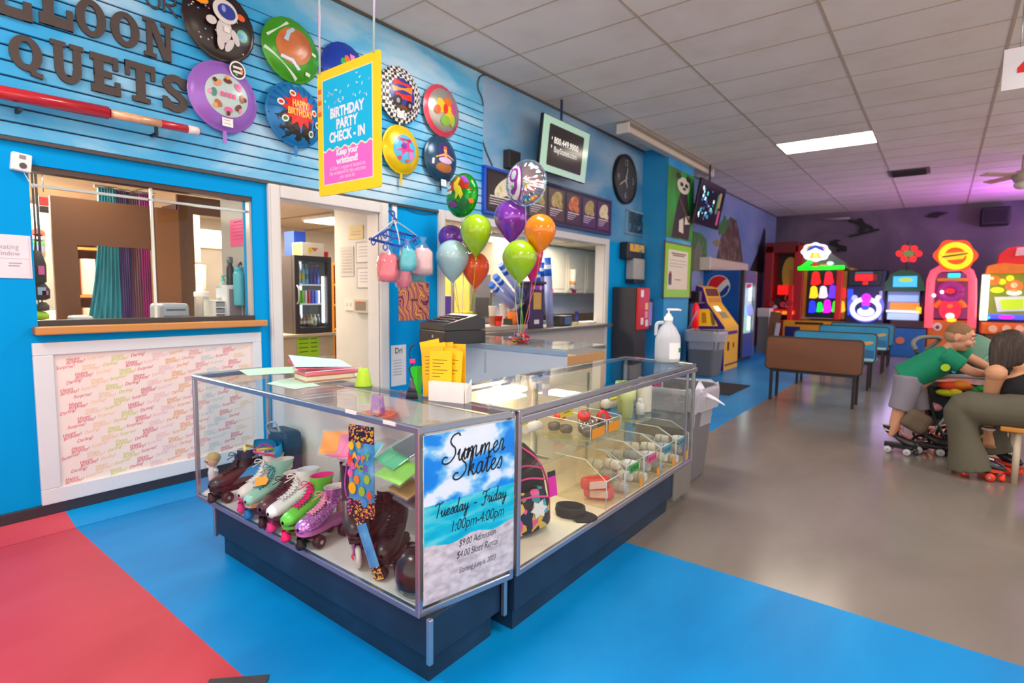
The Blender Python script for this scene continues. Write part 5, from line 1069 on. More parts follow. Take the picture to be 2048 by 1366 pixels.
a = onx(1292, 598, -3.55); c = onx(1305, 658, -3.55); t = thing('wall_display', 'narrow violet lit display beyond the red cabinet', 'display', a); b = B(); b.box((-3.6, a.y, c.z), (-3.55, c.y, a.z), mat('4a4658', .4), bev=.006); b.obj('frame', t); b = B(); b.box((-3.55, a.y+.04, c.z+.06), (-3.548, c.y-.04, a.z-.05), mat('8a7ab8', .3, emit=.3)); b.obj('screen', t)
# ---- column murals and notice
t, M, w, h = paper_on('panda mural on a green ground on the column side', CX+.002, ((1335, 330), (1387, 352), (1386, 482), (1333, 478)), ramp_mat([(.3, '3a5a1a'), (.5, '2f8a2a'), (.7, '1fb04a')], 3, .5, key='pandabg', stretch=(1, 1, .4)), name='mural', cat='mural')
b = B(); BL = m0('2a2022', .5); WHt = m0('d8d0c0', .5)
for i, (pl, m_) in enumerate((([(.2, .02), (.85, .02), (.9, .3), (.8, .5), (.72, .72), (.5, .75), (.38, .55), (.3, .35)], BL), (E_(.58, .80, .24, .12), WHt), (E_(.38, .915, .09, .045), BL), (E_(.75, .92, .09, .045), BL), (E_(.5, .81, .06, .03), BL), (E_(.68, .81, .06, .03), BL), (E_(.6, .755, .06, .02), BL), ([(.45, .28), (.6, .33), (.62, .1), (.45, .12)], WHt), ([(.68, .36), (.9, .4), (.86, .26), (.66, .24)], WHt), ([(.4, .6), (.44, .6), (.85, .3), (.8, .28)], m0('6a5a3a')))): b.prism([(x*w, y*h) for x, y in pl], M, .003+.0006*i, m_)
b.obj('panda_print', t)
cf = ramp_mat([(.3, '8a6a5a'), (.5, 'c8a880'), (.7, '5a4a4a')], 40, .6, key='bord')
t, M, w, h = paper_on('lime green framed notice with a cream sheet on the column', CX+.004, ((1329, 484), (1383, 490), (1380, 600), (1324, 592)), cf, [(.03, .015, .97, .97, m0('8ad01a', .4)), (.15, .16, .86, .87, m0('e6d9c6', .6)), (.25, .80, .78, .82, m0('5a5248')), (.3, .765, .72, .785, m0('5a5248')), (.2, .68, .8, .69, GT), (.2, .62, .82, .63, GT), (.2, .57, .7, .58, GT), (.4, .33, .62, .345, m0('5a5248')), (.18, .24, .28, .44, m0('2a2420')), (.2, .44, .27, .48, m0('c03a2a'))], name='notice_board')
b = B(); b.box((0, 0, -.0), (w, .012, .02), mat('6a5a50', .5), M=M); b.box((0, h-.012, 0), (w, h, .02), mat('6a5a50', .5), M=M); b.box((0, 0, 0), (.012, h, .02), mat('6a5a50', .5), M=M); b.box((w-.012, 0, 0), (w, h, .02), mat('6a5a50', .5), M=M); b.obj('frame', t)
# ---- painted jungle shapes on the far part of the left wall
def cut(lab, X, pts, m_, name='wall_painting', cat='painting', ex=()):
    P = [onx(*p, X) for p in pts]; y0 = min(p.y for p in P); z0 = min(p.z for p in P); M = frame((X, y0, z0), (0, 1, 0), (0, 0, 1)); t = thing(name, lab, cat, (X, y0, z0))
    b = B(); b.prism([(p.y-y0, p.z-z0) for p in P][::-1], M, .004, m_); b.obj('shape', t)
    for n_, q, m2, dd in ex:
        P2 = [onx(*p, X) for p in q]; b = B(); b.prism([(p.y-y0, p.z-z0) for p in P2][::-1], M, dd, m2); b.obj(n_, t)
    return t
rock = ramp_mat([(.3, '3a2a2a'), (.5, '5a4038'), (.7, '7a6a68')], 5, .6, key='rock'); leafm = ramp_mat([(.3, '2a5a3a'), (.6, '3a7a3a'), (.8, '6a8a3a')], 9, .6, key='leafp')
cut('painted brown rock with ferns on the wall above the drinks cooler', XW+.002, ((1432, 520), (1443, 470), (1452, 445), (1462, 435), (1473, 441), (1480, 475), (1486, 524)), rock, ex=(('fern', ((1438, 470), (1436, 450), (1446, 440), (1449, 430), (1455, 442), (1462, 432), (1458, 448), (1448, 468)), leafm, .006), ('flower', ((1425, 485), (1433, 478), (1442, 486), (1434, 494)), mat('8a7a4a', .6), .006)))
cut('painted green and grey jungle strip below the tilted television', XW+.002, ((1383, 462), (1402, 466), (1413, 480), (1414, 542), (1383, 542)), leafm, ex=(('grey_shape', ((1386, 542), (1388, 500), (1396, 480), (1404, 500), (1404, 542)), mat('6a6a62', .6), .006),))
cut('painted dark pointed peak in the far corner of the left wall', XW+.002, ((1497, 545), (1515, 505), (1528, 455), (1531, 462), (1528, 545)), mat('2e2226', .6))
# ================================================================ BEHIND THE WALL: TICKET BOOTH
BRN = ramp_mat([(.3, '6e3e14'), (.5, '80491a'), (.7, '8e5524')], 2.5, .5, kind='wave', dist=4, detail=3, stretch=(1, 1, .12), key='brown')
PXP = -4.75
a, c = onx(100, 400, PXP), onx(354, 412, PXP); hl, hr = onx(155, 490, PXP), onx(303, 497, PXP)
t = thing('partition', 'brown wood partition with a square opening behind the ticket window', 'partition', (PXP, (a.y+c.y)/2, 0))
b = B(); y0, y1, zt = a.y, c.y, (a.z+c.z)/2; hz = (hl.z+hr.z)/2
b.box((PXP-.03, y0, 0), (PXP, hl.y, zt), BRN); b.box((PXP-.03, hr.y, 0), (PXP, y1, zt), BRN); b.box((PXP-.03, hl.y, hz), (PXP, hr.y, zt), BRN); b.box((PXP-.03, hl.y, 0), (PXP, hr.y, 1.0), BRN); b.obj('board', t)
b = B(); b.box((PXP-.3, y1, 0), (PXP+.02, y1+.025, zt+.05), mat('5f3616', .5)); b.box((PXP+.0, y1-.16, 0), (PXP+.02, y1, zt), BRN); b.obj('post', t)
b = B(); b.box((PXP-.02, y1+.025, 0), (PXP+.01, onx(386, 450, PXP).y, zt-.02), mat('64390f', .5)); b.box((PXP-.02, y1, zt-.02), (PXP+.01, onx(450, 450, PXP).y, zt+.12), mat('6a3e18', .5)); b.obj('dark_panel', t)
DZ = 1.065
t = thing('service_desk', 'wooden service desk just inside the ticket window', 'desk', (-4.2, 1.3, 0)); b = B(); b.box((-4.45, .5, DZ-.04), (XW-T_-.005, 1.975, DZ), mat('8a5a30', .45)); b.obj('desk_top', t); b = B(); b.box((-4.4, .5, 0), (-4.36, 1.975, DZ-.04), mat('6a4424', .5)); b.obj('front_board', t)
def onw(px, py, X): return onx(px, py, X)
# printers, jar, drawers, bottles
def yspan(p0, p1, X): return onx(p0, 600, X).y, onx(p1, 600, X).y
y0, y1 = yspan(315, 372, -4.12); t = thing('receipt_printer', 'grey rounded printer on the desk behind the window', 'printer', (-4.12, (y0+y1)/2, DZ)); b = B(); h = onx(340, 607, -4.05).z-DZ
b.box((-4.28, y0, DZ), (-4.06, y1, DZ+h), mat('9aa2ac', .4), bev=.025, seg=3); b.obj('housing', t); b = B(); b.box((-4.06, y0+.03, DZ+h*.62), (-4.057, y1-.03, DZ+h*.70), mat('3a4250', .4)); b.obj('slot', t); b = B(); b.box((-4.06, y0+.012, DZ+.01), (-4.055, y1-.012, DZ+h*.35), mat('5a6470', .4), bev=.01); b.obj('tray', t)
y0, y1 = yspan(138, 180, -4.05); t = thing('card_reader', 'small white card printer at the left of the desk', 'printer', (-4.05, (y0+y1)/2, DZ)); b = B(); b.box((-4.12, y0, DZ), (-4.0, y1, DZ+.055), mat('d2d0cc', .4), bev=.012); b.obj('housing', t); b = B(); b.box((-4.1, y0+.02, DZ+.055), (-4.02, y1-.02, DZ+.058), WHITE); b.obj('lid', t)
y0, y1 = yspan(389, 418, -4.12); r = (y1-y0)/2; t = thing('lidded_jar', 'clear jar with a white lid next to the drawer tower', 'jar', (-4.12, (y0+y1)/2, DZ)); b = B(); b.lathe([(0, 0), (r*.9, 0), (r, .01), (r*.96, .17), (r*.8, .18)], glass_mat('e8ece8', .05, 1.2, base=.25), 20); b.obj('jar', t, True); b = B(); b.lathe([(r*1.02, .17), (r*1.02, .20), (r*.9, .205), (0, .205)], WHITE, 20); b.obj('lid', t, True)
y0, y1 = yspan(420, 474, -4.12); h = onx(447, 601, -4.06).z-DZ; t = thing('drawer_tower', 'small white tower of smoky drawers on the desk', 'drawers', (-4.12, (y0+y1)/2, DZ)); b = B(); g = .014
b.box((-4.24, y0, DZ), (-4.06, y0+g, DZ+h), WHITE); b.box((-4.24, y1-g, DZ), (-4.06, y1, DZ+h), WHITE); b.box((-4.24, y0, DZ), (-4.225, y1, DZ+h), WHITE)
for k in range(4): b.box((-4.24, y0+g, DZ+(h-.008)*k/3), (-4.062, y1-g, DZ+(h-.008)*k/3+.008), WHITE)
b.obj('body', t)
for k in range(3): b = B(); z0 = DZ+(h-.008)*k/3+.01; b.box((-4.22, y0+g+.003, z0), (-4.064, y1-g-.003, z0+h/3-.02), mat('8c9098', .25)); b.obj('drawer', t); kb = B(); kb.ell((-4.058, (y0+y1)/2, z0+h/6-.01), .006, WHITE, 8); kb.obj('knob', bpy.data.objects[[o.name for o in t.children if o.name.startswith('drawer')][-1]], label='white knob')
yb_ = (onx(447, 560, -4.13).y); zt0 = DZ+h; t = thing('sanitizer_bottle', 'clear pump bottle with a white label standing on the drawer tower', 'bottle', (-4.14, yb_, zt0)); b = B(); b.lathe([(0, 0), (.042, 0), (.046, .008), (.046, .10), (.02, .13), (.013, .14)], glass_mat('d4e4ea', .05, 1.2, base=.3), 18); b.obj('body', t, True); b = B(); b.lathe([(.014, .14), (.014, .155), (.006, .157), (.006, .175), (0, .175)], mat('3fc8c0', .4), 14); b.box((-.008, -.008, .172), (.04, .008, .182), mat('3fc8c0', .4)); b.obj('pump', t, True); b = B(); b.lathe([(.0465, .02), (.0465, .088)], mat('d8e4ee', .5), 18); b.obj('sticker', t, True)
# right-hand side: inner booth wall with pink notice and teal and black bottles
YB = 1.983
def paper_y(lab, Y, q, m_, lines=(), name='notice', cat='notice', d=.002, mk=None):
    P = [ony(*p, Y) for p in q]; x0, x1 = (P[0].x+P[3].x)/2, (P[1].x+P[2].x)/2; z1, z0 = (P[0].z+P[1].z)/2, (P[2].z+P[3].z)/2; M = frame((x0, Y, z0), (1, 0, 0), (0, 0, 1)); w, h = x1-x0, z1-z0
    t = thing(name, lab, cat, ((x0+x1)/2, Y, (z0+z1)/2)); b = B(); b.box((0, 0, 0), (w, h, d), m_, M=M); b.obj('sheet', t); b = B()
    for li, l in enumerate(lines): b.box((l[0]*w, l[1]*h, d), (l[2]*w, l[3]*h, d+.0008+.0003*li), l[4], M=M)
    if lines: b.obj('print', t)
    return t, M, w, h
dk = m0('7a3a54', .7)
paper_y('hot pink notice on the booth wall right of the panes', YB, ((459, 440), (492, 436), (494, 491), (462, 493)), mat('f0629a', .6), [(.25, .88, .75, .91, dk)]+[(.15, .25+.13*k, .85, .27+.13*k, m0('d0487e', .7)) for k in range(5)])
p = ony(495, 560, YB-.04); t = thing('water_bottle', 'tall teal bottle hanging from a hook on the booth wall', 'bottle', (max(min(p.x, XW-.19), -4.25), YB-.05, ony(495, 612, YB-.04).z)); b = B(); b.lathe([(0, 0), (.034, 0), (.037, .01), (.037, .22), (.03, .25), (.0, .25)], mat('4fb8c8', .3, var=.05), 18); b.obj('body', t, True); b = B(); b.lathe([(.031, .25), (.031, .275), (.0, .28)], mat('35a0b4', .3), 16); b.obj('cap', t, True); b = B(); b.tube(crom([(0, 0, .28), (.02, 0, .30), (.0, .02, .31), (-.02, .03, .29)], 4), .005, BLACK, n=6); b.obj('loop', t, True)
p = ony(468, 570, YB-.05); t = thing('spray_bottle', 'black bottle with a grey cap standing on the white box', 'bottle', (p.x-.03, YB-.06, ony(468, 570, YB-.05).z)); b = B(); b.lathe([(0, 0), (.026, 0), (.028, .01), (.024, .12), (.014, .15), (.012, .16)], mat('26262c', .35), 16); b.obj('body', t, True); b = B(); b.lathe([(.018, .155), (.022, .16), (.02, .20), (0, .205)], mat('6a7078', .3, .3), 14); b.obj('cap', t, True)
zz = ony(468, 570, YB-.05).z; t = thing('file_box', 'tall white box behind the drawer tower', 'box', (p.x-.03, YB-.06, DZ)); b = B(); b.box((p.x-.10, YB-.12, DZ), (p.x+.04, YB-.005, zz-.002), mat('d8dade', .5), bev=.006); b.obj('shell', t); b = B(); b.box((p.x+.0402, YB-.105, DZ+.03), (p.x+.042, YB-.02, zz-.03), mat('8a7a84', .5)); b.obj('panel', t)
# foil fringe curtains seen through the partition opening
def curtain(lab, p0, p1, X, col, met=.12, flare=0, zb=.9):
    y0, y1 = onx(p0, 560, X).y, onx(p1, 560, X).y; n = 30; t = thing('foil_curtain', lab, 'foil curtain', (X, (y0+y1)/2, zb), 0, 'foil fringe curtains')
    b = B(); m_ = ramp_mat([(.25, col[0]), (.5, col[1]), (.75, col[2])], 30, .25, metal=met, stretch=(1, 1, .06), key=('fr', col))
    rs = []
    for j in range(9):
        z = 2.05-(2.05-zb)*j/8; rs.append([V((X+.025*math.sin(i*1.3+j*.15), y0+(y1-y0)*i/n+flare*(j/8)**2*(i/n-1), z)) for i in range(n+1)])
    rs2 = [[p+V((-.004, 0, 0)) for p in r] for r in rs]
    b.rings(rs, m_, cap=False, close=False); b.rings(rs2, m_, cap=False, close=False); b.obj('fringe', t)
    b = B(); b.cyl((X, y0-.02, 2.06), (X, y1+.02, 2.06), .012, STEEL); b.obj('rail', t)
curtain('teal foil fringe curtain, first from the left in the opening', 204, 238, -5.15, ('128fa8', '22b4cc', '6cdcea'), flare=.14)
curtain('dark purple foil fringe curtain beside the teal one', 236, 262, -5.2, ('4a2e80', '6a44a0', 'a084d0'), flare=-.0)
curtain('dusty rose foil fringe curtain between purple and magenta', 260, 288, -5.25, ('9a6a82', 'b8849a', 'd8a8ba'), flare=-.0)
curtain('magenta foil fringe curtain at the right of the opening', 284, 312, -5.2, ('a80a7a', 'd81ab0', 'f85ae8'))
# shelves and stock further back
def shelf_unit(lab, X, p0, p1, zs, m_, d=.35, name='shelf_unit', back=True):
    y0, y1 = onx(p0, 560, X).y, onx(p1, 560, X).y; t = thing(name, lab, 'shelves', (X, (y0+y1)/2, 0)); b = B()
    for y in (y0, y1-.025): b.box((X-d, y, 0), (X, y+.025, max(zs)+.03), m_)
    if back: b.box((X-d-.012, y0, 0), (X-d, y1, max(zs)), m_)
    b.obj('frame', t)
    for z in zs: b = B(); b.box((X-d, y0+.025, z), (X, y1-.025, z+.022), m_); b.obj('board', t)
    return y0, y1
y0, y1 = shelf_unit('orange wood shelves seen through the left of the opening', -6.0, 150, 215, (.3, .8, 1.2, 1.62, 1.78), mat('c87a2a', .5))
random.seed(13)
k = 0
for z in (.8, 1.2):
    y = y0+.05
    while y < y1-.12:
        w_ = random.uniform(.05, .13); h_ = random.uniform(.16, .34); col = random.choice(['f0ece4', '6a5a9a', 'e8e0d0', '8ac8b0', 'f0a03a', 'e8c8b8', 'd8d840'])
        b = B(); b.box((-6.3, y, z+.023), (-6.03, y+w_, z+.023+h_), mat(col, .6), bev=.006); tag(b.obj('stock_box'), 'box or folder on the orange shelves behind the foil curtains', 'box', 'stock on the orange shelves'); y += w_+.015; k += 1
t = thing('party_hat', 'orange cone hat on top of the orange shelves', 'hat', (-6.17, onx(203, 505, -6.1).y-.12, 1.803)); b = B(); b.lathe([(.12, 0), (.07, .1), (.0, .22)], mat('f2701c', .5), 20); b.obj('cone', t, True); b = B(); b.lathe([(.12, 0), (.15, .005), (.12, .02)], mat('f0a03a', .5), 20); b.obj('brim', t, True)
# left of the partition: bags, decals
SHx = -5.0
y0, y1 = onx(62, 560, -4.9).y, onx(98, 560, -4.9).y
t = thing('pegboard', 'cream board of coloured badges at the left inside the window', 'board', (-5.6, y0, 1)); a_, c_ = onx(66, 460, -5.6), onx(86, 545, -5.6); b = B(); b.box((-5.62, a_.y-.1, c_.z-.3), (-5.6, c_.y+.14, a_.z+.2), mat('d8cdb8', .6)); b.obj('sheet', t)
for k, (py, col) in enumerate(((465, 'c84a3a'), (475, 'b08a90'), (486, '5a9a5a'), (497, '8a8ab8'), (507, '9a7a5a'))): q = onx(75, py, -5.598); b = B(); b.prism(E_(0, 0, .045, .03, 14), frame(q, (0, 1, 0), (0, 0, 1)), .004, mat(col, .5)); b.obj('badge', t)
for lab, px, py0, py1, w_, col in (('black drawstring bag hung at the left edge inside the window', 70, 500, 570, .10, '2a2426'), ('black pouch with a silver badge below the drawstring bag', 79, 566, 600, .10, '1f1f24'), ('bright green pouch at the lower left inside the window', 76, 622, 640, .11, 'a8d81a'), ('dark strap bundle between the pouches', 84, 604, 622, .07, '4a4038')):
    p, q = onx(px, py0, -4.45), onx(px, py1, -4.45); t = thing('hanging_bag', lab, 'bag', (-4.45, p.y, q.z), 0, 'bags hung inside the booth'); h = p.z-q.z
    b = B(); b.rings([[V((-4.45+x*.04*k_, p.y+y*w_/2*k_, z)) for x, y in ellpts(0, 0, 1, 1, 14)] for z, k_ in ((q.z, .5), (q.z+h*.1, .95), (q.z+h*.6, 1), (q.z+h*.95, .6), (p.z, .2))], mat(col, .6)); b.obj('body', t)
    b = B(); b.tube([(-4.45, p.y, p.z), (-4.45, p.y+.01, p.z+.12), (-4.45, p.y+.01, 2.12)], .004, mat('3a3436', .6), n=5); b.obj('cord', t)
    if 'badge' in lab: b = B(); b.box((-4.408, p.y-.02, q.z+h*.3), (-4.402, p.y+.02, q.z+h*.75), mat('a8b4c8', .4)); b.obj('badge', t)
    if 'drawstring' in lab: b = B(); b.box((-4.408, p.y-.0, q.z+h*.3), (-4.402, p.y+.03, q.z+h*.55), mat('f05a9a', .4)); b.obj('patch', t)
p = onx(86, 385, -5.0); t = thing('red_sign', 'small red sign high at the left inside the window', 'sign', p); b = B(); b.box((-5.0, onx(76, 400, -5.0).y, onx(80, 411, -5.0).z), (-4.98, onx(95, 400, -5.0).y, onx(80, 394, -5.0).z), mat('e01a1a', .4)); b.obj('face', t); b = B(); b.box((-5.0, onx(76, 400, -5.0).y, onx(80, 425, -5.0).z), (-4.98, onx(95, 400, -5.0).y, onx(80, 412, -5.0).z), mat('2a2426', .5)); b.obj('lower_face', t); b = B(); b.tube([(-4.99, p.y, p.z), (-4.99, p.y, 2.12)], .004, STEEL, n=5); b.obj('hanger', t)
# right of the partition: lit shelf with big tubs
t = thing('wall_cabinet', 'grey wall cabinet with a lit shelf behind the booth', 'cabinet', (-6.2, 3, 1.5)); X = -5.9; a_, c_ = onx(383, 430, X), onx(402, 525, X); b = B(); b.box((X-.3, a_.y, c_.z), (X, c_.y, a_.z+.1), mat('a89a88', .6)); b.obj('side', t); d_ = onx(450, 493, X); b = B(); b.box((X-.3, c_.y, onx(420, 496, X).z), (X, d_.y+.2, onx(420, 490, X).z), mat('d8c8a8', .6)); b.obj('board', t); b = B(); b.box((X-.3, c_.y+.02, onx(420, 489, X).z), (X-.1, d_.y+.15, onx(420, 458, X).z), mat('fff0d0', .5, emit=1.6, var=.05)); b.obj('light_box', t)
X = -5.7; t = thing('back_counter', 'brown counter behind the booth carrying tubs', 'counter', (X, 3, 0)); a_, c_ = onx(384, 612, X), onx(452, 612, X); zc = onx(420, 612, X).z; b = B(); b.box((X-.5, a_.y, 0), (X, c_.y, zc), mat('6a4a2a', .5)); b.obj('body', t); b = B(); b.box((X-.5, a_.y, zc), (X+.02, c_.y, zc+.03), mat('7a5a3a', .4)); b.obj('top', t)
for lab, p0, p1, top, col, lid in (('large cream tub with a lid on the back counter', 384, 416, 530, 'e8d4b4', 'd8c4a0'), ('smaller cream tub in front of the large tub', 392, 410, 572, 'f4e6d0', 'f0dcc0')):
    y0, y1 = onx(p0, 570, X-.2 if top == 530 else X-.03).y, onx(p1, 570, X-.2 if top == 530 else X-.03).y; xx = X-.25 if top == 530 else X-.08; zt = onx(400, top, xx).z; r = min((y1-y0)/2, .14 if top == 530 else .07)
    t = thing('tub', lab, 'tub', (xx, (y0+y1)/2, zc+.03)); h = zt-zc-.03; b = B(); b.lathe([(0, 0), (r*.9, 0), (r, h*.9), (r*.9, h*.92)], mat(col, .4), 20); b.obj('body', t, True); b = B(); b.lathe([(r*1.03, h*.9), (r*1.03, h), (0, h+.01)], mat(lid, .4), 20); b.obj('lid', t, True)

# ================================================================ THROUGH THE DOOR: DRINKS FRIDGE
X = -5.0; y0, y1 = onx(590, 590, X).y, onx(664, 590, X).y; zb, zt = onx(625, 667, X).z, onx(625, 512, X).z
t = thing('kitchen_counter', 'beige counter carrying the black drinks fridge', 'counter', (X, (y0+y1)/2, 0)); b = B(); b.box((X-.7, y0-.5, 0), (X-.01, y1+.02, zb-.035), mat('d2b490', .5)); b.obj('front', t); b = B(); b.box((X-.72, y0-.52, zb-.03), (X+.03, y1+.06, zb), mat('c8ad8c', .4), bev=.005); b.obj('top', t)
paper_on('lime green price list taped to the beige counter front', X-.008, ((594, 674), (637, 671), (638, 712), (595, 716)), mat('b6dc1a', .6), [(.08, .85-.2*k, .5, .89-.2*k, m0('5a7a10')) for k in range(4)]+[(.62, .85-.2*k, .92, .89-.2*k, m0('5a7a10')) for k in range(4)], 'price_list', 'price list')
FX = X-.52; t = thing('drinks_fridge', 'black countertop drinks fridge with a glass door', 'fridge', (X-.25, (y0+y1)/2, zb+.001)); FB = mat('332b2b', .5)
b = B(); g = .035; z0 = zb+.001
b.box((FX, y0, z0), (X-.05, y0+g, zt), FB); b.box((FX, y1-g, z0), (X-.05, y1, zt), FB); b.box((FX, y0+g, zt-g), (X-.05, y1-g, zt), FB); b.box((FX, y0+g, z0), (X-.05, y1-g, z0+g*1.5), FB); b.box((FX, y0+g, z0+g), (FX+.02, y1-g, zt-g), mat('e8eef4', .5, emit=.9)); b.obj('cabinet', t)  # inner back panel given a glow to brighten the bottles
b = B(); b.box((X-.048, y0, z0), (X, y0+.05, zt), FB, bev=.004); b.box((X-.048, y1-.05, z0), (X, y1, zt), FB, bev=.004); b.box((X-.048, y0+.05, zt-.05), (X, y1-.05, zt), FB, bev=.004); b.box((X-.048, y0+.05, z0), (X, y1-.05, z0+.06), FB, bev=.004)
o = b.obj('door', t); b = B(); b.tube(crom([(X, y0+.02, z0+.30), (X+.035, y0+.02, z0+.33), (X+.035, y0+.02, z0+.45), (X, y0+.02, z0+.48)], 5), .008, STEEL, n=8); b.obj('handle', o); b = B(); b.box((X-.026, y0+.05, z0+.06), (X-.022, y1-.05, zt-.05), GL); b.obj('pane', o)
b = B(); b.cyl((X-.07, y1-.06, z0+.1), (X-.07, y1-.06, zt-.2), .012, mat('ffffff', .4, emit=7, var=0)); b.obj('light_tube', t, label='glowing white light tube')
b = B(); b.box((FX+.1, y0-.006, z0+.35), (FX+.26, y0-.001, z0+.62), mat('e8b41a', .5)); b.obj('sticker', t)
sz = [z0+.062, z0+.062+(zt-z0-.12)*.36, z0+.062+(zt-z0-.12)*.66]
for z in sz[1:]: b = B(); b.box((FX+.02, y0+g, z-.012), (X-.06, y1-g, z), mat('eef2f4', .4, emit=.15)); b.obj('shelf', t)  # shelf boards also given a faint added glow
def bottle(lab, c, r, h, col, cap, grp, can=False, bl=None):
    t = thing('drink_can' if can else 'drink_bottle', lab, 'can' if can else 'bottle', c, 0, grp); b = B()
    if can: b.lathe([(0, 0), (r*.8, 0), (r, .006), (r, h-.01), (r*.82, h)], mat(col, .3, .2, var=.15, sc=30), 12); b.obj('body', t, True); b = B(); b.lathe([(r*.82, h), (r*.8, h+.002), (0, h)], STEEL, 12); b.obj('lid', t, True)
    else:
        b.lathe([(0, 0), (r, .004), (r, h*.62), (r*.4, h*.86), (r*.36, h*.9)], mat(col, .15, var=.2, sc=25, key=None), 12); b.obj('body', t, True); b = B(); b.lathe([(r*.42, h*.9), (r*.42, h), (0, h)], mat(cap, .4), 10); b.obj('cap', t, True)
        if bl: b = B(); b.lathe([(r*1.02, h*.25), (r*1.02, h*.5)], mat(bl, .5), 12); b.obj('sticker', t, True)
W_ = y1-y0-2*g-.05
def row(z, items, h, grp, can=False):
    n = len(items); r = W_/n/2*.9
    for i, (col, cap, bl, nm) in enumerate(items): bottle(f'{nm} {"can" if can else "bottle"} on the {grp} in the fridge, {("first","second","third","fourth","fifth","sixth","seventh","eighth")[i]} from the handle side', (X-.12, y0+g+.02+W_*(i+.5)/n, z+.001), r, h, col, cap, f'drinks on the {grp}', can, bl)
h3 = zt-g-sz[2]
row(sz[2], [('9ab8c8', 'e8e8e8', '2a4a8a', 'clear'), ('b8d4e4', 'e8f0f8', 'f0d84a', 'pale blue'), ('b0d0e4', 'e8f0f8', 'f0d84a', 'pale blue'), ('8ac0dc', 'd8ecf8', '4a9ac8', 'light blue'), ('3a3a9a', 'c02a4a', '2a2a6a', 'indigo'), ('42329a', 'd0304a', '2a2a6a', 'violet'), ('3a50b0', 'c8d0e8', '2a3a8a', 'blue')], h3*.82, 'top shelf')
row(sz[1], [('e8e4e4', '', None, 'white'), ('7acb1a', '', None, 'lime green'), ('86d422', '', None, 'bright green'), ('e8d8d8', '', None, 'white and red'), ('d83a3a', '', None, 'red'), ('2a4ac0', '', None, 'blue'), ('3456cc', '', None, 'royal blue'), ('dfe6f4', '', None, 'pale blue')], (sz[2]-sz[1])*.68, 'middle shelf', True)
row(sz[0], [('b89a6a', 'e8d02a', 'd8d0c0', 'amber'), ('a86a4a', 'e86a7a', 'e0d4c8', 'tea coloured'), ('9a7a5a', 'e86a7a', 'e8e0d8', 'brown'), ('a8643a', 'e87a8a', 'd8ccc0', 'rust'), ('b8a88a', 'f0d02a', 'e8e4d8', 'straw'), ('d8d4c0', 'd8e02a', '9ab06a', 'cream'), ('5a6068', 'c8ccd0', '3a4048', 'dark grey')], (sz[1]-sz[0])*.52, 'bottom shelf')
zt2 = zt+.001
for lab, p0, p1, py, col, xo, nm in (('tall deep blue box on top of the drinks fridge', 588, 612, 463, '1c44b8', -.30, 'blue_box'), ('white and yellow carton on top of the drinks fridge', 604, 648, 486, 'ece0cc', -.10, 'carton'), ('low red tray on the right of the fridge top', 652, 671, 504, 'd81a24', -.2, 'red_tray')):
    xx = X+xo; ya, yb2 = onx(p0, 500, xx).y, onx(p1, 500, xx).y; z1 = max(onx((p0+p1)/2, py, xx).z, zt2+.03); yb2 = min(yb2, y1+.1)
    t = thing(nm, lab, 'box', (xx, (ya+yb2)/2, zt2)); b = B(); b.box((xx-.18, ya, zt2), (xx, yb2, z1), mat(col, .5), bev=.004); b.obj('box', t); b = B()
    if nm == 'carton': b.box((xx-.17, ya-.0015, zt2+.01), (xx-.01, ya-.0005, z1-.01), mat('d8b04a', .5)); b.prism(E_((yb2-ya)*.35, .06, .022, .03, 12), frame((xx+.0005, ya, zt2), (0, 1, 0), (0, 0, 1)), .001, mat('f0c81a', .5)); b.prism([(.14, .05), (.18, .09), (.10, .09)], frame((xx+.0005, ya, zt2), (0, 1, 0), (0, 0, 1)), .001, mat('e0701a', .5))
    else: b.box((xx, ya+.015, zt2+.01), (xx+.0015, yb2-.01, z1-.01), mat(col, .35))
    b.obj('print', t)
y2a, y2b = shelf_unit('orange racking behind the passage wall, right of the fridge', -5.9, 664, 690, (.4, .8, 1.1, 1.35, 1.6), mat('e08a1c', .5), name='orange_rack')
# papers on the passage wall (facing the door)
YP = 3.058
paper_y('small yellow note high on the passage wall', YP, ((697, 452), (726, 449), (727, 477), (698, 479)), mat('d0b878', .6), [(.15, .7-.2*k, .8, .76-.2*k, m0('8a7444')) for k in range(3)])
paper_y('framed certificate in the middle of the passage wall', YP, ((712, 485), (742, 482), (744, 525), (713, 526)), mat('8a8890', .6), [(.05, .04, .95, .96, m0('d6d2ce', .6))]+[(.2, .75-.15*k, .8, .78-.15*k, m0('9a98a0')) for k in range(4)])
paper_y('framed certificate below the other certificate on the passage wall', YP, ((713, 537), (743, 534), (745, 576), (715, 577)), mat('8a8890', .6), [(.05, .04, .95, .96, m0('d6d2ce', .6))]+[(.2, .75-.15*k, .8, .78-.15*k, m0('9a98a0')) for k in range(4)])
paper_y('faded grey sheet at the left of the passage wall', YP, ((680, 495), (706, 492), (709, 552), (682, 554)), mat('b8b2ac', .6), [(.15, .85-.1*k, .85, .87-.1*k, m0('a49e98')) for k in range(8)])
paper_y('brown thermostat box low on the passage wall', YP, ((712, 600), (740, 598), (742, 625), (713, 625)), mat('c0b8a4', .5), [(.12, .15, .88, .85, m0('7e7264', .4)), (.3, .7, .7, .78, m0('c83a2a'))], 'thermostat', 'thermostat', d=.03)
paper_y('double light switch plate on the passage wall', YP, ((690, 598), (708, 597), (709, 621), (691, 621)), mat('d4d0c8', .4), [(.25, .35, .35, .65, m0('a8a49c')), (.65, .35, .75, .65, m0('a8a49c'))], 'light_switch', 'switch', d=.008)

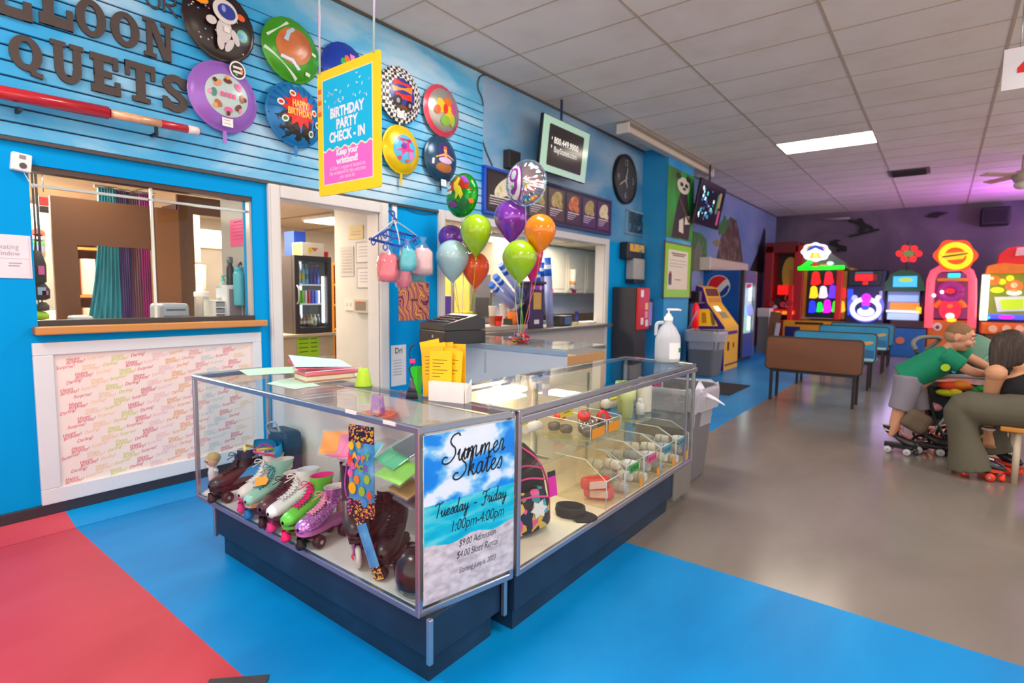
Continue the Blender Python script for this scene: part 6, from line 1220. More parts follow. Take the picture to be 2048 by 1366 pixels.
# ================================================================ THROUGH THE CONCESSION OPENING: KITCHEN
KX = -5.4; CAB = mat('e9dcc6', .45, var=.03)
def cabinet(lab, p0, p1):
    y0, y1 = onx(p0, 540, KX).y, onx(p1, 540, KX).y; z1, z0 = min(2.11, onx(1150, 491, KX).z), onx(1150, 587, KX).z
    t = thing('upper_cabinet', lab, 'cabinet', (KX, (y0+y1)/2, z0), 0, 'white kitchen cabinets'); b = B(); b.box((KX-.35, y0, z0), (KX, y1, z1), CAB); b.obj('body', t)
    b = B(); b.box((KX, y0+.008, z0+.01), (KX+.02, y1-.008, z1-.01), CAB, bev=.005); b.box((KX+.02, y0+.07, z0+.08), (KX+.028, y1-.07, z1-.08), CAB, bev=.006); o = b.obj('door', t); b = B(); b.tube(crom([(KX+.02, y0+.04, z0+.04), (KX+.04, y0+.06, z0+.045), (KX+.02, y0+.1, z0+.05)], 4), .005, STEEL, n=6); b.obj('handle', o)
    return y0, y1, z0, z1
for lab, p0, p1 in (('white upper cabinet behind the lime balloon', 985, 1030), ('white upper cabinet behind the orange balloon', 1031, 1086), ('white upper cabinet, third from the right end', 1087, 1130), ('white upper cabinet with the towel holder', 1131, 1168), ('white upper cabinet at the right end', 1169, 1204)): R5 = cabinet(lab, p0, p1)
tilew = ramp_mat([(0, 'd8d0d8'), (1, 'e8e2e6')], 2, .3, key='tilew')
t = thing('tiled_backsplash', 'white tiled splashback below the kitchen cabinets', 'splashback', (KX-.34, 7, 1)); ya, yb2 = onx(985, 600, KX-.34).y, onx(1212, 600, KX-.34).y; b = B(); b.box((KX-.36, ya, .9), (KX-.34, yb2, R5[2]), tilew)
for k in range(8): b.box((KX-.34, ya, .95+k*.1), (KX-.337, yb2, .955+k*.1), m0('c8c0c8'))
b.obj('tiles', t)
t = thing('back_worktop', 'grey worktop along the kitchen back wall', 'worktop', (KX, 6, 0)); zc = onx(1150, 645, KX+.1).z; b = B(); b.box((KX-.35, ya-.6, zc-.04), (KX+.1, yb2, zc), mat('7d7a78', .35), bev=.005); b.obj('top', t); b = B(); b.box((KX-.35, ya-.6, 0), (KX+.05, yb2, zc-.04), mat('bfb5a8', .5)); b.obj('base', t)
q = onx(1146, 558, KX+.08); t = thing('towel_holder', 'paper towel roll in a holder on the cabinet door', 'paper towels', q); b = B(); b.cyl((q.x, q.y, q.z-.16), (q.x, q.y, q.z+.16), .055, mat('e8e2d6', .7)); b.obj('roll', t); b = B(); b.box((q.x-.075, q.y-.02, q.z+.16), (q.x+.05, q.y+.02, q.z+.175), WHITE); b.box((q.x-.075, q.y-.02, q.z-.175), (q.x+.05, q.y+.02, q.z-.16), WHITE); b.obj('bracket', t); b = B(); b.cyl((q.x, q.y, q.z-.1), (q.x, q.y, q.z-.04), .0555, mat('d8883a', .6)); b.obj('print', t)
for px, w_ in ((1103, .14), (1149, .14)):
    q = onx(px, 583, KX+.03); t = thing('shelf_tag', 'pink tag on the cabinet edge left of the towel holder' if px == 1103 else 'pink tag on the cabinet edge under the towel holder', 'tag', q); b = B(); b.box((KX+.021, q.y-w_/2, q.z-.035), (KX+.024, q.y+w_/2, q.z+.035), mat('f0406a', .5)); b.obj('card', t); b = B(); b.box((KX+.024, q.y-w_/3, q.z-.005), (KX+.0245, q.y+w_/3, q.z+.005), m0('a02040')); b.obj('print', t)
q = onx(1000, 485, -5.2); t = thing('kitchen_light', 'lit fluorescent fixture on the kitchen ceiling', 'ceiling light', (-5.2, q.y, 2.05)); b = B(); b.box((-5.35, q.y-.55, 2.07), (-5.05, q.y+.55, 2.12), WHITE); b.obj('housing', t); b = B(); b.box((-5.33, q.y-.53, 2.04), (-5.07, q.y+.53, 2.07), mat('fff4e0', .5, emit=6, var=0)); b.obj('diffuser', t)
q = onx(664, 450, -5.6); t = thing('passage_light', 'bright ceiling light at the far end of the passage', 'ceiling light', (-5.6, q.y, 2.08)); b = B(); b.box((-5.9, q.y-.2, 2.09), (-5.3, q.y+.2, 2.12), WHITE); b.obj('housing', t); b = B(); b.box((-5.88, q.y-.18, 2.075), (-5.32, q.y+.18, 2.09), mat('fff4e0', .5, emit=6, var=0)); b.obj('diffuser', t)
# popcorn machine, grey machine, boxes on the serving ledge
LZ = .873; LX = XW-.1
def onl(px): return onx(px, 640, XW-.2).y
def lbox(lab, name, cat, p0, p1, py, x0, x1, m_, parts=None, z0=LZ):
    ya, yb2 = onx(p0, py+20, x1).y, onx(p1, py+20, x1).y; z1 = onx((p0+p1)/2, py, x1).z; t = thing(name, lab, cat, ((x0+x1)/2, (ya+yb2)/2, z0)); b = B(); b.box((x0, ya, z0), (x1, yb2, z1), m_, bev=.008); b.obj('body', t); return t, ya, yb2, z1
t = thing('kitchen_table', 'steel table inside the kitchen holding the popcorn machine', 'table', (-5.2, 5, 0)); b = B(); b.box((-5.5, 4.3, .84), (-4.7, 7.0, .872), mat('a8a6a2', .3, .6)); b.obj('top', t)
for x in (-5.45, -4.78):
    for y in (4.35, 6.93): b = B(); b.box((x-.025, y-.025, 0), (x+.025, y+.025, .84), STEEL); b.obj('leg', t)
t, ya, yb2, z1 = lbox('yellow lit popcorn machine behind the balloons', 'popcorn_machine', 'popcorn machine', 903, 942, 545, -5.4, -4.8, mat('e8c45a', .4, emit=.5, var=.3, sc=12)); b = B()
for y in (ya, yb2-.03): b.box((-4.81, y, LZ), (-4.78, y+.03, z1+.02), STEEL)
b.box((-4.81, ya, z1), (-4.78, yb2, z1+.06), mat('e8a81a', .4)); b.obj('frame', t); b = B(); b.box((-4.8, ya+.05, LZ+.0), (-4.74, yb2-.02, LZ+.17), mat('f4c41a', .4), bev=.01); b.obj('tray', t)
t, ya, yb2, z1 = lbox('grey steel warmer beside the popcorn machine', 'steel_warmer', 'warmer', 948, 982, 548, -5.4, -4.8, mat('9a948c', .35, .4)); b = B(); b.box((-4.8, ya+.04, LZ+.1), (-4.79, yb2-.04, LZ+.35), mat('6a645c', .3, .4)); b.obj('door', t); b = B(); b.box((-4.8, ya+.04, LZ+.02), (-4.77, yb2-.04, LZ+.07), mat('c4beb4', .3, .4)); b.obj('drawer', t)
t, ya, yb2, z1 = lbox('violet and grey box at the left of the serving ledge', 'violet_box', 'box', 889, 903, 592, XW-.28, XW-.12, mat('5a3a9a', .5)); b = B(); b.box((XW-.119, ya+.005, LZ+.01), (XW-.117, yb2-.005, LZ+.12), mat('4a4a5a', .5)); b.obj('panel', t)
# items on the steel ledge
t = thing('serving_tray', 'low steel drip ledge on the serving counter', 'tray', (XW-.1, 4.6, LZ)); ya, yb2 = onx(942, 655, XW-.02).y, onx(1056, 655, XW-.02).y; b = B(); b.box((XW-.35, ya, LZ), (XW-.02, yb2, LZ+.045), mat('b5aca0', .3, .5), bev=.004); b.obj('ledge', t); b = B(); b.box((XW-.35, ya, LZ+.045), (XW-.02, yb2, LZ+.05), mat('cfc8be', .3, .4)); b.obj('top', t)
SZ_ = LZ+.051
def cupstack(lab, px, base, top, X, r, col, col2=None, name='cup_stack', cat='cups'):
    y = onx(px, base, X).y; z1 = onx(px, top, X).z; t = thing(name, lab, cat, (X, y, SZ_)); h = z1-SZ_; b = B(); b.lathe([(0, 0), (r*.7, 0), (r, h*.95), (r*1.06, h*.97), (r*1.06, h), (r*.95, h)], mat(col, .5), 18); b.obj('stack', t, True)
    b = B(); b.lathe([(r*.72, h*.05), (r*.86, h*.5)], mat(col2 or col, .5), 18); b.lathe([(r*.725, h*.05), (r*.87, h*.5)], mat(col2 or col, .5), 18); b.obj('print', t, True); return t
cupstack('stack of white paper cups with a brown foot on the steel ledge', 985, 648, 612, XW-.1, .045, 'e8dcce', 'a8583a')
t = cupstack('red plastic cup beside the white cups', 996, 653, 632, XW-.06, .05, 'e0201a', 'f03a2a', name='red_cup', cat='cup')
t = cupstack('white cup lying tilted against the cup rack', 1006, 640, 608, XW-.2, .045, 'e4dcd4', 'd8d0c8', name='tilted_cup', cat='cup')
y = onx(1027, 650, XW-.08).y; t = thing('napkin_holder', 'orange paper bag bundle on the steel ledge', 'paper bag', (XW-.1, y, SZ_)); b = B(); b.rings([[V((x*.05*k_, yy*.075*k_, z)) for x, yy in ellpts(0, 0, 1, 1, 14)] for z, k_ in ((0, .9), (.05, 1), (.12, .98), (.15, .8), (.155, .4))], mat('f07a1a', .6, var=.2, sc=20, bump=.5)); b.obj('bag', t, True); b = B(); b.box((-.06, -.085, 0), (.06, -.075, .07), BLACK); b.obj('holder_side', t, True); b = B(); b.box((-.06, .075, 0), (.06, .085, .07), BLACK); b.obj('holder_side', t, True)
# angled rack of blue cup tubes
CUPB, CUPL = mat('1f6ad8', .4), mat('8e96c8', .5)
def tube_cup(lab, p0, p1, X, r, grp, par=None):
    a, c = onx(*p0, X), onx(*p1, X); t = thing('cup_sleeve', lab, 'cups', c, 0, grp); d = (c-a); b = B(); b.cyl(a+d*.26, c, r, CUPL, r1=r*.92, n=16); b.obj('sleeve', t); b = B(); b.cyl(a, a+d*.26, r*.86, CUPB, r1=r*.98, n=16); b.obj('cup', t); b = B(); b.cyl(a+d*.1, a+d*.16, r*.96, mat('d8e4f8', .4), n=16, cap=False); b.obj('print', t)
for lab, p0, p1 in (('lowest of the three slanted blue cup sleeves', (981, 568), (1024, 613)), ('middle of the three slanted blue cup sleeves', (990, 552), (1036, 604)), ('highest of the three slanted blue cup sleeves', (1001, 529), (1046, 592))): tube_cup(lab, p0, p1, XW-.12, .042, 'slanted cup sleeves')
y = onx(1040, 640, XW-.14).y; t = thing('cup_rack', 'black stand under the slanted cup sleeves', 'rack', (XW-.14, y, SZ_)); b = B(); a = onx(1046, 600, XW-.15); c = onx(1020, 625, XW-.15); b.prism([(-.16, .16), (.06, .27), (.08, .22), (-.13, .10)], frame((XW-.18, y, SZ_), (0, 1, 0), (0, 0, 1)), .1, BLACK); b.obj('cradle', t); b = B(); b.box((XW-.18, y-.05, SZ_), (XW-.08, y+.05, SZ_+.18), mat('1e1c20', .5), bev=.008); b.obj('stand', t)
tube_cup('upright blue cup sleeve at the right of the cup tower', (1095, 515), (1100, 655), XW-.08, .05, 'upright cup sleeves'); tube_cup('upright blue cup sleeve behind the cup tower', (1083, 525), (1088, 630), XW-.24, .05, 'upright cup sleeves'); tube_cup('upright blue cup sleeve behind the magenta balloon', (1073, 540), (1076, 630), XW-.24, .05, 'upright cup sleeves')
a, c = onx(1058, 652, XW-.02), onx(1087, 655, XW-.02); z1 = onx(1072, 568, XW-.02).z
t = thing('cup_tower', 'dark purple cup dispenser tower with an orange card', 'dispenser', (XW-.1, (a.y+c.y)/2, LZ)); b = B(); b.box((XW-.2, a.y, LZ), (XW-.02, c.y, z1), mat('33264e', .4), bev=.006); b.obj('body', t); b = B(); b.box((XW-.22, a.y-.03, z1), (XW, c.y+.02, z1+.03), mat('241c2c', .4), bev=.004); b.obj('lid', t); b = B(); b.box((XW-.019, a.y+.08, z1-.30), (XW-.017, c.y-.06, z1-.1), mat('c89a4a', .5)); b.obj('card', t); b = B()
for k in range(6): b.box((XW-.019, a.y+.03+k*.045, z1-.07+.01*(k % 2)), (XW-.0172, a.y+.06+k*.045, z1-.02), mat(('c84ac0', 'e8c8e0', '8a3ad0')[k % 3], .4))
b.obj('print', t); b = B(); b.box((XW-.019, a.y+.1, LZ+.05), (XW-.016, c.y-.1, LZ+.10), mat('d8d8dc', .4), bev=.001); b.obj('slot', t)
a, c = onx(1121, 655, XW-.05), onx(1144, 655, XW-.05); t = thing('napkin_box', 'black and blue napkin box at the right of the serving ledge', 'napkin box', (XW-.1, (a.y+c.y)/2, LZ)); b = B(); b.box((XW-.2, a.y, LZ), (XW-.05, c.y, LZ+.13), mat('2c2c38', .4), bev=.01); b.obj('body', t); b = B(); b.box((XW-.0495, a.y+.1, LZ+.015), (XW-.048, c.y-.02, LZ+.115), mat('4a6a98', .4)); b.obj('front', t)
y = onx(1153, 640, XW-.2).y; t = thing('syrup_bottle', 'slim dark blue bottle beside the napkin box', 'bottle', (XW-.2, y, LZ)); b = B(); b.lathe([(0, 0), (.03, 0), (.03, .03), (.022, .08), (.02, .13), (.028, .16), (.028, .17)], mat('2a2a9a', .3), 14); b.obj('body', t, True); b = B(); b.lathe([(.031, .0), (.033, .01), (.031, .025)], mat('e8c81a', .4), 14); b.obj('base_ring', t, True)
y = onx(1175, 645, XW-.25).y; t = thing('paper_stack', 'low stack of white paper at the ledge\'s right end', 'paper', (XW-.22, y, LZ)); b = B(); b.box((-.1, -.22, 0), (.1, .16, .018), mat('ddd6d0', .6)); b.obj('sheets', t, True); b = B(); b.box((-.08, -.2, .018), (.1, .14, .022), mat('eee8e4', .6)); b.obj('top_sheet', t, True)
# ---- cash register on the third counter
q = onz(866, 688, HC+.007); t = thing('cash_register', 'black cash register on the left end of the white counter', 'cash register', (q.x, q.y+.22, HC+.0065), (0, 0, R_(-12))); K = mat('2b282c', .4)
b = B(); b.box((-.2, -.2, 0), (.2, .2, .11), K, bev=.008); b.obj('cash_drawer', t, True, label='black cash drawer'); b = B(); b.prism([(-.2, .115), (.2, .115), (.2, .2), (.12, .235), (-.2, .16)], frame((-.19, 0, 0), (0, 1, 0), (0, 0, 1)), .38, mat('302c30', .35)); b.obj('body', t, True)
b = B()
for i in range(6):
    for j in range(4): b.box((-.15+.05*i, -.14+.055*j, .178+.0105*j*1.3), (-.112+.05*i, -.10+.055*j, .186+.0105*j*1.3), mat(('5a5a62', '3a3a42', '8a3a5a')[(i*j) % 3], .4))
b.obj('keypad', t, True); b = B(); b.cyl((.02, -.205, .06), (.02, -.2, .06), .012, STEEL); b.obj('lock', t, True)
# ---- cotton candy on a blue peg ring
RX = XW+.38
def pr(px, py, dx=0): return onx(px, py, RX+dx)
t = thing('peg_hanger', 'blue plastic peg hanger hooked on the wall beside the door', 'hanger', pr(787, 455)); BP = mat('2a55b8', .35)
q = [pr(740, 478, .05), pr(776, 459, -.2), pr(836, 474, -.12), pr(800, 492, .12)]
b = B(); b.tube(q, .011, BP, n=8, closed=True); b.tube([(q[0]+q[3])/2, (q[1]+q[2])/2], .007, BP); b.tube([(q[0]+q[1])/2, (q[2]+q[3])/2], .007, BP); b.obj('frame', t)
hk = pr(788, 440); b = B()
for p in q: b.tube(crom([hk, (hk+p)/2+V((.01, 0, .0)), p], 3), .005, mat('c8ccd6', .4), n=6)
b.obj('straps', t); b = B(); b.tube(crom([hk, hk+V((0, 0, .06)), hk+V((-.06, 0, .07)), V((XW+.03, onx(788, 428, XW).y, hk.z+.06)), V((XW+.012, onx(788, 428, XW).y, hk.z+.02))], 5), .008, BP, n=8); b.obj('hook', t)
b = B(); wp = onx(788, 428, XW+.01); b.box((XW+.001, wp.y-.02, wp.z-.08), (XW+.014, wp.y+.03, wp.z+.08), WHITE); b.obj('wall_plate', t)
for k in range(10):
    s = q[k % 4]*(1-(k % 3+.5)/3)+q[(k+1) % 4]*((k % 3+.5)/3); b = B(); b.tube(crom([s, s+V((.01, .012, -.035)), s+V((0, .0, -.06))], 4), .005, BP, n=6); b.tube(crom([s, s+V((-.01, -.012, -.035)), s+V((0, .0, -.06))], 4), .005, BP, n=6); b.obj('peg', t)
def candy(lab, px, py0, py1, w_, col, dx, peg):
    p, c = pr(px, py0, dx), pr(px, py1, dx); h = p.z-c.z; t = thing('cotton_candy', lab, 'cotton candy', c, 0, 'cotton candy bags on the peg hanger')
    def shell(k0, dz0, jit): 
        random.seed(int(px)); rs = []
        for zz, k_ in ((0, .55), (.05, .9), (.2, 1.02), (.45, 1), (.62, .92), (.72, .6)): rs.append([V((p.x+x*w_*.36*k_*k0+random.uniform(-jit, jit), c.y+y*w_*.5*k_*k0+random.uniform(-jit, jit), c.z+h*(zz*(1-dz0)+dz0*.5))) for x, y in ellpts(0, 0, 1, 1, 16)])
        return rs
    b = B(); b.rings(shell(.9, .05, .011), mat(col, .85, var=.12, sc=25, bump=.4)); b.obj('floss', t)
    rs = shell(1, 0, .009); rs += [[V((p.x+x*w_*.06, c.y+y*w_*.09, c.z+h*.86)) for x, y in ellpts(0, 0, 1, 1, 16)], [V((p.x+x*w_*.12, c.y+y*w_*.2, c.z+h)) for x, y in ellpts(0, 0, 1, 1, 16)]]
    b = B(); b.rings(rs, glass_mat('ffffff', .1, 1.5, base=.05), cap=False); b.obj('bag', t)
candy('coral pink cotton candy bag at the left of the peg hanger', 777, 482, 566, .20, 'f0707e', .05, 0)
candy('turquoise cotton candy bag in the front of the peg hanger', 815, 478, 544, .155, '52c4d0', .14, 1)
candy('pale pink cotton candy bag at the right of the peg hanger', 846, 474, 552, .20, 'f0c4c8', .0, 2)
candy('pink cotton candy bag behind the turquoise one', 806, 490, 578, .15, 'e8728a', -.06, 3)
candy('pale teal cotton candy bag low behind the pale pink one', 834, 490, 566, .17, '6ab4bc', -.12, 3)
b = B(); pts = [onx(*p, XW+.008) for p in ((812, 417), (828, 424), (850, 428), (874, 427))]; b.tube(crom(pts, 5), .003, mat('3a5a7a', .6), n=5); tag(b.obj('cable'), 'thin wire sagging along the blue wall above the cotton candy', 'cable')
# ================================================================ BALLOON BOUQUETS
def latex(lab, cx, cy, w, h, Y, col, knot, metal=0, grp='latex balloons in the bouquets'):
    c = ony(cx, cy, Y); Hh = (ony(cx, cy-h/2, Y)-ony(cx, cy+h/2, Y)).length; R = Hh/h*w/2*1.03
    t = thing('balloon', lab, 'balloon', c, 0, grp); top = Hh/2
    prof = []
    for i in range(15):
        a = PI/2-PI*.5*i/7
        if i <= 7: prof.append((max(R*math.cos(a), .0005), top-R+R*math.sin(a)+0))
    eq = top-R; L = eq+Hh/2
    for i in range(1, 13):
        u = i/12; prof.append((R*max((1-u**1.75)**.92, .045), eq-L*u))
    m_ = mat(col, .16, metal, var=.02, coat=.6)
    b = B(); b.lathe(prof, m_, 28, Matrix.Translation(c)); b.obj('body', t)
    kz = c.z+eq-L; b = B(); b.lathe([(R*.045, 0), (R*.07, -.008), (R*.05, -.014), (R*.12, -.026), (R*.04, -.028)], m_, 12, Matrix.Translation((c.x, c.y, kz))); b.obj('knot', t)
    k0 = V((c.x, c.y, kz-.012)); e = knot; mid = (k0*.45+e*.55)+V((.02*math.sin(cx), .02, -.02))
    sc_ = mat({'y': 'd8d820', 'g': '6ad83a', 'o': 'f0862a', 'p': 'e070c8', 'w': 'c8c8d8'}[lab_s[cx]], .4); b = B(); b.tube(crom([k0, (k0*.75+e*.25)+V((.0, .015, -.03)), mid, e], 6), .0032, sc_, n=5); b.obj('string', t)
    return t
lab_s = {902: 'w', 905: 'y', 952: 'y', 951: 'g', 1022: 'w', 1080: 'o', 1039: 'g', 1067: 'p'}
W1 = V((-3.02, 3.62, HC+.10)); W2 = V((-2.66, 3.62, HC+.03))
W1 = ony(926, 680, 3.62); W2 = ony(1040, 685, 3.62)
latex('dark purple balloon half hidden behind the upper lime balloon', 902, 481, 50, 64, 3.68, '7a3aae', W1, .25)
latex('upper lime green balloon above the orange-red one', 952, 471, 62, 86, 3.56, 'a6d012', W1)
latex('orange-red balloon below the upper lime balloon', 951, 541, 55, 74, 3.70, 'f4561a', W1)
latex('pale blue balloon, the only one of that colour', 905, 523, 65, 86, 3.50, 'b2d6dc', W1)
latex('metallic violet balloon under the silver number balloon', 1022, 444, 67, 88, 3.72, '8f3ec4', W2, .35)
latex('magenta balloon peeking out behind the lower lime balloon', 1064, 525, 44, 84, 3.85, 'd80c78', W2) if False else None
lab_s[1064] = 'p'; latex('magenta balloon peeking out behind the lower lime balloon', 1064, 524, 44, 86, 3.85, 'd80c78', W2)
latex('orange balloon to the right of the violet one', 1080, 468, 63, 80, 3.62, 'fb8a06', W2)
latex('lower lime green balloon in front of the blue cup sleeves', 1039, 523, 68, 87, 3.50, 'a2ce0e', W2)
# round foil balloon in party colours
def pillow(lab, cx, cy, w, h, Y, body, decs, e, nm='round_foil_balloon', rz=0, crimp=.02, thick=.42, back=None):
    c = ony(cx, cy, Y); R = (ony(cx, cy-h/2, Y)-ony(cx, cy+h/2, Y)).length/2; M = Matrix.Translation(c)@Euler((0, 0, rz)).to_matrix().to_4x4()@frame((0, 0, 0), (1, 0, 0), (0, 0, 1))
    t = thing(nm, lab, 'foil balloon', c); n = 48; zf = lambda x, y: thick*R*max(0, 1-(x*x+y*y)/(R*R))**.62
    def ring(k, s):
        out = []
        for i in range(n):
            a = 2*PI*i/n; r = R*k; x, y = r*math.cos(a), r*math.sin(a); z = s*zf(x, y)*(1+crimp*math.cos(a*16)*k*k*2) if k < 1 else 0
            out.append(M@V((x*(1+crimp*.5*math.cos(16*a)*k), y*(1+crimp*.5*math.cos(16*a)*k), z)))
        return out
    ks = [.001, .2, .4, .6, .75, .87, .95, 1]
    b = B(); b.rings([ring(k, 1) for k in ks]+[ring(k, -1) for k in reversed(ks[:-1])], body, cap=False); b.obj('body', t); b = B(); b.rings([ring(1, 1), [M@V((R*1.06*math.cos(2*PI*i/n), R*1.06*math.sin(2*PI*i/n), .002*math.cos(i*2))) for i in range(n)]], body, cap=False); b.obj('seam', t)
    b = B()
    for i, (poly, m_) in enumerate(decs): b.decal([(x*R, y*R) for x, y in poly], M, m_, zf, eps=.003+.0012*i)
    if decs: b.obj('print', t)
    k0 = M@V((0, -R, 0)); b = B(); b.tube(crom([k0, (k0*.7+e*.3)+V((.0, .02, -.02)), (k0*.3+e*.7), e], 6), .003, mat('c8c8d8', .3), n=5); b.obj('string', t); return t
pillow('round green and red party foil balloon with a yellow creature print', 924, 391, 70, 84, 3.60, mat('1f9a2e', .15, .45, var=.3, sc=7), [
    ([(-.95, .1), (-.6, .2), (.0, .15), (.5, .25), (.97, .1), (.75, .65), (.3, .95), (-.3, .95), (-.75, .6)], mat('d8402a', .15, .45, var=.4, sc=12)), ([(.0, .9), (.35, .85), (.7, .5), (.4, .55)], m0('9a4ac8', .2)), (rrect(-.95, .3, -.4, .48, .03), m0('f0f0ee')), (rrect(-.95, .05, -.28, .22, .03), m0('f0f0ee')),
    ([(-.2, .55), (.0, .85), (.15, .75), (.05, .5), (.3, .3), (.45, -.05), (.3, -.25), (.2, .0), (.05, -.2), (-.05, -.2), (.0, .1), (-.15, .3)], m0('d8d020')), ([(-.6, -.3), (-.45, -.55), (-.2, -.6), (.1, -.55), (-.05, -.35), (-.3, -.25)], m0('8a3a8a')), (E_(.35, -.5, .35, .2, 14, .6), m0('1a6a3a')), (E_(.8, -.35, .1, .12), m0('e87a1a')), (E_(-.1, -.75, .3, .12), m0('167a2a'))], W1)
HOLO = ramp_mat([(.2, 'b8bcc4'), (.4, 'd8d8de'), (.5, 'b8c8d0'), (.58, 'd0c0c8'), (.75, 'ececf0'), (.9, 'b0aeb8')], 5, .10, metal=.95, key='holo')
P9 = m0('8a2a9a'); t = pillow('silver holographic foil balloon printed with a number 9', 1052, 366, 62, 88, 3.68, HOLO, [
    (E_(-.40, .0, .46, .86, 28), P9), (E_(-.41, .0, .41, .79, 28), m0('ece8f0', .3)), (E_(-.42, .32, .26, .34, 24), P9), (E_(-.42, .32, .15, .22, 24), m0('b8c4c8', .2)), ([(-.28, .3), (-.16, .3), (-.20, -.30), (-.42, -.58), (-.64, -.46), (-.60, -.36), (-.44, -.44), (-.32, -.25)], P9), (E_(-.48, -.22, .06, .09, 12), m0('4ac03a', .3))], W2, 'number_foil_balloon', rz=R_(10), crimp=.06, thick=.5)
# weights
t = thing('balloon_weight', 'pile of shredded pink foil ribbons weighting the right bouquet', 'balloon weight', W2); random.seed(31); g0 = HC+.008
cols = ['f03a8a', 'c84ad8', 'f27a2a', '3ab8c8', 'e83a5a', 'd8d83a', 'f0a0c8']
for k in range(7):
    b = B()
    for j in range(7):
        a = random.uniform(0, 6.28); r = random.uniform(.03, .17); p = V((W2.x+r*math.cos(a)*.5, W2.y+r*math.sin(a)*.25, g0+random.uniform(.002, .03))); pts = [p+V((.05*random.uniform(-1, 1), .04*random.uniform(-1, 1), random.uniform(0, .035+.04*(r < .08)))) for _ in range(4)]; b.tube(crom([p]+pts, 4), .006, mat(cols[k], .2, .3), n=4, flat=.3)
    b.obj('ribbon', t)
b = B(); b.ell((W2.x, W2.y, g0+.022), (.035, .03, .022), mat('e83a8a', .3, .3), 12); b.obj('core', t)
t = thing('balloon_weight', 'orange diamond card and crinkled foil weighting the left bouquet', 'balloon weight', W1)
q = ony(914, 664, 3.55); M = frame(q, (1, 0, 0), (.15, 0, 1)); b = B(); b.prism([(-.05, -.02), (.01, -.075), (.05, .0), (-.005, .085)], M, .003, mat('f87a4a', .5)); b.obj('card', t)
b = B(); q = ony(930, 672, 3.62)
for j in range(5): b.tube(crom([V((q.x+.012*math.sin(j*2), q.y, g0+.0)), V((q.x+.02*math.cos(j*3), q.y+.01, g0+.08)), V((q.x+.015*math.sin(j*5), q.y, q.z+.10)), V((q.x+.01*math.cos(j), q.y, q.z+.19))], 5), .006, mat(('c8ccd4', '9a9aa8', '7ab83a', 'd8d8dc', 'b8bcc8')[j], .15, .7), n=4, flat=.4)
b.obj('tassel', t)
b = B(); b.ell((q.x, q.y, g0+.025), (.035, .03, .025), mat('8ac83a', .3, .3), 12); b.obj('core', t)

# ================================================================ BY THE COLUMN AND THE FAR LEFT WALL
GC = mat('6d6c70', .55); LIN = glass_mat('e8e8ee', .15, 1.2, base=.45, body='dcdce6')
def bin_(lab, x, y, r, h, liner=True):
    t = thing('trash_can', lab, 'trash can', (x, y, 0)); b = B(); b.rings([[V((sx_, sy_, z)) for sx_, sy_ in rrect(-r*k, -r*k, r*k, r*k, r*.3*k)] for z, k in ((0, .75), (.02, .78), (h*.92, .96), (h*.93, 1.03), (h, 1.03), (h, .97), (h*.5, .86))], GC, sm=False); b.obj('body', t, True)
    if liner: b = B(); b.rings([[V((sx_*(1+.02*math.sin(i*2.3)), sy_*(1+.02*math.cos(i*1.7)), z+.012*math.sin(i*1.9))) for i, (sx_, sy_) in enumerate(rrect(-r*k, -r*k, r*k, r*k, r*.3*k))] for z, k in ((h*.78, 1.06), (h*.95, 1.08), (h*1.015, 1.05), (h*1.0, .98), (h*.6, .9))], LIN, cap=False); b.obj('liner', t, True)
    return t
bin_('grey trash can with a clear liner standing by the column behind the jug', -2.98, 8.95, .26, .72)
t = bin_('large grey bin with a clear liner just past the end of the lit case', -1.47, 3.78, .24, .66)
q = ony(1405, 765, 3.62); e_ = ony(1449, 810, 3.70); b = B(); b.tube([V((-1.25, 3.72, .62)), ony(1396, 775, 3.72), ony(1412, 790, 3.72), ony(1430, 798, 3.72), e_], [.05, .06, .02, .013, .005], mat('e6e2ee', .5, bump=.3, sc=60), n=10, flat=.6); b.obj('bag_tail', t, label='knotted white end of the bin liner')
b = B(); b.box((-2.75, 7.3, .001), (-2.1, 8.3, .010), mat('2c2a2c', .8), bev=.003); tag(b.obj('floor_mat'), 'small dark floor mat beside the column', 'mat')
b = B(); o = [onz(450, 1366), onz(537, 1351)]; b.add([V((-1.70, .885, .006)), V((-1.83, .75, .006)), V((-1.6, .52, .006)), V((-1.45, .66, .006))]+[V((-1.70, .885, .0)), V((-1.83, .75, .0)), V((-1.6, .52, .0)), V((-1.45, .66, .0))], [(0, 1, 2, 3), (4, 5, 1, 0), (5, 6, 2, 1), (6, 7, 3, 2), (7, 4, 0, 3)], ramp_mat([(.5, '3a383c'), (.7, '4a484c'), (.8, 'c89a3a')], 12, .7, key='mat2')); tag(b.obj('floor_mat'), 'corner of a dark printed mat at the bottom edge of the photo', 'mat')
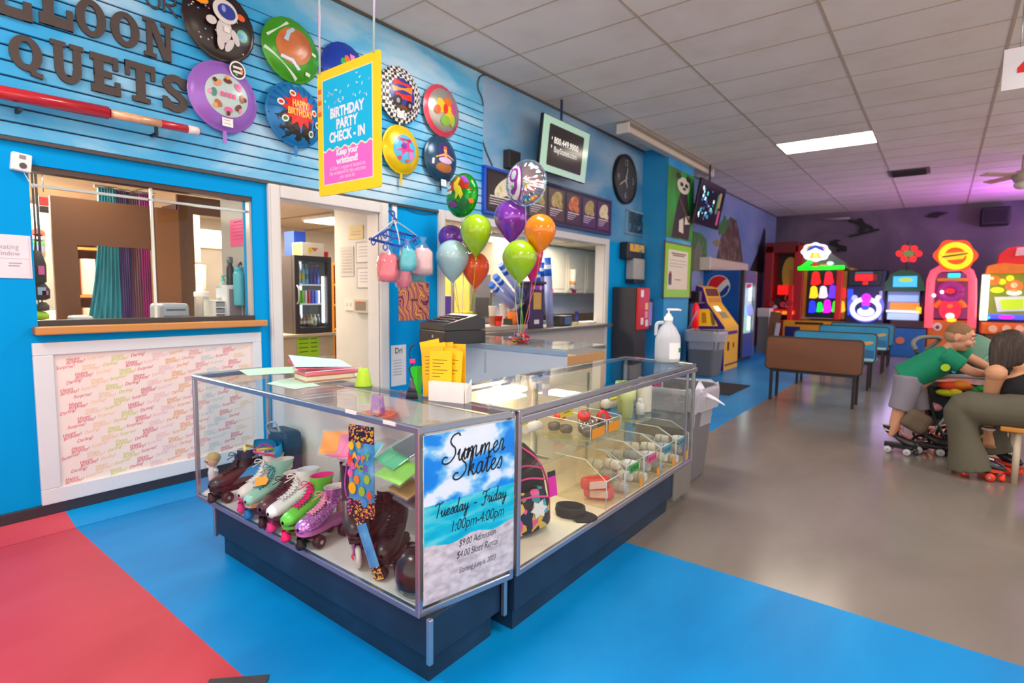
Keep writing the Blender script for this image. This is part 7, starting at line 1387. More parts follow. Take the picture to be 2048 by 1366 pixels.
# desk stand with small black boxes beside the yellow arcade
YS = 9.3
a, c = ony(1334, 606, YS), ony(1384, 606, YS); z1 = a.z; t = thing('token_stand', 'dark blue open stand beside the yellow arcade cabinet', 'stand', ((a.x+c.x)/2, YS, 0)); MS = mat('2a2e52', .5)
for x in (a.x, c.x-.04): b = B(); b.box((x, YS, 0), (x+.04, YS+.4, z1), mat('6a78b8', .4)); b.obj('side', t)
b = B(); b.box((a.x-.02, YS-.02, z1), (c.x+.12, YS+.42, z1+.03), mat('2e2a30', .4)); b.obj('top', t); b = B(); b.box((a.x+.04, YS+.36, 0), (c.x-.04, YS+.39, z1), mat('4a484e', .5)); b.obj('back', t); b = B(); b.box((a.x+.04, YS, .3), (c.x-.04, YS+.36, .33), MS); b.obj('shelf', t)
for lab, p0, p1, py, col in (('small dark green box on the blue stand', 1347, 1364, 583, '1f3a1c'), ('small black box on the blue stand next to the green one', 1366, 1378, 583, '2a2226'), ('small maroon black box at the right of the blue stand', 1381, 1399, 582, '33262a')):
    p, q = ony(p0, py, YS+.1), ony(p1, py, YS+.1); t = thing('small_box', lab, 'box', (p.x, YS+.1, z1+.031)); b = B(); b.box((p.x, YS+.1, z1+.031), (q.x, YS+.24, p.z), mat(col, .4), bev=.004); b.obj('box', t); b = B(); b.box((p.x+.01, YS+.098, z1+.05), (q.x-.01, YS+.0995, p.z-.02), mat(col, .25)); b.obj('front', t)
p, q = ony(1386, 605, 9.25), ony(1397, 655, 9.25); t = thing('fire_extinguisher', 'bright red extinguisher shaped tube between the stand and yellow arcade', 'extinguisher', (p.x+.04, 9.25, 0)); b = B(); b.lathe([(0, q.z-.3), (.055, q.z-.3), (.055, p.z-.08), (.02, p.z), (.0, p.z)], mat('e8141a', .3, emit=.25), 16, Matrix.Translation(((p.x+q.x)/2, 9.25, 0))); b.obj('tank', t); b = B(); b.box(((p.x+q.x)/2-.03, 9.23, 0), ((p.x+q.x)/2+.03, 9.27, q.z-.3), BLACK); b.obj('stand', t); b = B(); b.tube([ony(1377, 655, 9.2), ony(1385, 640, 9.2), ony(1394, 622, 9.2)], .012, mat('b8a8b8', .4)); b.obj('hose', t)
# yellow and purple arcade cabinet
YA = 9.62; XA = onz(1445, 742).x; t = thing('arcade_cabinet', 'yellow and purple classic arcade cabinet next to the drinks cooler', 'arcade machine', (XA-.35, YA+.3, 0))
def P2(px, py): q = ony(px, py, YA); return (q.x, q.z)
prof = [P2(1389, 738), P2(1446, 742), P2(1449, 655), P2(1414, 606), P2(1411, 594), P2(1405, 575), P2(1392, 571), P2(1387, 605), P2(1388, 640)]
prof[0] = (prof[0][0], 0); prof[1] = (prof[1][0], 0); yw = onx(1475, 700, XA).y
M = frame((0, YA, 0), (1, 0, 0), (0, 0, 1)); YLW = mat('f4b81a', .4, var=.06)
b = B(); b.prism(prof, frame((0, YA+.02, 0), (1, 0, 0), (0, 0, 1)), .02, mat('4a1f86', .4)); b.obj('side_panel', t); b = B(); b.prism(prof, frame((0, yw, 0), (1, 0, 0), (0, 0, 1)), .02, mat('4a1f86', .4)); b.obj('side_panel', t)
pr2 = [(x-.015 if i in (1, 2, 3, 4) else x+.01, z-.0) for i, (x, z) in enumerate(prof)]
b = B(); b.prism([(x, z) for x, z in prof], frame((0, yw-.02, 0), (1, 0, 0), (0, 0, 1)), yw-.04-YA-.0, YLW); b.obj('body', t)
b = B(); Mi = frame((0, YA-.001, 0), (1, 0, 0), (0, 0, 1))
b.prism([P2(1399, 618), P2(1418, 618), P2(1436, 652), P2(1397, 652)], Mi, .004, mat('f8c01a', .4, emit=.2)); b.prism([P2(1420, 625), P2(1424, 622), P2(1432, 650), P2(1424, 651)], Mi, .007, m0('8a7a4a')); b.prism([P2(1404, 625), P2(1412, 625), P2(1414, 646), P2(1404, 646)], Mi, .008, mat('e8a01a', .4)); b.obj('side_print', t)
def on_front(i, j, u0, u1, v0, v1, m_, o=.004):
    (xa, za), (xb, zb2) = prof[i], prof[j]; A = V((xa, 0, za)); Bv = V((xb, 0, zb2)); nrm = V((Bv.z-A.z, 0, -(Bv.x-A.x))).normalized()*o; nrm = nrm if nrm.x > 0 else -nrm; w0 = yw-.02-YA
    q = [A+(Bv-A)*v+V((0, YA+.02+w0*u, 0))+nrm for u, v in ((u0, v0), (u1, v0), (u1, v1), (u0, v1))]; b.quad(q, m_)
b = B(); on_front(1, 2, .1, .9, .82, .9, m0('4a2a8a')); on_front(1, 2, .2, .32, .45, .65, m0('3a2a2a'), .005); on_front(1, 2, .6, .68, .5, .62, m0('3a2a2a'), .005); on_front(1, 2, .05, .95, .1, .14, m0('5a3a2a'), .005); on_front(2, 3, .12, .88, .1, .9, mat('e8a81a', .4, emit=.15), .004); on_front(2, 3, .25, .7, .35, .6, m0('8a7a6a'), .006); on_front(2, 3, .2, .5, .65, .85, mat('fff4d0', .4, emit=1.2), .006); on_front(3, 4, .1, .9, .1, .9, mat('d88a1a', .4), .004); on_front(4, 5, .1, .9, .1, .9, mat('5a2a2a', .4, emit=.2), .004); b.obj('front_print', t)
# drinks cooler with the round red, white and blue emblem
XC = onz(1480, 725).x; YC = 11.1; zt = ony(1478, 540, YC).z; xl = ony(1400, 600, YC).x; yc1 = onx(1511, 620, XC).y
t = thing('drinks_cooler', 'tall blue drinks cooler with a red white and blue round emblem', 'cooler', ((xl+XC)/2, YC+.4, 0)); CB = ramp_mat([(.3, '0c3a80'), (.5, '0d4a9a'), (.65, '1a62b4'), (.8, '3f8ed0')], 1.1, .35, stretch=(1, 1, .5), key='coolb')
b = B(); b.box((xl, YC, .06), (XC-.07, yc1, zt), CB, bev=.01); b.obj('cabinet', t)
b = B(); b.box((xl+.05, YC+.02, 0), (XC-.05, yc1-.02, .06), BLACK); b.obj('base', t)
zb2 = .14; b = B(); fr = mat('26242a', .4); b.box((XC-.07, YC, zb2-.06), (XC, YC+.12, zt), fr, bev=.006); b.box((XC-.07, yc1-.1, zb2-.06), (XC, yc1, zt), mat('7a7880', .3, .5), bev=.006); b.box((XC-.07, YC+.12, zt-.24), (XC, yc1-.1, zt), mat('3a3a7a', .4, emit=.15)); b.box((XC-.07, YC+.12, zb2-.06), (XC, yc1-.1, .55), mat('1d4a9a', .35)); o = b.obj('door', t)
b = B(); b.box((XC-.06, YC+.12, .55), (XC-.055, yc1-.1, zt-.24), mat('9ad0c8', .3, emit=.55, var=.5, sc=6)); b.obj('lit_shelves', t)
b = B(); b.box((XC-.02, YC+.12, .55), (XC-.015, yc1-.1, zt-.24), GL); b.obj('pane', o); b = B(); b.box((XC-.05, yc1-.32, .60), (XC-.045, yc1-.2, 1.0), mat('ffffff', .4, emit=3.5, var=0)); b.box((XC-.05, yc1-.32, 1.2), (XC-.045, yc1-.2, zt-.3), mat('ffffff', .4, emit=3.5, var=0)); b.obj('light_tube', t); b = B(); b.box((XC+.0005, YC+.2, zt-.34), (XC+.003, yc1-.4, zt-.26), mat('d81a7a', .4)); b.obj('header_strip', o)
random.seed(2); b = B()
for k in range(4):
    z = .62+.30*k
    for j in range(5): b.cyl((XC-.10, YC+.2+.11*j, z), (XC-.10, YC+.2+.11*j, z+.2), .035, mat(('d8e8e8', '3a5a9a', 'c83a3a', '4a8a5a')[(j+k) % 4], .4, emit=.1), n=8)
b.obj('bottles_inside', t)
b = B(); b.prism(E_(0, 0, .2, .13, 20), frame((XC+.001, YC+.5, 1.0), (0, 1, 0), (0, 0, 1)), .004, mat('8a9ae0', .3, emit=.5)); b.obj('round_sticker', o)
q = ony(1437, 573, YC); R = (ony(1460, 573, YC)-ony(1414, 573, YC)).length/2; M = frame((q.x, YC-.001, q.z), (1, 0, 0), (0, 0, 1))
def arcp(f0, f1, n=14): return [(R*.93*x, R*.93*f0(x)) for x in [(-1+2*i/n) for i in range(n+1)]]+[(R*.93*x, R*.93*f1(x)) for x in [(1-2*i/n) for i in range(n+1)]]
cir = lambda x: math.sqrt(max(0, 1-x*x)); s1 = lambda x: max(-cir(x), min(cir(x), .62*x-.02+.28*math.sin((x+.1)*2.2))); s2 = lambda x: max(-cir(x), min(cir(x), .62*x-.62+.28*math.sin((x-.3)*2.0)))
b = B(); b.prism(E_(0, 0, R, R*1.0, 36), M, .004, m0('dcd8d0', .3)); Mr = M@Matrix.Scale(1, 4); b.prism(arcp(s1, cir), M, .0055, m0('e0141c', .3)); b.prism(arcp(lambda x: -cir(x), s2), M, .0055, m0('1a3f8f', .3)); b.obj('emblem', t)
a, c = onx(1412, 528, XW+.12), onx(1490, 532, XW+.12); t = thing('shade_box', 'cream rolled shade box on the wall above the drinks cooler', 'shade box', a); z0, z1 = onx(1412, 540, XW+.12).z, onx(1412, 514, XW+.12).z; b = B(); b.box((XW+.001, a.y, z0), (XW+.2, c.y, z1), mat('cdb8ac', .5), bev=.03); b.obj('housing', t); b = B(); b.box((XW+.001, a.y-.04, z0), (XW+.21, a.y, z1), mat('e8ddd4', .5)); b.obj('end_cap', t)
# clutter beyond the cooler
for lab, nm, p0, p1, py, pb, Y, col, tl in (('brown cardboard sheet leaning by the red machine', 'cardboard_sheet', 1532, 1556, 622, 708, 13.2, '8a5a3a', .12), ('white board leaning beside the cardboard sheet', 'white_board', 1545, 1558, 645, 706, 13.1, 'd8d4d4', .10), ('low white box beyond the cooler', 'white_box', 1517, 1537, 616, 634, 13.4, 'e0d4c8', 0)):
    a, c = ony(p0, py, Y), ony(p1, pb, Y); zb_ = 0; t = thing(nm, lab, 'board' if tl else 'box', ((a.x+c.x)/2, Y, 0))
    b = B()
    if tl: b.box((0, 0, 0), (c.x-a.x-.08, .03, a.z), mat(col, .6), M=Matrix.Translation((a.x, Y, 0))@Euler((0, R_(6), 0)).to_matrix().to_4x4()); b.obj('sheet', t); b = B(); b.box((.03, -.004, .2), (c.x-a.x-.12, 0, .25), mat(col, .4), M=Matrix.Translation((a.x, Y, 0))@Euler((0, R_(6), 0)).to_matrix().to_4x4()); b.obj('tape', t)
    else: b.box((a.x, Y, 0), (c.x, Y+.3, c.z), mat('8a8478', .5)); b.obj('pedestal', t); b = B(); b.box((a.x-.02, Y-.02, c.z), (c.x+.02, Y+.32, a.z), mat(col, .5), bev=.01); b.obj('box', t)

# ================================================================ BENCHES
def bench(lab, Y, front, backm, pr=False):
    x0, x1 = -1.70, -.675; t = thing('bench', lab, 'bench', ((x0+x1)/2, Y, 0), 0, 'cafe benches'); zt, zb_ = .79, .40; FRM = mat('241d20', .4)
    L = lambda m_, y0_, d_, nm, mk=None: None
    M = frame((0, Y, 0), (1, 0, 0), (0, .10, 1)); b = B(); b.prism(rrect(x0, zb_, x1, zt, .045), M, .022, backm); o = b.obj('backrest', t); b = B(); b.tube([M@V((x, z, .011)) for x, z in rrect(x0, zb_, x1, zt, .045)], .0135, mat('3a2a22', .4), n=6, closed=True); b.obj('edge_band', o)
    M2 = frame((0, Y+.0, 0), (1, 0, 0), (0, .10, 1)); b = B(); b.prism(rrect(x0+.01, zb_+.01, x1-.01, zt-.01, .04), M2, -.006, front)
    b.obj('front_panel', o)
    b = B(); b.box((x0, Y+.02, .40), (x1, Y+.42, .43), front, bev=.01); b.obj('seat', t); b = B(); b.box((x0+.05, Y+.03, .36), (x1-.05, Y+.07, .40), FRM); b.box((x0+.05, Y+.35, .36), (x1-.05, Y+.39, .40), FRM); b.box((x0+.06, Y+.05, .365), (x0+.10, Y+.37, .395), FRM); b.box((x1-.10, Y+.05, .365), (x1-.06, Y+.37, .395), FRM); b.obj('seat_frame', t)
    for x in (x0+.07, x1-.07):
        for y in (Y+.04, Y+.37): b = B(); b.box((x-.016, y-.016, 0), (x+.016, y+.016, .37), FRM); b.obj('leg', t)
    if pr:
        b = B(); Mp = frame((0, Y-.0005, 0), (1, 0, 0), (0, .10, 1)); b.prism([(x0+.02, zb_+.015), (x1-.02, zb_+.015), (x1-.02, zb_+.05), (x0+.02, zb_+.055)], Mp, .024+.0, m0('a8d4e0', .4)); b.prism([(x0+.02, zb_+.055), (x1-.02, zb_+.05), (x1-.02, zb_+.16), (x1-.3, zb_+.2), (x0+.02, zb_+.13)], Mp, .0236, m0('0a6aa8', .4)); b.prism(E_(x1-.10, zb_+.26, .07, .025, 14, .2), Mp, .0242, m0('e0b060', .5)); b.obj('beach_print', o)
    return t
BRB = ramp_mat([(.3, '66330c'), (.5, '763d12'), (.7, '844818')], 2, .35, key='benchb', stretch=(.3, 1, 1)); BBL = mat('1496c8', .4, var=.06)
BBR = ramp_mat([(.3, '1290c4'), (.55, '1a9cd0'), (.75, '4ab4dc')], 1.5, .4, key='benchblue')
bench('brown backed bench nearest the counter', 7.35, BRB, BRB)
bench('blue beach print bench second from the counter', 8.95, BBR, BBR, True)
bench('blue beach print bench third from the counter', 11.1, BBR, BBR, True)
bench('blue bench farthest from the counter, by the arcade machines', 12.4, BBR, BBR)
# ================================================================ ARCADE MACHINES ALONG THE FAR WALL
YM = 14.9
def A(px, py, dy=0): return ony(px, py, YM+dy)
def glow(c, e=1.6): return mat(c, .4, emit=e, var=0)
class Cab:
    """one machine: u = X, v = Z on its front plane, depth to the back"""
    def __init__(s, lab, px0, px1, name='arcade_machine'):
        s.x0, s.x1 = A(px0, 690).x, A(px1, 690).x; s.t = thing(name, lab, 'arcade machine', ((s.x0+s.x1)/2, YM+.4, 0), 0, 'arcade machines along the far wall'); s.b = B()
    def box(s, p0, p1, m_, d0=0, d1=.8, floor=False, bev=.02):
        a, c = A(*p0), A(*p1); s.b.box((a.x, YM+d0, 0 if floor else min(a.z, c.z)), (c.x, YM+d1, max(a.z, c.z)), m_, bev=bev)
    def poly(s, pts, m_, d=0, th=.03):
        s.b.prism([(A(*p).x, A(*p).z) for p in pts], frame((0, YM+d, 0), (1, 0, 0), (0, 0, 1)), th, m_)
    def ell(s, cx, cy, rx, ry, m_, d=0, th=.03, n=24): s.poly([(cx+rx*math.cos(2*PI*i/n), cy-ry*math.sin(2*PI*i/n)) for i in range(n)], m_, d, th)
    def ring(s, cx, cy, rx, ry, r, m_, d=0, a0=0, a1=360, n=36):
        s.b.tube([A(cx+rx*math.cos(R_(a0+(a1-a0)*i/n)), cy-ry*math.sin(R_(a0+(a1-a0)*i/n)))+V((0, d, 0)) for i in range(n+1)], r, m_, n=8)
    def tube(s, pts, r, m_, d=0): s.b.tube([A(*p)+V((0, d, 0)) for p in pts], r, m_, n=8)
    def done(s, nm): o = s.b.obj(nm, s.t); s.b = B(); return o
DKB = mat('17151f', .4)
# red crane
c = Cab('dark red crane machine at the left end of the arcade row', 1531, 1598)
c.box((1531, 492), (1538, 690), mat('8a1218', .4, emit=.06)); c.box((1590, 490), (1598, 690), mat('a01218', .4, emit=.08)); c.box((1531, 486), (1598, 505), mat('6a1418', .4, emit=.05)); c.box((1538, 640), (1590, 690), mat('b81a1a', .4), floor=True); c.done('cabinet')
c.box((1538, 505), (1590, 640), mat('3a1a1e', .5), .5, .6); c.done('back_wall'); c.ell(1575, 550, 18, 38, mat('a8822a', .5, emit=.15), .4); c.done('backdrop_disc')
c.box((1538, 618), (1590, 630), mat('d0181c', .4, emit=.35), -.02, .5); c.done('shelf')
for k, (x, y, r_, col) in enumerate(((1545, 608, 6, 'c8201c'), (1556, 603, 6, '2a1a1e'), (1567, 609, 6, 'd83a3a'), (1580, 606, 6, 'c81a20'), (1551, 613, 4, 'd8d0d0'), (1574, 612, 4, 'd05a6a'))): c.ell(x, y, r_, r_, mat(col, .6), .1, .2, 14); c.done('plush_toy')
for x in (1543, 1556, 1569, 1582): c.box((x-5, 622), (x+5, 629), glow('f08a1c', .8), -.03, 0); c.done('prize_light')
c.box((1553, 570), (1585, 590), glow('f01a14', .7), .1, .3); c.done('claw_motor'); c.tube([(1570, 588), (1566, 598), (1572, 602)], .02, STEEL, .2); c.done('claw')
# machine of glowing shoe shapes
c = Cab('yellow framed machine of nine glowing coloured shoe shapes under an oval sign', 1576, 1702)
YW = mat('d08a14', .4, emit=.12, var=.1); RDD = mat('c01418', .35, emit=.25)
c.box((1568, 640), (1694, 690), YW, -.1, .8, floor=True); c.done('base'); c.box((1592, 643), (1648, 650), mat('3a2408', .5), -.12, -.09, bev=.0); c.box((1572, 652), (1600, 690), mat('1a2a6a', .4), -.12, -.09, bev=0); c.done('base_panel')
c.box((1578, 540), (1612, 640), mat('a86414', .4, emit=.12), .1, .8); c.done('left_wing'); c.box((1678, 535), (1700, 640), mat('a8701c', .4, emit=.1), .1, .8); c.done('right_wing')
c.box((1612, 540), (1680, 640), DKB, .1, .7); c.done('board')
c.poly([(1590, 540), (1596, 522), (1618, 505), (1660, 505), (1690, 525), (1700, 542)], mat('6a6668', .5), .1, -.4); c.done('gable')
c.box((1578, 570), (1584, 645), RDD, -.05, .05); c.done('front_post'); c.box((1674, 540), (1681, 640), RDD, -.05, .05); c.done('front_post')
c.tube([(1598, 537), (1690, 535)], .045, glow('14e81c', 2), -.1); c.done('green_tube'); c.tube([(1606, 536), (1626, 521)], .05, glow('1ae820', 2), -.12); c.done('green_tube')
sg = lambda x, y, rx, ry, m_, d: c.ell(x, y, rx, ry, m_, d)
c.poly([(1634+28*math.cos(a)*(1+.06*math.cos(8*a)), 505-18*math.sin(a)*(1+.06*math.cos(8*a))) for a in (2*PI*i/40 for i in range(40))], glow('f4f6fa', 1.3), -.12, .06); c.done('oval_sign')
for pts, col in (([(1614, 505), (1622, 495), (1634, 491), (1646, 495), (1654, 503), (1648, 503), (1634, 497), (1620, 503)], '2a4ab8'), ([(1611, 503), (1620, 493), (1630, 490), (1622, 497)], 'f0a01c'), ([(1640, 491), (1652, 496), (1656, 501), (1646, 496)], 'd8242a'), ([(1622, 518), (1626, 506), (1640, 506), (1646, 518)], 'f0c83a'), ([(1630, 518), (1631, 508), (1637, 508), (1639, 518)], 'fcf0d8')): c.poly(pts, glow(col, .8), -.19, .01); c.done('sign_print')
c.ell(1632, 531, 5, 5, glow('e01a1a', .8), -.1); c.done('red_dot'); c.box((1640, 528), (1662, 533), mat('d08a3a', .4, emit=.3), -.05, .0); c.done('small_plate'); c.ell(1662, 527, 7, 4, glow('c8e0d8', .8), -.1); c.done('spot_lamp')
def shoe(x, y, w, h, col, e=1.5): c.poly([(x-w, y+h), (x-w*.8, y), (x-w*.7, y-h*.7), (x-w*.3, y-h), (x+w*.3, y-h), (x+w*.7, y-h*.7), (x+w*.8, y), (x+w, y+h*.7), (x+w*.5, y+h), (x, y+h*1.05)], glow(col, e), .06, .03); c.done('glowing_shoe')
for x, y, w, h, col in ((1631, 556, 10, 13, 'f01414'), (1657, 556, 10, 13, 'f0142a'), (1627, 584, 9, 12, 'f0b41a'), (1646, 584, 9, 12, 'f0b8d8'), (1665, 583, 9, 13, '5a2af0'), (1624, 613, 8, 12, '2030f0'), (1639, 614, 7, 10, '14c83a'), (1654, 612, 9, 13, 'f014e8'), (1670, 613, 7, 11, '18d82a'), (1676, 560, 4, 10, 'e020e0'), (1686, 586, 6, 10, 'f01a14'), (1684, 613, 6, 11, 'f0a014'), (1590, 590, 8, 6, 'c8a81a'), (1592, 612, 7, 6, '6a5ab0')): shoe(x, y, w, h, col, 1.3 if x not in (1590, 1592) else .35)
c.box((1584, 634), (1676, 639), mat('8a7a88', .4, emit=.2), .02, .1); c.done('ledge')
# blue ice ball machine
c = Cab('dark blue machine with a glowing violet ring and red digits', 1694, 1766)
c.box((1695, 540), (1763, 690), mat('1c1d4a', .4), .05, .8, floor=True); c.done('cabinet'); c.box((1697, 541), (1762, 572), mat('14202e', .4), 0, .1); c.done('marquee'); 
c.box((1711, 549), (1746, 561), glow('f0141a', 1.6), -.02, .0, bev=0); c.done('red_digits'); c.box((1746, 549), (1754, 561), mat('7a1418', .4, emit=.3), -.02, 0, bev=0); c.done('digit_window'); c.box((1711, 544), (1746, 547), mat('5a7a8a', .4, emit=.2), -.02, 0, bev=0); c.done('title_strip'); c.box((1725, 562), (1736, 570), glow('d01a1a', .6), -.03, 0); c.done('red_lamp')
c.ring(1732, 618, 27, 20, .05, glow('b8b4ff', 1.8), -.08); c.ring(1732, 612, 33, 30, .035, glow('5a5ae8', .8), -.05, 150, 390); c.done('neon_ring'); c.ell(1732, 623, 17, 9, glow('d8e4ff', 1.3), -.03); c.done('glow_pocket'); c.ell(1734, 596, 10, 9, glow('b41ae8', 1.4), -.1); c.done('violet_ball'); c.ell(1733, 607, 8, 7, glow('f01aa8', 1.4), -.14); c.done('pink_ball'); c.ell(1732, 615, 8, 5, glow('3040f0', 1.2), -.16); c.done('blue_ball')
for x, col in ((1710, '9a9aff'), (1757, 'b8b8ff')): c.ell(x, 596, 6, 6, glow(col, 1.2), -.05); c.done('side_lamp')
c.tube([(1701, 578), (1701, 630)], .06, glow('2a4af0', .9), -.02); c.done('side_tube'); c.tube([(1762, 582), (1760, 640)], .03, mat('9aa0c8', .4, emit=.5), -.02); c.done('side_rail')
# green arch machine
c = Cab('green arched machine topped by a red flower sign', 1770, 1848)
c.box((1780, 655), (1848, 712), mat('0d5a9a', .4, emit=.06), -.15, .8, floor=True); c.done('base'); c.box((1781, 640), (1848, 658), mat('3a1a20', .4), -.12, .7); c.done('control_deck'); c.ell(1801, 680, 9, 7, mat('c8704a', .4), -.17, .02); c.done('base_sticker')
c.poly([(1768, 582), (1770, 566), (1782, 548), (1800, 540), (1822, 540), (1838, 548), (1848, 566), (1850, 582)], mat('0f5a34', .4, emit=.05), 0, -.5); c.done('arch'); c.poly([(1787, 553), (1835, 552), (1834, 574), (1786, 574)], glow('3aa8e0', .9), -.03, .03); c.done('screen'); c.ell(1812, 560, 14, 4, glow('a8c83a', .6), -.07, .01); c.done('screen_picture')
c.box((1774, 582), (1842, 640), mat('6a7aa8', .3, emit=.35), .15, .6); c.done('window'); c.box((1780, 605), (1838, 622), glow('e8801c', .7), .1, .15, bev=0); c.done('orange_band'); c.box((1776, 590), (1836, 604), mat('8ab0e8', .3, emit=.6), .1, .15, bev=0); c.box((1774, 626), (1836, 641), mat('a8c0e8', .3, emit=.6), .1, .15, bev=0); c.done('light_band'); c.tube([(1772, 622), (1838, 624)], .025, glow('e8ecf4', .9), .02); c.done('white_bar'); c.box((1832, 614), (1842, 628), glow('f0a81c', 1.2), .0, .1); c.done('yellow_lamp')
for x in (1770, 1844): c.tube([(x, 582), (x-2, 645)], .04, mat('1e1a26', .4), .1); c.done('post')
c.tube([(1814, 540), (1818, 482)], .03, mat('6a5a58', .4), .2); c.done('sign_stem')
c.ell(1817, 507, 20, 17, mat('8a5a58', .4, emit=.2), .1); c.done('sign_plate'); c.ell(1817, 507, 11, 6, mat('6a8a4a', .4, emit=.4), .05); c.done('sign_centre')
for x, y in ((1810, 496), (1829, 497), (1838, 507), (1826, 518), (1808, 518), (1798, 507)): c.ell(x, y, 6.5, 6, glow('f01a1a', 1.3), .04); c.done('red_bulb')
# orange and coral neon arch
c = Cab('machine with a coral neon arch and a big round orange and yellow sign', 1853, 1950)
c.box((1856, 640), (1948, 700), mat('c8601c', .4, emit=.15), 0, .8, floor=True); c.done('base'); c.box((1862, 545), (1943, 640), mat('7a3a6a', .5, emit=.3, var=.3, sc=2), .3, .7); c.done('playfield')
c.tube([(1857, 655), (1859, 600), (1862, 560), (1868, 545), (1882, 537), (1925, 535), (1940, 545), (1945, 560), (1945, 600), (1943, 655)], .075, glow('f2485a', 1.25), -.05); c.done('neon_arch')
c.poly([(1911+(42+3*math.cos(6*a))*math.cos(a), 512-(31+2*math.cos(6*a))*math.sin(a)) for a in (2*PI*i/48 for i in range(48))], glow('f03a10', 1.3), -.1, .08); c.done('round_sign'); c.ring(1911, 513, 28, 22, .055, glow('f8b81a', 1.3), -.2); c.done('yellow_ring'); c.poly([(1880, 516), (1890, 508), (1938, 504), (1942, 509), (1930, 513), (1925, 519), (1890, 522)], glow('e8b41a', .9), -.22, .02); c.done('sign_band'); c.poly([(1884, 514), (1936, 507), (1935, 509), (1920, 512), (1884, 517)], m0('5a3a10'), -.25, .01); c.done('sign_print')
c.box((1896, 546), (1921, 555), glow('1ab8f0', 1.5), .1, .2); c.done('score_display'); c.box((1874, 556), (1938, 562), mat('c07a1c', .4, emit=.4), .15, .3); c.done('score_frame')
c.ring(1901, 584, 20, 15, .085, mat('8a2a7a', .4, emit=.45), .15); c.done('purple_ring'); c.ell(1900, 582, 10, 5, glow('f0181c', 1.2), .1); c.done('red_target'); c.ell(1900, 620, 22, 22, glow('f01a34', 1.0), .12); c.done('red_dome'); c.ell(1900, 612, 6, 4, glow('f05a1c', 1), .05); c.done('orange_eye'); c.ell(1900, 632, 9, 6, glow('f4e8f4', 1.2), .04); c.done('white_glow'); c.ell(1903, 640, 10, 4, glow('f8b81a', 1.3), .02); c.done('yellow_glow')
c.ring(1900, 625, 32, 28, .05, mat('d8702a', .4, emit=.4), .2, 20, 160); c.done('orange_arc')
for x, y in ((1868, 591), (1884, 584)): c.ell(x, y, 4, 3.5, glow('fff4e8', 2), -.12); c.done('glare_bulb')
c.ell(1875, 653, 9, 8, mat('c8bcb8', .4, emit=.2), -.06); c.ell(1875, 654, 4, 4, mat('b0141c', .4), -.1); c.done('button')
# right-hand orange machine
c = Cab('orange topped machine with a white light bar at the right edge of the photo', 1963, 2075)
c.box((1963, 645), (2075, 672), mat('d8641a', .4, emit=.2), -.05, .8); c.box((1970, 668), (2070, 712), mat('6a4420', .5), 0, .8, floor=True); c.done('base'); 
for x in (1985, 2012, 2038): c.ell(x, 657, 9, 7, mat('e8b08a', .4, emit=.2), -.08); c.done('base_badge')
c.poly([(1972, 546), (1976, 532), (1990, 528), (2010, 526), (2040, 528), (2075, 526), (2075, 546)], mat('d8741a', .4, emit=.25, var=.25), 0, -.5); c.done('canopy'); c.poly([(1996, 526), (2000, 508), (2016, 496), (2040, 492), (2060, 500), (2075, 526)], mat('d01418', .4, emit=.25), .05, -.4); c.done('red_dome_top'); c.poly([(2030, 512), (2034, 496), (2048, 494), (2052, 510)], mat('d8a8a0', .4, emit=.2), .0, .03); c.done('pale_patch')
c.box((1967, 546), (2075, 640), mat('7a8a2a', .5, emit=.45, var=.5, sc=2.5), .3, .7); c.done('playfield'); c.tube([(1972, 550), (1966, 640)], .06, glow('fffaf0', 2.4), -.05); c.done('white_tube')
for x, y, rx, ry, col, e in ((1990, 560, 12, 9, 'f0601c', .8), (2006, 563, 8, 6, 'f0c81a', .8), (2030, 572, 18, 12, 'f06a2a', .7), (2030, 570, 7, 6, 'ffd8c0', 1.5), (2022, 556, 8, 6, 'f0d81a', .8), (1996, 580, 14, 6, 'b8d81a', .7), (2030, 585, 16, 6, 'c8e8c0', .8), (1985, 556, 4, 3, 'ffe8a0', 1.6)): c.ell(x, y, rx, ry, glow(col, e), .2); c.done('toy_figure')
c.poly([(1990, 594), (2060, 592), (2060, 622), (1996, 624)], mat('c8ccc8', .4, emit=.4), .2, .02); c.done('frame_panel'); c.poly([(2000, 600), (2050, 598), (2048, 618), (2006, 620)], glow('a8c81a', .7), .15, .02); c.done('yellow_screen')
c.box((1966, 628), (2075, 641), glow('3a4af0', 1.2), .0, .1); c.done('blue_strip'); c.ell(2012, 634, 16, 4, glow('d81ab8', 1.2), -.05); c.done('pink_strip'); c.ell(1972, 635, 8, 4, glow('3ab8f0', 1.2), -.05); c.done('cyan_strip')
# cut-outs and hardware on the far wall
YWl = YF-.03
def cutout(lab, pts, name='silhouette', cat='wall cut-out', Y=YWl, col='16121a'):
    P = [ony(*p, Y) for p in pts]; t = thing(name, lab, cat, P[0]); b = B(); b.prism([(p.x, p.z) for p in P], frame((0, Y, 0), (1, 0, 0), (0, 0, 1)), .03, mat(col, .6)); b.obj('shape', t); return t
t = cutout('black snowboarder cut-out high on the far wall', ((1696, 440), (1706, 440), (1714, 443), (1718, 437), (1725, 437), (1727, 444), (1735, 449), (1744, 452), (1748, 459), (1742, 464), (1738, 457), (1733, 455), (1728, 464), (1722, 467), (1717, 464), (1721, 455), (1717, 450), (1708, 446), (1698, 444)))
P = [ony(*p, YWl-.01) for p in ((1698, 472), (1758, 457), (1759, 461), (1700, 475))]; b = B(); b.prism([(p.x, p.z) for p in P], frame((0, YWl-.01, 0), (1, 0, 0), (0, 0, 1)), .03, mat('16121a', .6)); b.obj('snowboard', t)
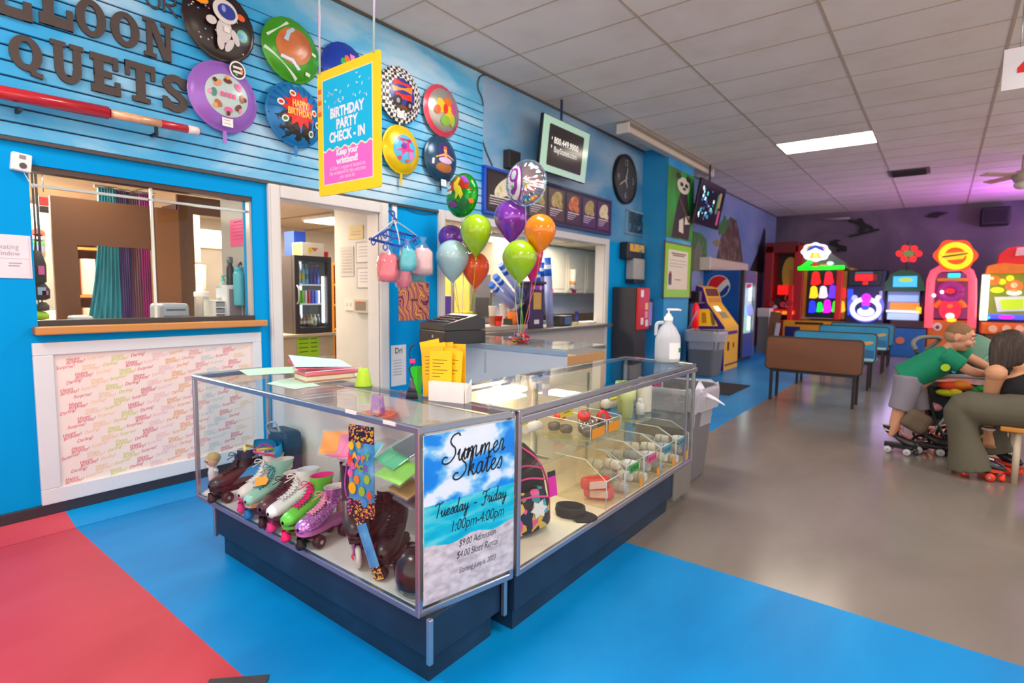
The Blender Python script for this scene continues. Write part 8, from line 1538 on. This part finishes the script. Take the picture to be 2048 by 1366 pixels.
cutout('black acrobat cut-out behind the green neon machine', ((1660, 484), (1672, 479), (1683, 481), (1674, 484), (1678, 489), (1694, 493), (1692, 504), (1682, 502), (1676, 505), (1672, 500), (1678, 497), (1670, 492), (1660, 490)))
cutout('dark flying rider cut-out near the ceiling of the far wall', ((1853, 434), (1862, 427), (1875, 424), (1898, 426), (1884, 430), (1872, 436), (1860, 435)))
a, c_ = ony(1963, 415, 16.3), ony(2020, 448, 16.3); t = thing('wall_monitor', 'black boxy speaker mounted high on the far wall', 'speaker', ((a.x+c_.x)/2, 16.3, c_.z)); b = B(); b.box((a.x, 16.3, c_.z), (c_.x, 16.7, a.z), mat('0c0a10', .5), bev=.03); b.obj('cabinet', t); b = B(); b.box((a.x+.06, 16.28, c_.z+.06), (c_.x-.06, 16.3, a.z-.06), mat('161218', .8)); b.obj('grille', t); b = B(); b.tube([((a.x+c_.x)/2, 16.7, a.z-.2), ((a.x+c_.x)/2, YF, a.z-.1)], .03, BLACK); b.obj('bracket', t)
b = B(); b.tube([ony(1645, 439, 16.5), ony(1700, 436, 16.5)], .03, mat('a89a98', .4), n=8); b.tube([ony(1648, 439, 16.5), ony(1648, 439, YF)], .02, STEEL); b.tube([ony(1697, 436, 16.5), ony(1697, 436, YF)], .02, STEEL); tag(b.obj('wall_rail'), 'thin pale rail near the top of the far wall', 'rail')

# ================================================================ CEILING
t = thing('ceiling_light', 'lit rectangular fluorescent panel in the tiled ceiling', 'ceiling light', (-1.5, 9.25, H)); x0, x1 = -2.058, -.883; y0 = onz(1744, 285, H).y; y1 = y0-.0; ya = onz(1737, 262, H).y
ylo, yhi = min(y0, ya), max(y0, ya)
b = B(); b.box((x0, ylo, H-.004), (x1, yhi, H+.02), mat('fff3de', .5, emit=9, var=0)); b.obj('diffuser', t)
b = B()
for p, q in (((x0-.02, ylo-.02), (x1+.02, ylo)), ((x0-.02, yhi), (x1+.02, yhi+.02)), ((x0-.02, ylo), (x0, yhi)), ((x1, ylo), (x1+.02, yhi))): b.box((*p, H-.008), (*q, H+.01), TBAR)
b.obj('frame', t)
a, c_ = onz(1243, 262, 3.38), onz(1420, 350, 3.38); xm = (a.x+c_.x)/2; t = thing('strip_light', 'long unlit strip light hung under the ceiling by the left wall', 'ceiling light', (xm, (a.y+c_.y)/2, 3.4)); SLM = mat('d8cbb8', .4)
b = B(); b.box((xm-.07, a.y, 3.36), (xm+.07, c_.y, 3.44), SLM, bev=.02); b.obj('housing', t); b = B(); b.box((xm-.09, a.y-.03, 3.34), (xm+.09, a.y, 3.47), mat('e8e2da', .4), bev=.008); b.obj('end_cap', t); b = B(); b.box((xm-.09, c_.y, 3.34), (xm+.09, c_.y+.03, 3.47), mat('e8e2da', .4), bev=.008); b.obj('end_cap', t)
b = B(); b.box((xm-.04, a.y, 3.44), (xm+.04, c_.y, H), mat('8d8474', .5)); b.obj('mounting_rail', t)
P = [onz(*p, H) for p in ((1775, 343), (1860, 333), (1862, 345), (1777, 349))]; x0, x1, y0, y1 = P[0].x, P[1].x, min(p.y for p in P), max(p.y for p in P); t = thing('air_vent', 'dark slotted air vent in the far ceiling', 'vent', ((x0+x1)/2, (y0+y1)/2, H)); b = B(); b.box((x0, y0, H-.015), (x1, y1, H), mat('6a6068', .5)); b.obj('frame', t)
for k in range(5): b = B(); yy = y0+.04+(y1-y0-.08)*k/4; b.box((x0+.05, yy-.012, H-.03), (x1-.05, yy+.012, H-.014), mat('2a2428', .5)); b.obj('slat', t)
q = onz(2045, 350, 3.2); t = thing('ceiling_fan', 'pale ceiling fan cut by the right picture edge', 'fan', (q.x, q.y, 3.2)); FM = mat('b8a898', .4); b = B(); b.lathe([(0, -.12), (.1, -.1), (.13, -.03), (.13, .04), (.06, .07), (.02, .07)], FM, 20, Matrix.Translation(q)); b.obj('motor', t); b = B(); b.cyl((q.x, q.y, q.z+.05), (q.x, q.y, H), .02, FM); b.obj('downrod', t); b = B(); b.ell((q.x, q.y, q.z-.15), (.1, .1, .07), mat('e0d8cc', .3), 16); b.obj('lamp_shade', t)
for k in range(4): a_ = R_(40+90*k); b = B(); b.box((.12, -.07, -.008), (.62, .07, .008), FM, M=Matrix.Translation(q)@Matrix.Rotation(a_, 4, 'Z')@Matrix.Rotation(R_(10), 4, 'X'), bev=.004); b.obj('blade', t)
Y4 = 5.6; a, c_ = ony(2009, 100, Y4), ony(2005, 182, Y4); t = thing('hanging_card', 'white hanging sign with a red number cut by the right picture edge', 'hanging sign', (a.x, Y4, c_.z)); h = a.z-c_.z; b = B(); M = frame((a.x, Y4, c_.z), (1, 0, 0), (0, 0, 1)); b.box((0, 0, -.01), (h*1.5, h, 0), mat('e2dfe2', .5), M=M); b.obj('board', t); b = B(); b.text('4', M@Matrix.Translation((h*.52, h*.5, 0)), h*.75, mat('e01420', .4), bold=.02, d=.003); b.obj('number', t); b = B(); b.tube([M@V((h*.3, h, 0)), V((a.x+h*.3, Y4, H))], .004, STEEL); b.obj('wire', t); b = B(); b.tube([M@V((h*1.2, h, 0)), V((a.x+h*1.2, Y4, H))], .004, STEEL); b.obj('wire', t)

# ================================================================ PEOPLE
SKB, SKW = mat('d99c7c', .5, var=.05, sc=20), mat('d59a72', .5, var=.05, sc=20)
def hand(b, w, d, n, s, m_, curl=.6, side=1):
    d = V(d).normalized(); n = V(n); n = (n-d*n.dot(d)).normalized(); sd = d.cross(n)*side
    b.rings([[w+d*(L*s)+sd*(a_*s*math.cos(t))+n*(h_*s*math.sin(t)) for t in (2*PI*i/10 for i in range(10))] for L, a_, h_ in ((-.01, .022, .018), (.02, .030, .016), (.055, .037, .015), (.08, .036, .012), (.088, .03, .008))], m_)
    for k, (off, ln) in enumerate(((-.027, .062), (-.009, .072), (.009, .068), (.026, .052))):
        p = w+d*.078*s+sd*off*s; pts = [p]; ang = .15
        for j in range(3):
            ang += curl*(.5+.25*j); q = pts[-1]+(d*math.cos(ang)+n*math.sin(ang))*ln*s*(.42, .32, .26)[j]; pts.append(q)
        b.tube(pts, [.0095*s, .009*s, .008*s, .0065*s], m_, n=7)
    p = w+d*.02*s-sd*.026*s; b.tube([p, p+(d*.6-sd*.8)*.03*s+n*.008*s, p+(d*.95-sd*.5)*.055*s+n*.02*s], [.011*s, .010*s, .0075*s], m_, n=7)
def head(b, c, fx, up, s, m_, nz=1.0):
    fx = V(fx).normalized(); up = V(up); up = (up-fx*up.dot(fx)).normalized(); M = Matrix((fx, up.cross(fx), up)).transposed().to_4x4(); M.translation = c; M = M@Matrix.Scale(s, 4)
    E = lambda p, r, n=14: b.ell(p, r, m_, n, M)
    E((-.004, 0, .02), (.094, .076, .09), 20); E((.018, 0, -.045), (.066, .058, .062)); E((.045, 0, -.078), (.032, .032, .026)); E((.07, 0, -.012), (.03, .045, .06))
    b.tube([M@V(p) for p in ((.088, 0, .022), (.094+.006*nz, 0, .0), (.096+.014*nz, 0, -.018), (.092, 0, -.028))], [.009*s, .010*s*nz, .0125*s*nz, .009*s*nz], m_, n=8)
    E((.090, 0, -.05), (.010, .020, .006)); E((.089, 0, -.06), (.010, .017, .006)); E((.082, .0, .04), (.012, .05, .012))
    for sd in (-1, 1): E((-.006, sd*.078, -.004), (.022, .010, .032)); E((.07, sd*.035, -.03), (.028, .022, .024))
    return M
def face(t, M, hair='5a4030', lip='b8685a'):
    for sd in (-1, 1):
        b = B(); b.ell((.087, sd*.033, .012), (.009, .013, .0075), mat('e4dcd6', .3), 12, M); b.obj('eye', t); o = bpy.data.objects[[x.name for x in t.children if x.name.startswith('eye') and not x.name.startswith('eyeb')][-1]]; b = B(); b.ell((.094, sd*.034, .012), (.006, .008, .008), mat('3a2a1e', .2), 10, M); b.obj('iris', o)
        b = B(); b.tube([M@V(p) for p in ((.092, sd*.016, .036), (.095, sd*.034, .042), (.084, sd*.054, .036))], .0045*M.to_scale().x, mat(hair, .8), n=6); b.obj('eyebrow', t)
    b = B(); b.tube([M@V(p) for p in ((.092, -.020, -.055), (.100, 0, -.0545), (.092, .020, -.055))], .0032*M.to_scale().x, mat(lip, .5), n=6); b.obj('mouth', t)
# ---- the boy
YB_ = 5.6
def p(px, py, dy=0): return ony(px, py, YB_+dy)
boy = thing('person', 'boy in a green T-shirt and grey shorts leaning over a stroller on roller skates', 'person', (p(1800, 895).x, YB_, 0))
hip_n, hip_f = p(1817, 765, -.06), p(1824, 765, .06); shn, shf = p(1893, 712, -.09), p(1906, 700, .11); chest = p(1888, 716, .01); neck = p(1900, 694, .01); hc = p(1919, 674, .0)
b = B(); b.tube(crom([(hip_n+hip_f)/2, p(1848, 745, .01), chest, neck, hc+V((-.01, 0, -.03))], 4), [.10]*5+[.105]*4+[.095]*2+[.05, .042, .04, .04, .04][:2]+[.04]*4, SKB, n=14)
def leg(k): b.tube(crom(k, 5), [.085, .08, .075, .068, .06, .054, .05, .046, .040, .033, .027], SKB, n=12)
kn_n, an_n = p(1801, 815, -.07), p(1782, 872, -.07); kn_f, an_f = p(1834, 815, .08), p(1838, 868, .08)
leg([hip_n, kn_n, an_n]); leg([hip_f, kn_f, an_f])
for sh, el, wr in ((shn, p(1938, 741, -.10), p(1972, 748, -.05)), (shf, p(1948, 720, .12), p(1980, 736, .10))):
    b.tube(crom([sh, el, wr], 5), [.05, .047, .042, .040, .038, .036, .036, .034, .031, .027, .024], SKB, n=12); d = wr-el; hand(b, wr, d, (0, 0, -1), .85, SKB, .5)
Mh = head(b, hc, (.93, -.12, -.22), (.15, 0, 1), .98, SKB, .62)
o = b.obj('body', boy); remesh(o, .0055, 5)
face(boy, Mh, '7a5a3a')
b = B(); b.ell((-.010, 0, .029), (.0925, .077, .0875), mat('8f6c4a', .9, var=.2, sc=120, bump=.6), 24, Mh); b.ell((-.03, 0, .0), (.073, .0755, .066), mat('b48a68', .9, var=.2, sc=120, bump=.4), 20, Mh); b.obj('hair', boy)
GT_ = mat('02845e', .8, var=.06, sc=12, bump=.15)
b = B(); pts = [p(1808, 758, .01), p(1836, 744, .01), p(1868, 727, .01), p(1888, 716, .01), p(1899, 704, .01)]; dirs = []
for i, q in enumerate(pts):
    pass
rad = [(.128, .14), (.122, .14), (.12, .145), (.112, .145), (.062, .085)]
def body_ring(q, ax, r): ax = V(ax).normalized(); u = V((0, 1, 0)); w = ax.cross(u).normalized(); return [q+u*r[1]*math.cos(t)+w*r[0]*math.sin(t) for t in (2*PI*i/24 for i in range(24))]
ax = (pts[3]-pts[0]); b.rings([body_ring(q, ax, r) for q, r in zip(pts, rad)], GT_, cap=False)
b.rings([body_ring(q, ax, (r[0]-.012, r[1]-.012)) for q, r in list(zip(pts, rad))[::-1]], GT_, cap=False)
for sh, el in ((shn, p(1938, 741, -.10)), (shf, p(1948, 720, .12))): d = el-sh; b.tube([sh-d*.15, sh+d*.2, sh+d*.55, sh+d*.72], [.07, .068, .066, .064], GT_, n=14)
o = b.obj('shirt', boy); remesh(o, .008, 6)
b = B(); q = p(1891, 735, -.175); b.prism(E_(0, 0, .03, .028, 16), frame(q, (.8, 0, .35), (-.3, 0, .8)), .004, mat('a8c81a', .6)); b.obj('shirt_badge', boy)
SHG = mat('8a8590', .85, var=.08, sc=14, bump=.2); b = B()
for h_, k_, s_ in ((hip_n, kn_n, -.005), (hip_f, kn_f, .0)): d = k_-h_; b.tube([h_+V((-.01, 0, .06)), h_+d*.3, h_+d*.7, h_+d*1.08], [.098, .096, .09, .088], SHG, n=16)
b.ell((hip_n+hip_f)/2+V((0, 0, .02)), (.112, .135, .10), SHG, 18); o = b.obj('shorts', boy); remesh(o, .010, 6)
def skate_part(parent, loc, rot, **k):
    t = make_skate('x', loc=loc, rot=rot, **k); 
    for key in ('label', 'category', 'group'): del t[key]
    W = WM[t.name]; t.parent = parent; t.matrix_parent_inverse = WM[parent.name].inverted(); return t
a = p(1797, 885, -.07); s1_ = skate_part(boy, (a.x, YB_-.07, .002), R_(-8), boot='26262a', sole='1c1c20', wheel='c8c8cc', lace='e0643a', h=.75, stop='2a2a2e'); s1_.scale = (.92,)*3
a = p(1846, 878, .10); s2_ = skate_part(boy, (a.x+.04, YB_+.08, .002), R_(6), boot='26262a', sole='1c1c20', wheel='c8c8cc', lace='e0643a', h=.55, stop='2a2a2e')
# ---- the woman, seated and bending forward
YW_ = 5.25
def w_(px, py, dy=0): return ony(px, py, YW_+dy)
wom = thing('person', 'woman in a black tank top and olive trousers bending down to fasten a skate', 'person', (w_(2060, 900).x, YW_, 0))
hipL, hipR = w_(2070, 822, -.06), w_(2078, 822, .16); shL, shR = w_(1992, 745, -.02), w_(2055, 735, .30); nk = w_(2024, 728, .13); hd = w_(2016, 697, .10)
b = B(); mid = (hipL+hipR)/2; b.tube(crom([mid, w_(2062, 790, .07), w_(2035, 755, .12), nk, hd], 4), [.15, .148, .145, .14, .135, .132, .13, .135, .14, .13, .11, .08, .058, .055, .055, .055, .055], SKW, n=16)
knL, ftL = w_(1925, 816, -.08), w_(1938, 915, -.10)
for h_, k_, f_ in ((hipL, knL, ftL), (hipR, w_(1968, 828, .20), w_(1992, 905, .22))): b.tube(crom([h_, k_, f_], 5), [.095, .092, .088, .082, .072, .062, .062, .06, .055, .048, .042], SKW, n=14)
elL, wrL = w_(1980, 805, .07), w_(1976, 866, .10)
b.tube(crom([shL, elL, wrL], 5), [.062, .056, .052, .05, .047, .043, .042, .04, .036, .031, .027], SKW, n=14); hand(b, wrL, (.12, .0, -1), (.35, 1, 0), 1.05, SKW, .7)
elR, wrR = w_(2040, 800, .36), w_(2005, 868, .28); b.tube(crom([shR, elR, wrR], 5), [.062, .056, .052, .05, .047, .043, .042, .04, .036, .031, .027], SKW, n=14); hand(b, wrR, (-.3, .0, -1), (-1, -.2, 0), 1.0, SKW, .75)
for q in (shL, shR): b.ell(q, (.066, .066, .066), SKW, 14)
Mw = head(b, hd, (-.25, .55, -.55), (.1, .5, .8), 1.05, SKW); o = b.obj('body', wom); remesh(o, .006, 5); face(wom, Mw, '3a2a20')
HR = ramp_mat([(.3, '231610'), (.5, '35251c'), (.7, '4c382c')], 60, .65, stretch=(1, 1, .08), key='hairw', bump=.4); b = B(); b.ell((-.018, 0, .028), (.108, .09, .102), HR, 24, Mw)
def Mhp(*q): return Mw@V(q)
for k in range(7):
    s = w_(1994+8.2*k, 676, .0+.02*k); b.tube(crom([w_(2004+5*k, 668, .04), w_(1992+8.2*k, 690, .0), w_(1987+8.8*k, 722, -.02), w_(1984+8*k, 752-4*k, -.03)], 5), [.03, .036, .04, .042, .042, .042, .041, .04, .038, .035, .032, .028, .024, .02, .015, .01], HR, n=10, flat=.8)
o = b.obj('hair', wom); remesh(o, .008, 3)
TK = mat('17151a', .85, var=.1, sc=20, bump=.15); b = B(); pts = [w_(2078, 822, .06), w_(2062, 792, .07), w_(2043, 765, .11), w_(2030, 748, .13)]; ax = pts[3]-pts[0]
b.rings([body_ring(q, ax, r) for q, r in zip(pts, ((.16, .19), (.158, .18), (.158, .20), (.145, .16)))], TK); b.tube([w_(2008, 748, .0), w_(2016, 738, .06), w_(2024, 742, .12)], .03, TK, n=10); o = b.obj('tank_top', wom); remesh(o, .010, 6)
OL = mat('5c5747', .8, var=.06, sc=10, bump=.15); b = B()
b.tube(crom([hipL+V((.03, 0, .0)), w_(2000, 822, -.07), knL, w_(1925, 860, -.09), w_(1934, 905, -.10), w_(1940, 938, -.10)], 4), [.125]*4+[.118]*4+[.105, .10, .098, .094]+[.092, .094, .098, .104]+[.112, .12, .128, .134]+[.14], OL, n=18)
o = b.obj('trousers', wom); b2 = B(); b.tube(crom([hipR, w_(1972, 828, .20), w_(1980, 870, .22), w_(1990, 905, .22)], 4), [.13]*4+[.115]*4+[.1, .1, .105, .11]+[.115], OL, n=18)
bpy.data.objects.remove(o); o = b.obj('trousers', wom); remesh(o, .011, 7)
b = B(); b.tube([wrL+V((.034*math.cos(t), .034*math.sin(t), .03)) for t in (2*PI*i/16 for i in range(16))], .008, mat('ece8e4', .5), n=6, closed=True); b.obj('wristband', wom); b = B(); b.tube([wrL+V((.036*math.cos(t), .036*math.sin(t), .048)) for t in (2*PI*i/16 for i in range(16))], .005, BLACK, n=6, closed=True); b.obj('bracelet', wom)
a = w_(1995, 930, .20); skate_part(wom, (a.x+.0, YW_+.20, .002), R_(-25), boot='1e1c22', sole='e0402c', wheel='f04428', lace='e8e6e4', h=.5, stop='f04428')
a = w_(1945, 935, -.10); skate_part(wom, (a.x+.03, YW_-.10, .002), R_(-10), boot='1e1c22', sole='e0402c', wheel='f04428', lace='e8e6e4', h=.4, stop='f04428')
# seat under the woman
t = thing('low_bench', 'orange wooden bench under the seated woman', 'bench', (w_(2060, 880).x, YW_+.1, 0)); a, c_ = w_(2000, 852, -.12), w_(2100, 850, -.12); zs = .37; OW = mat('c8862e', .4, var=.1)
b = B(); b.box((a.x, YW_-.16, zs), (a.x+1.0, YW_+.30, zs+.035), OW, bev=.008); b.obj('seat', t)
for x in (a.x+.10, a.x+.85):
    for y in (YW_-.10, YW_+.24): b = B(); b.cyl((x, y, 0), (x, y, zs), .02, mat('cfc0a8', .4)); b.obj('leg', t)
# ---- stroller
YT = 5.95
def s_(px, py, dy=0): return ony(px, py, YT+dy)
t = thing('stroller', 'grey and green baby stroller loaded with bright toys behind the boy', 'stroller', (s_(1890, 900).x, YT, 0)); FR = mat('2a2c2e', .4); GRY = mat('8a9490', .4)
for dy, nm in ((-.2, 0), (.2, 1)):
    b = B(); b.tube(crom([s_(1832, 700, dy), s_(1845, 745, dy), s_(1868, 830, dy), s_(1893, 885, dy)], 5), .014, FR, n=8); b.obj('frame_tube', t); b = B(); b.tube(crom([s_(1925, 800, dy), s_(1895, 830, dy), s_(1850, 880, dy)], 5), .013, mat('b8bcb8', .3, .6), n=8); b.obj('frame_tube', t)
    for px, py, r in ((1893, 880, .085), (1912, 878, .09), (1842, 885, .07)):
        q = s_(px, 880, dy); q.z = r; b = B(); b.tube([q+V((r*.85*math.cos(k), 0, r*.85*math.sin(k))) for k in (2*PI*i/24 for i in range(24))], r*.16, mat('18181a', .7), n=8, closed=True); b.cyl(q+V((0, -.02, 0)), q+V((0, .02, 0)), r*.3, mat('8a8e92', .4), n=12)
        for k in range(5): b.tube([q, q+V((r*.8*math.cos(k*1.257), 0, r*.8*math.sin(k*1.257)))], .006, mat('6a6e72', .4), n=5)
        b.obj('wheel', t)
b = B(); b.tube(crom([s_(1832, 700, -.2), s_(1826, 686, -.18), s_(1838, 676, -.05), s_(1860, 674, .1), s_(1880, 678, .2), s_(1850, 700, .2)], 6), .018, mat('74726a', .5), n=8); b.obj('handle', t)
HD = mat('5f8f78', .6, var=.08); b = B(); rs = []
for i in range(9):
    a_ = R_(-5+100*i/8); rs.append([s_(1925, 745)+V((.30*math.cos(a_)*math.sin(PI*j/12)*1.0, .22*math.cos(PI*j/12), .34*math.sin(a_)*math.sin(PI*j/12)*1.0)) for j in range(13)])
b.rings(rs, HD, cap=False, close=False); b.rings([[q*1+V((-.012, 0, -.012)) for q in r] for r in rs], mat('8a8f88', .7), cap=False, close=False); b.obj('canopy', t)
b = B(); b.tube(rs[4], .012, mat('6fa68e', .5), n=6); b.obj('canopy_rib', t); b = B(); b.tube(rs[0], .014, mat('6fa68e', .5), n=6); b.obj('canopy_rib', t)
b = B(); b.rings([[s_(1912, 790)+V((x*.26*k, y*.2*k, z)) for x, y in ellpts(0, 0, 1, 1, 18)] for z, k in ((-.22, .6), (-.18, .85), (.0, 1), (.08, 1.03), (.08, .95), (-.1, .8))], mat('22282e', .7)); b.obj('seat_tub', t)
b = B(); b.tube([s_(1872, 756, -.2), s_(1900, 752, -.24), s_(1975, 754, -.22)], .018, mat('a8aaa8', .4), n=8); b.obj('tray_bar', t); b = B(); b.box(s_(1876, 748, -.22), s_(1960, 735, .15), mat('1e2226', .6), bev=.02); b.obj('tray', t); b = B(); b.prism(E_(0, 0, .018, .022, 12), facey(s_(1908, 741, -.23)), .004, mat('4a90e0', .3, emit=.2)); b.obj('tray_badge', t)
for nm, lab, q0, r_, col in (('toy_cloth', 'red and orange cloth in the stroller', (1910, 772, -.24), (.12, .05, .035), 'd8401c'), ('toy_cloth', 'yellow green cloth under the red cloth in the stroller', (1898, 786, -.25), (.09, .05, .03), 'c0c01c'), ('toy_cloth', 'green cloth at the right of the stroller seat', (1952, 780, -.2), (.10, .05, .03), '1a8a3a')):
    q = s_(*q0); b = B(); b.ell(q, r_, mat(col, .7, var=.3, sc=14, bump=.4), 16, Matrix.Identity(4)); b.ell(q+V((.04, -.01, .015)), (r_[0]*.5, r_[1], r_[2]), mat({'d8401c': 'e88a1c', 'c0c01c': 'd8d02a', '1a8a3a': '2aa04a'}[col], .7), 14); tag(b.obj(nm), lab, 'cloth', 'cloths in the stroller')
b = B(); b.ell(s_(1870, 812, -.1), (.07, .10, .045), mat('e8a0a8', .4), 16); b.obj('pink_pouch', t); b = B(); b.ell(s_(1862, 835, .0), (.12, .14, .07), mat('7a6e70', .7), 16); b.obj('basket', t); b = B(); b.prism([(0, 0), (.16, -.16), (.2, .02), (.06, .12)], facey(s_(1893, 815, -.22)), .02, HD); b.obj('side_fabric', t)
b = B(); b.tube(crom([s_(1822, 838, -.15), s_(1828, 815, -.12), s_(1842, 810, -.1), s_(1852, 825, -.1), s_(1848, 850, -.12), s_(1835, 862, -.14)], 5), .03, mat('5a4c3e', .7), n=8); b.obj('diaper_bag_strap', t); b = B(); b.box((-.10, -.05, -.09), (.09, .05, .08), mat('6b5a48', .8, bump=.3), bev=.045, M=Matrix.Translation(s_(1834, 842, -.44))@Euler((0, R_(28), R_(12))).to_matrix().to_4x4(), seg=3); b.obj('bag', t)
# ================================================================ LIGHT
w = bpy.data.worlds.new('room_fill'); S.world = w; w.use_nodes = True
nt = w.node_tree; bg = nt.nodes['Background']; tc = nt.nodes.new('ShaderNodeTexCoord'); sp = nt.nodes.new('ShaderNodeSeparateXYZ'); rp = nt.nodes.new('ShaderNodeValToRGB')
nt.links.new(tc.outputs['Generated'], sp.inputs[0]); mr = nt.nodes.new('ShaderNodeMapRange'); mr.inputs['From Min'].default_value = -.4; mr.inputs['From Max'].default_value = .4; nt.links.new(sp.outputs['Z'], mr.inputs['Value']); nt.links.new(mr.outputs['Result'], rp.inputs['Fac'])
rp.color_ramp.elements[0].color = (2.35, 2.08, 1.78, 1); rp.color_ramp.elements[1].color = (.9, .88, .86, 1); nt.links.new(rp.outputs['Color'], bg.inputs[0]); bg.inputs[1].default_value = 1.0  # ambient fill made stronger from below to lift the ceiling
warm = (1, .90, .78); neut = (1, .96, .92)
for i, (x, y, e) in enumerate([(-2.4, -.6, 45), (.2, .9, 40), (1.6, -1.6, 45), (-2.3, 3.4, 40), (1.8, 4.2, 40), (2.9, 8.2, 40), (3.2, 13, 30)]):
    light('troffer_lamp', 'AREA', (x, y, H-.05), e, neut if i < 5 else warm, 1.1, .5)
for x, y, e in ((-5.9, .9, 170), (-4.35, 1.2, 10), (-5.4, 2.6, 55), (-4.9, 5.0, 50), (-4.6, 7.6, 42)): light('back_room_fill', 'AREA', (x, y, 2.09), e, (1, .87, .70), 1.1, .5)  # unseen area lights added to brighten the rooms behind the wall
light('party_light', 'AREA', (1.8, 14.6, 2.4), 60, (.55, .12, 1), .5, .3, (PI, R_(-12), 0))
light('party_light', 'AREA', (4.5, 12.5, 2.2), 110, (.62, .18, 1), .5, .3, (PI, R_(10), 0))
light('neon_spill', 'POINT', (-1.0, 13.6, 1.2), 18, (.75, .5, 1), .4)
S.cycles.max_bounces = 8; S.cycles.transparent_max_bounces = 24; S.cycles.glossy_bounces = 4; S.cycles.diffuse_bounces = 4
S.cycles.caustics_reflective = False; S.cycles.caustics_refractive = False; S.cycles.sample_clamp_indirect = 6
S.view_settings.exposure = 0.30
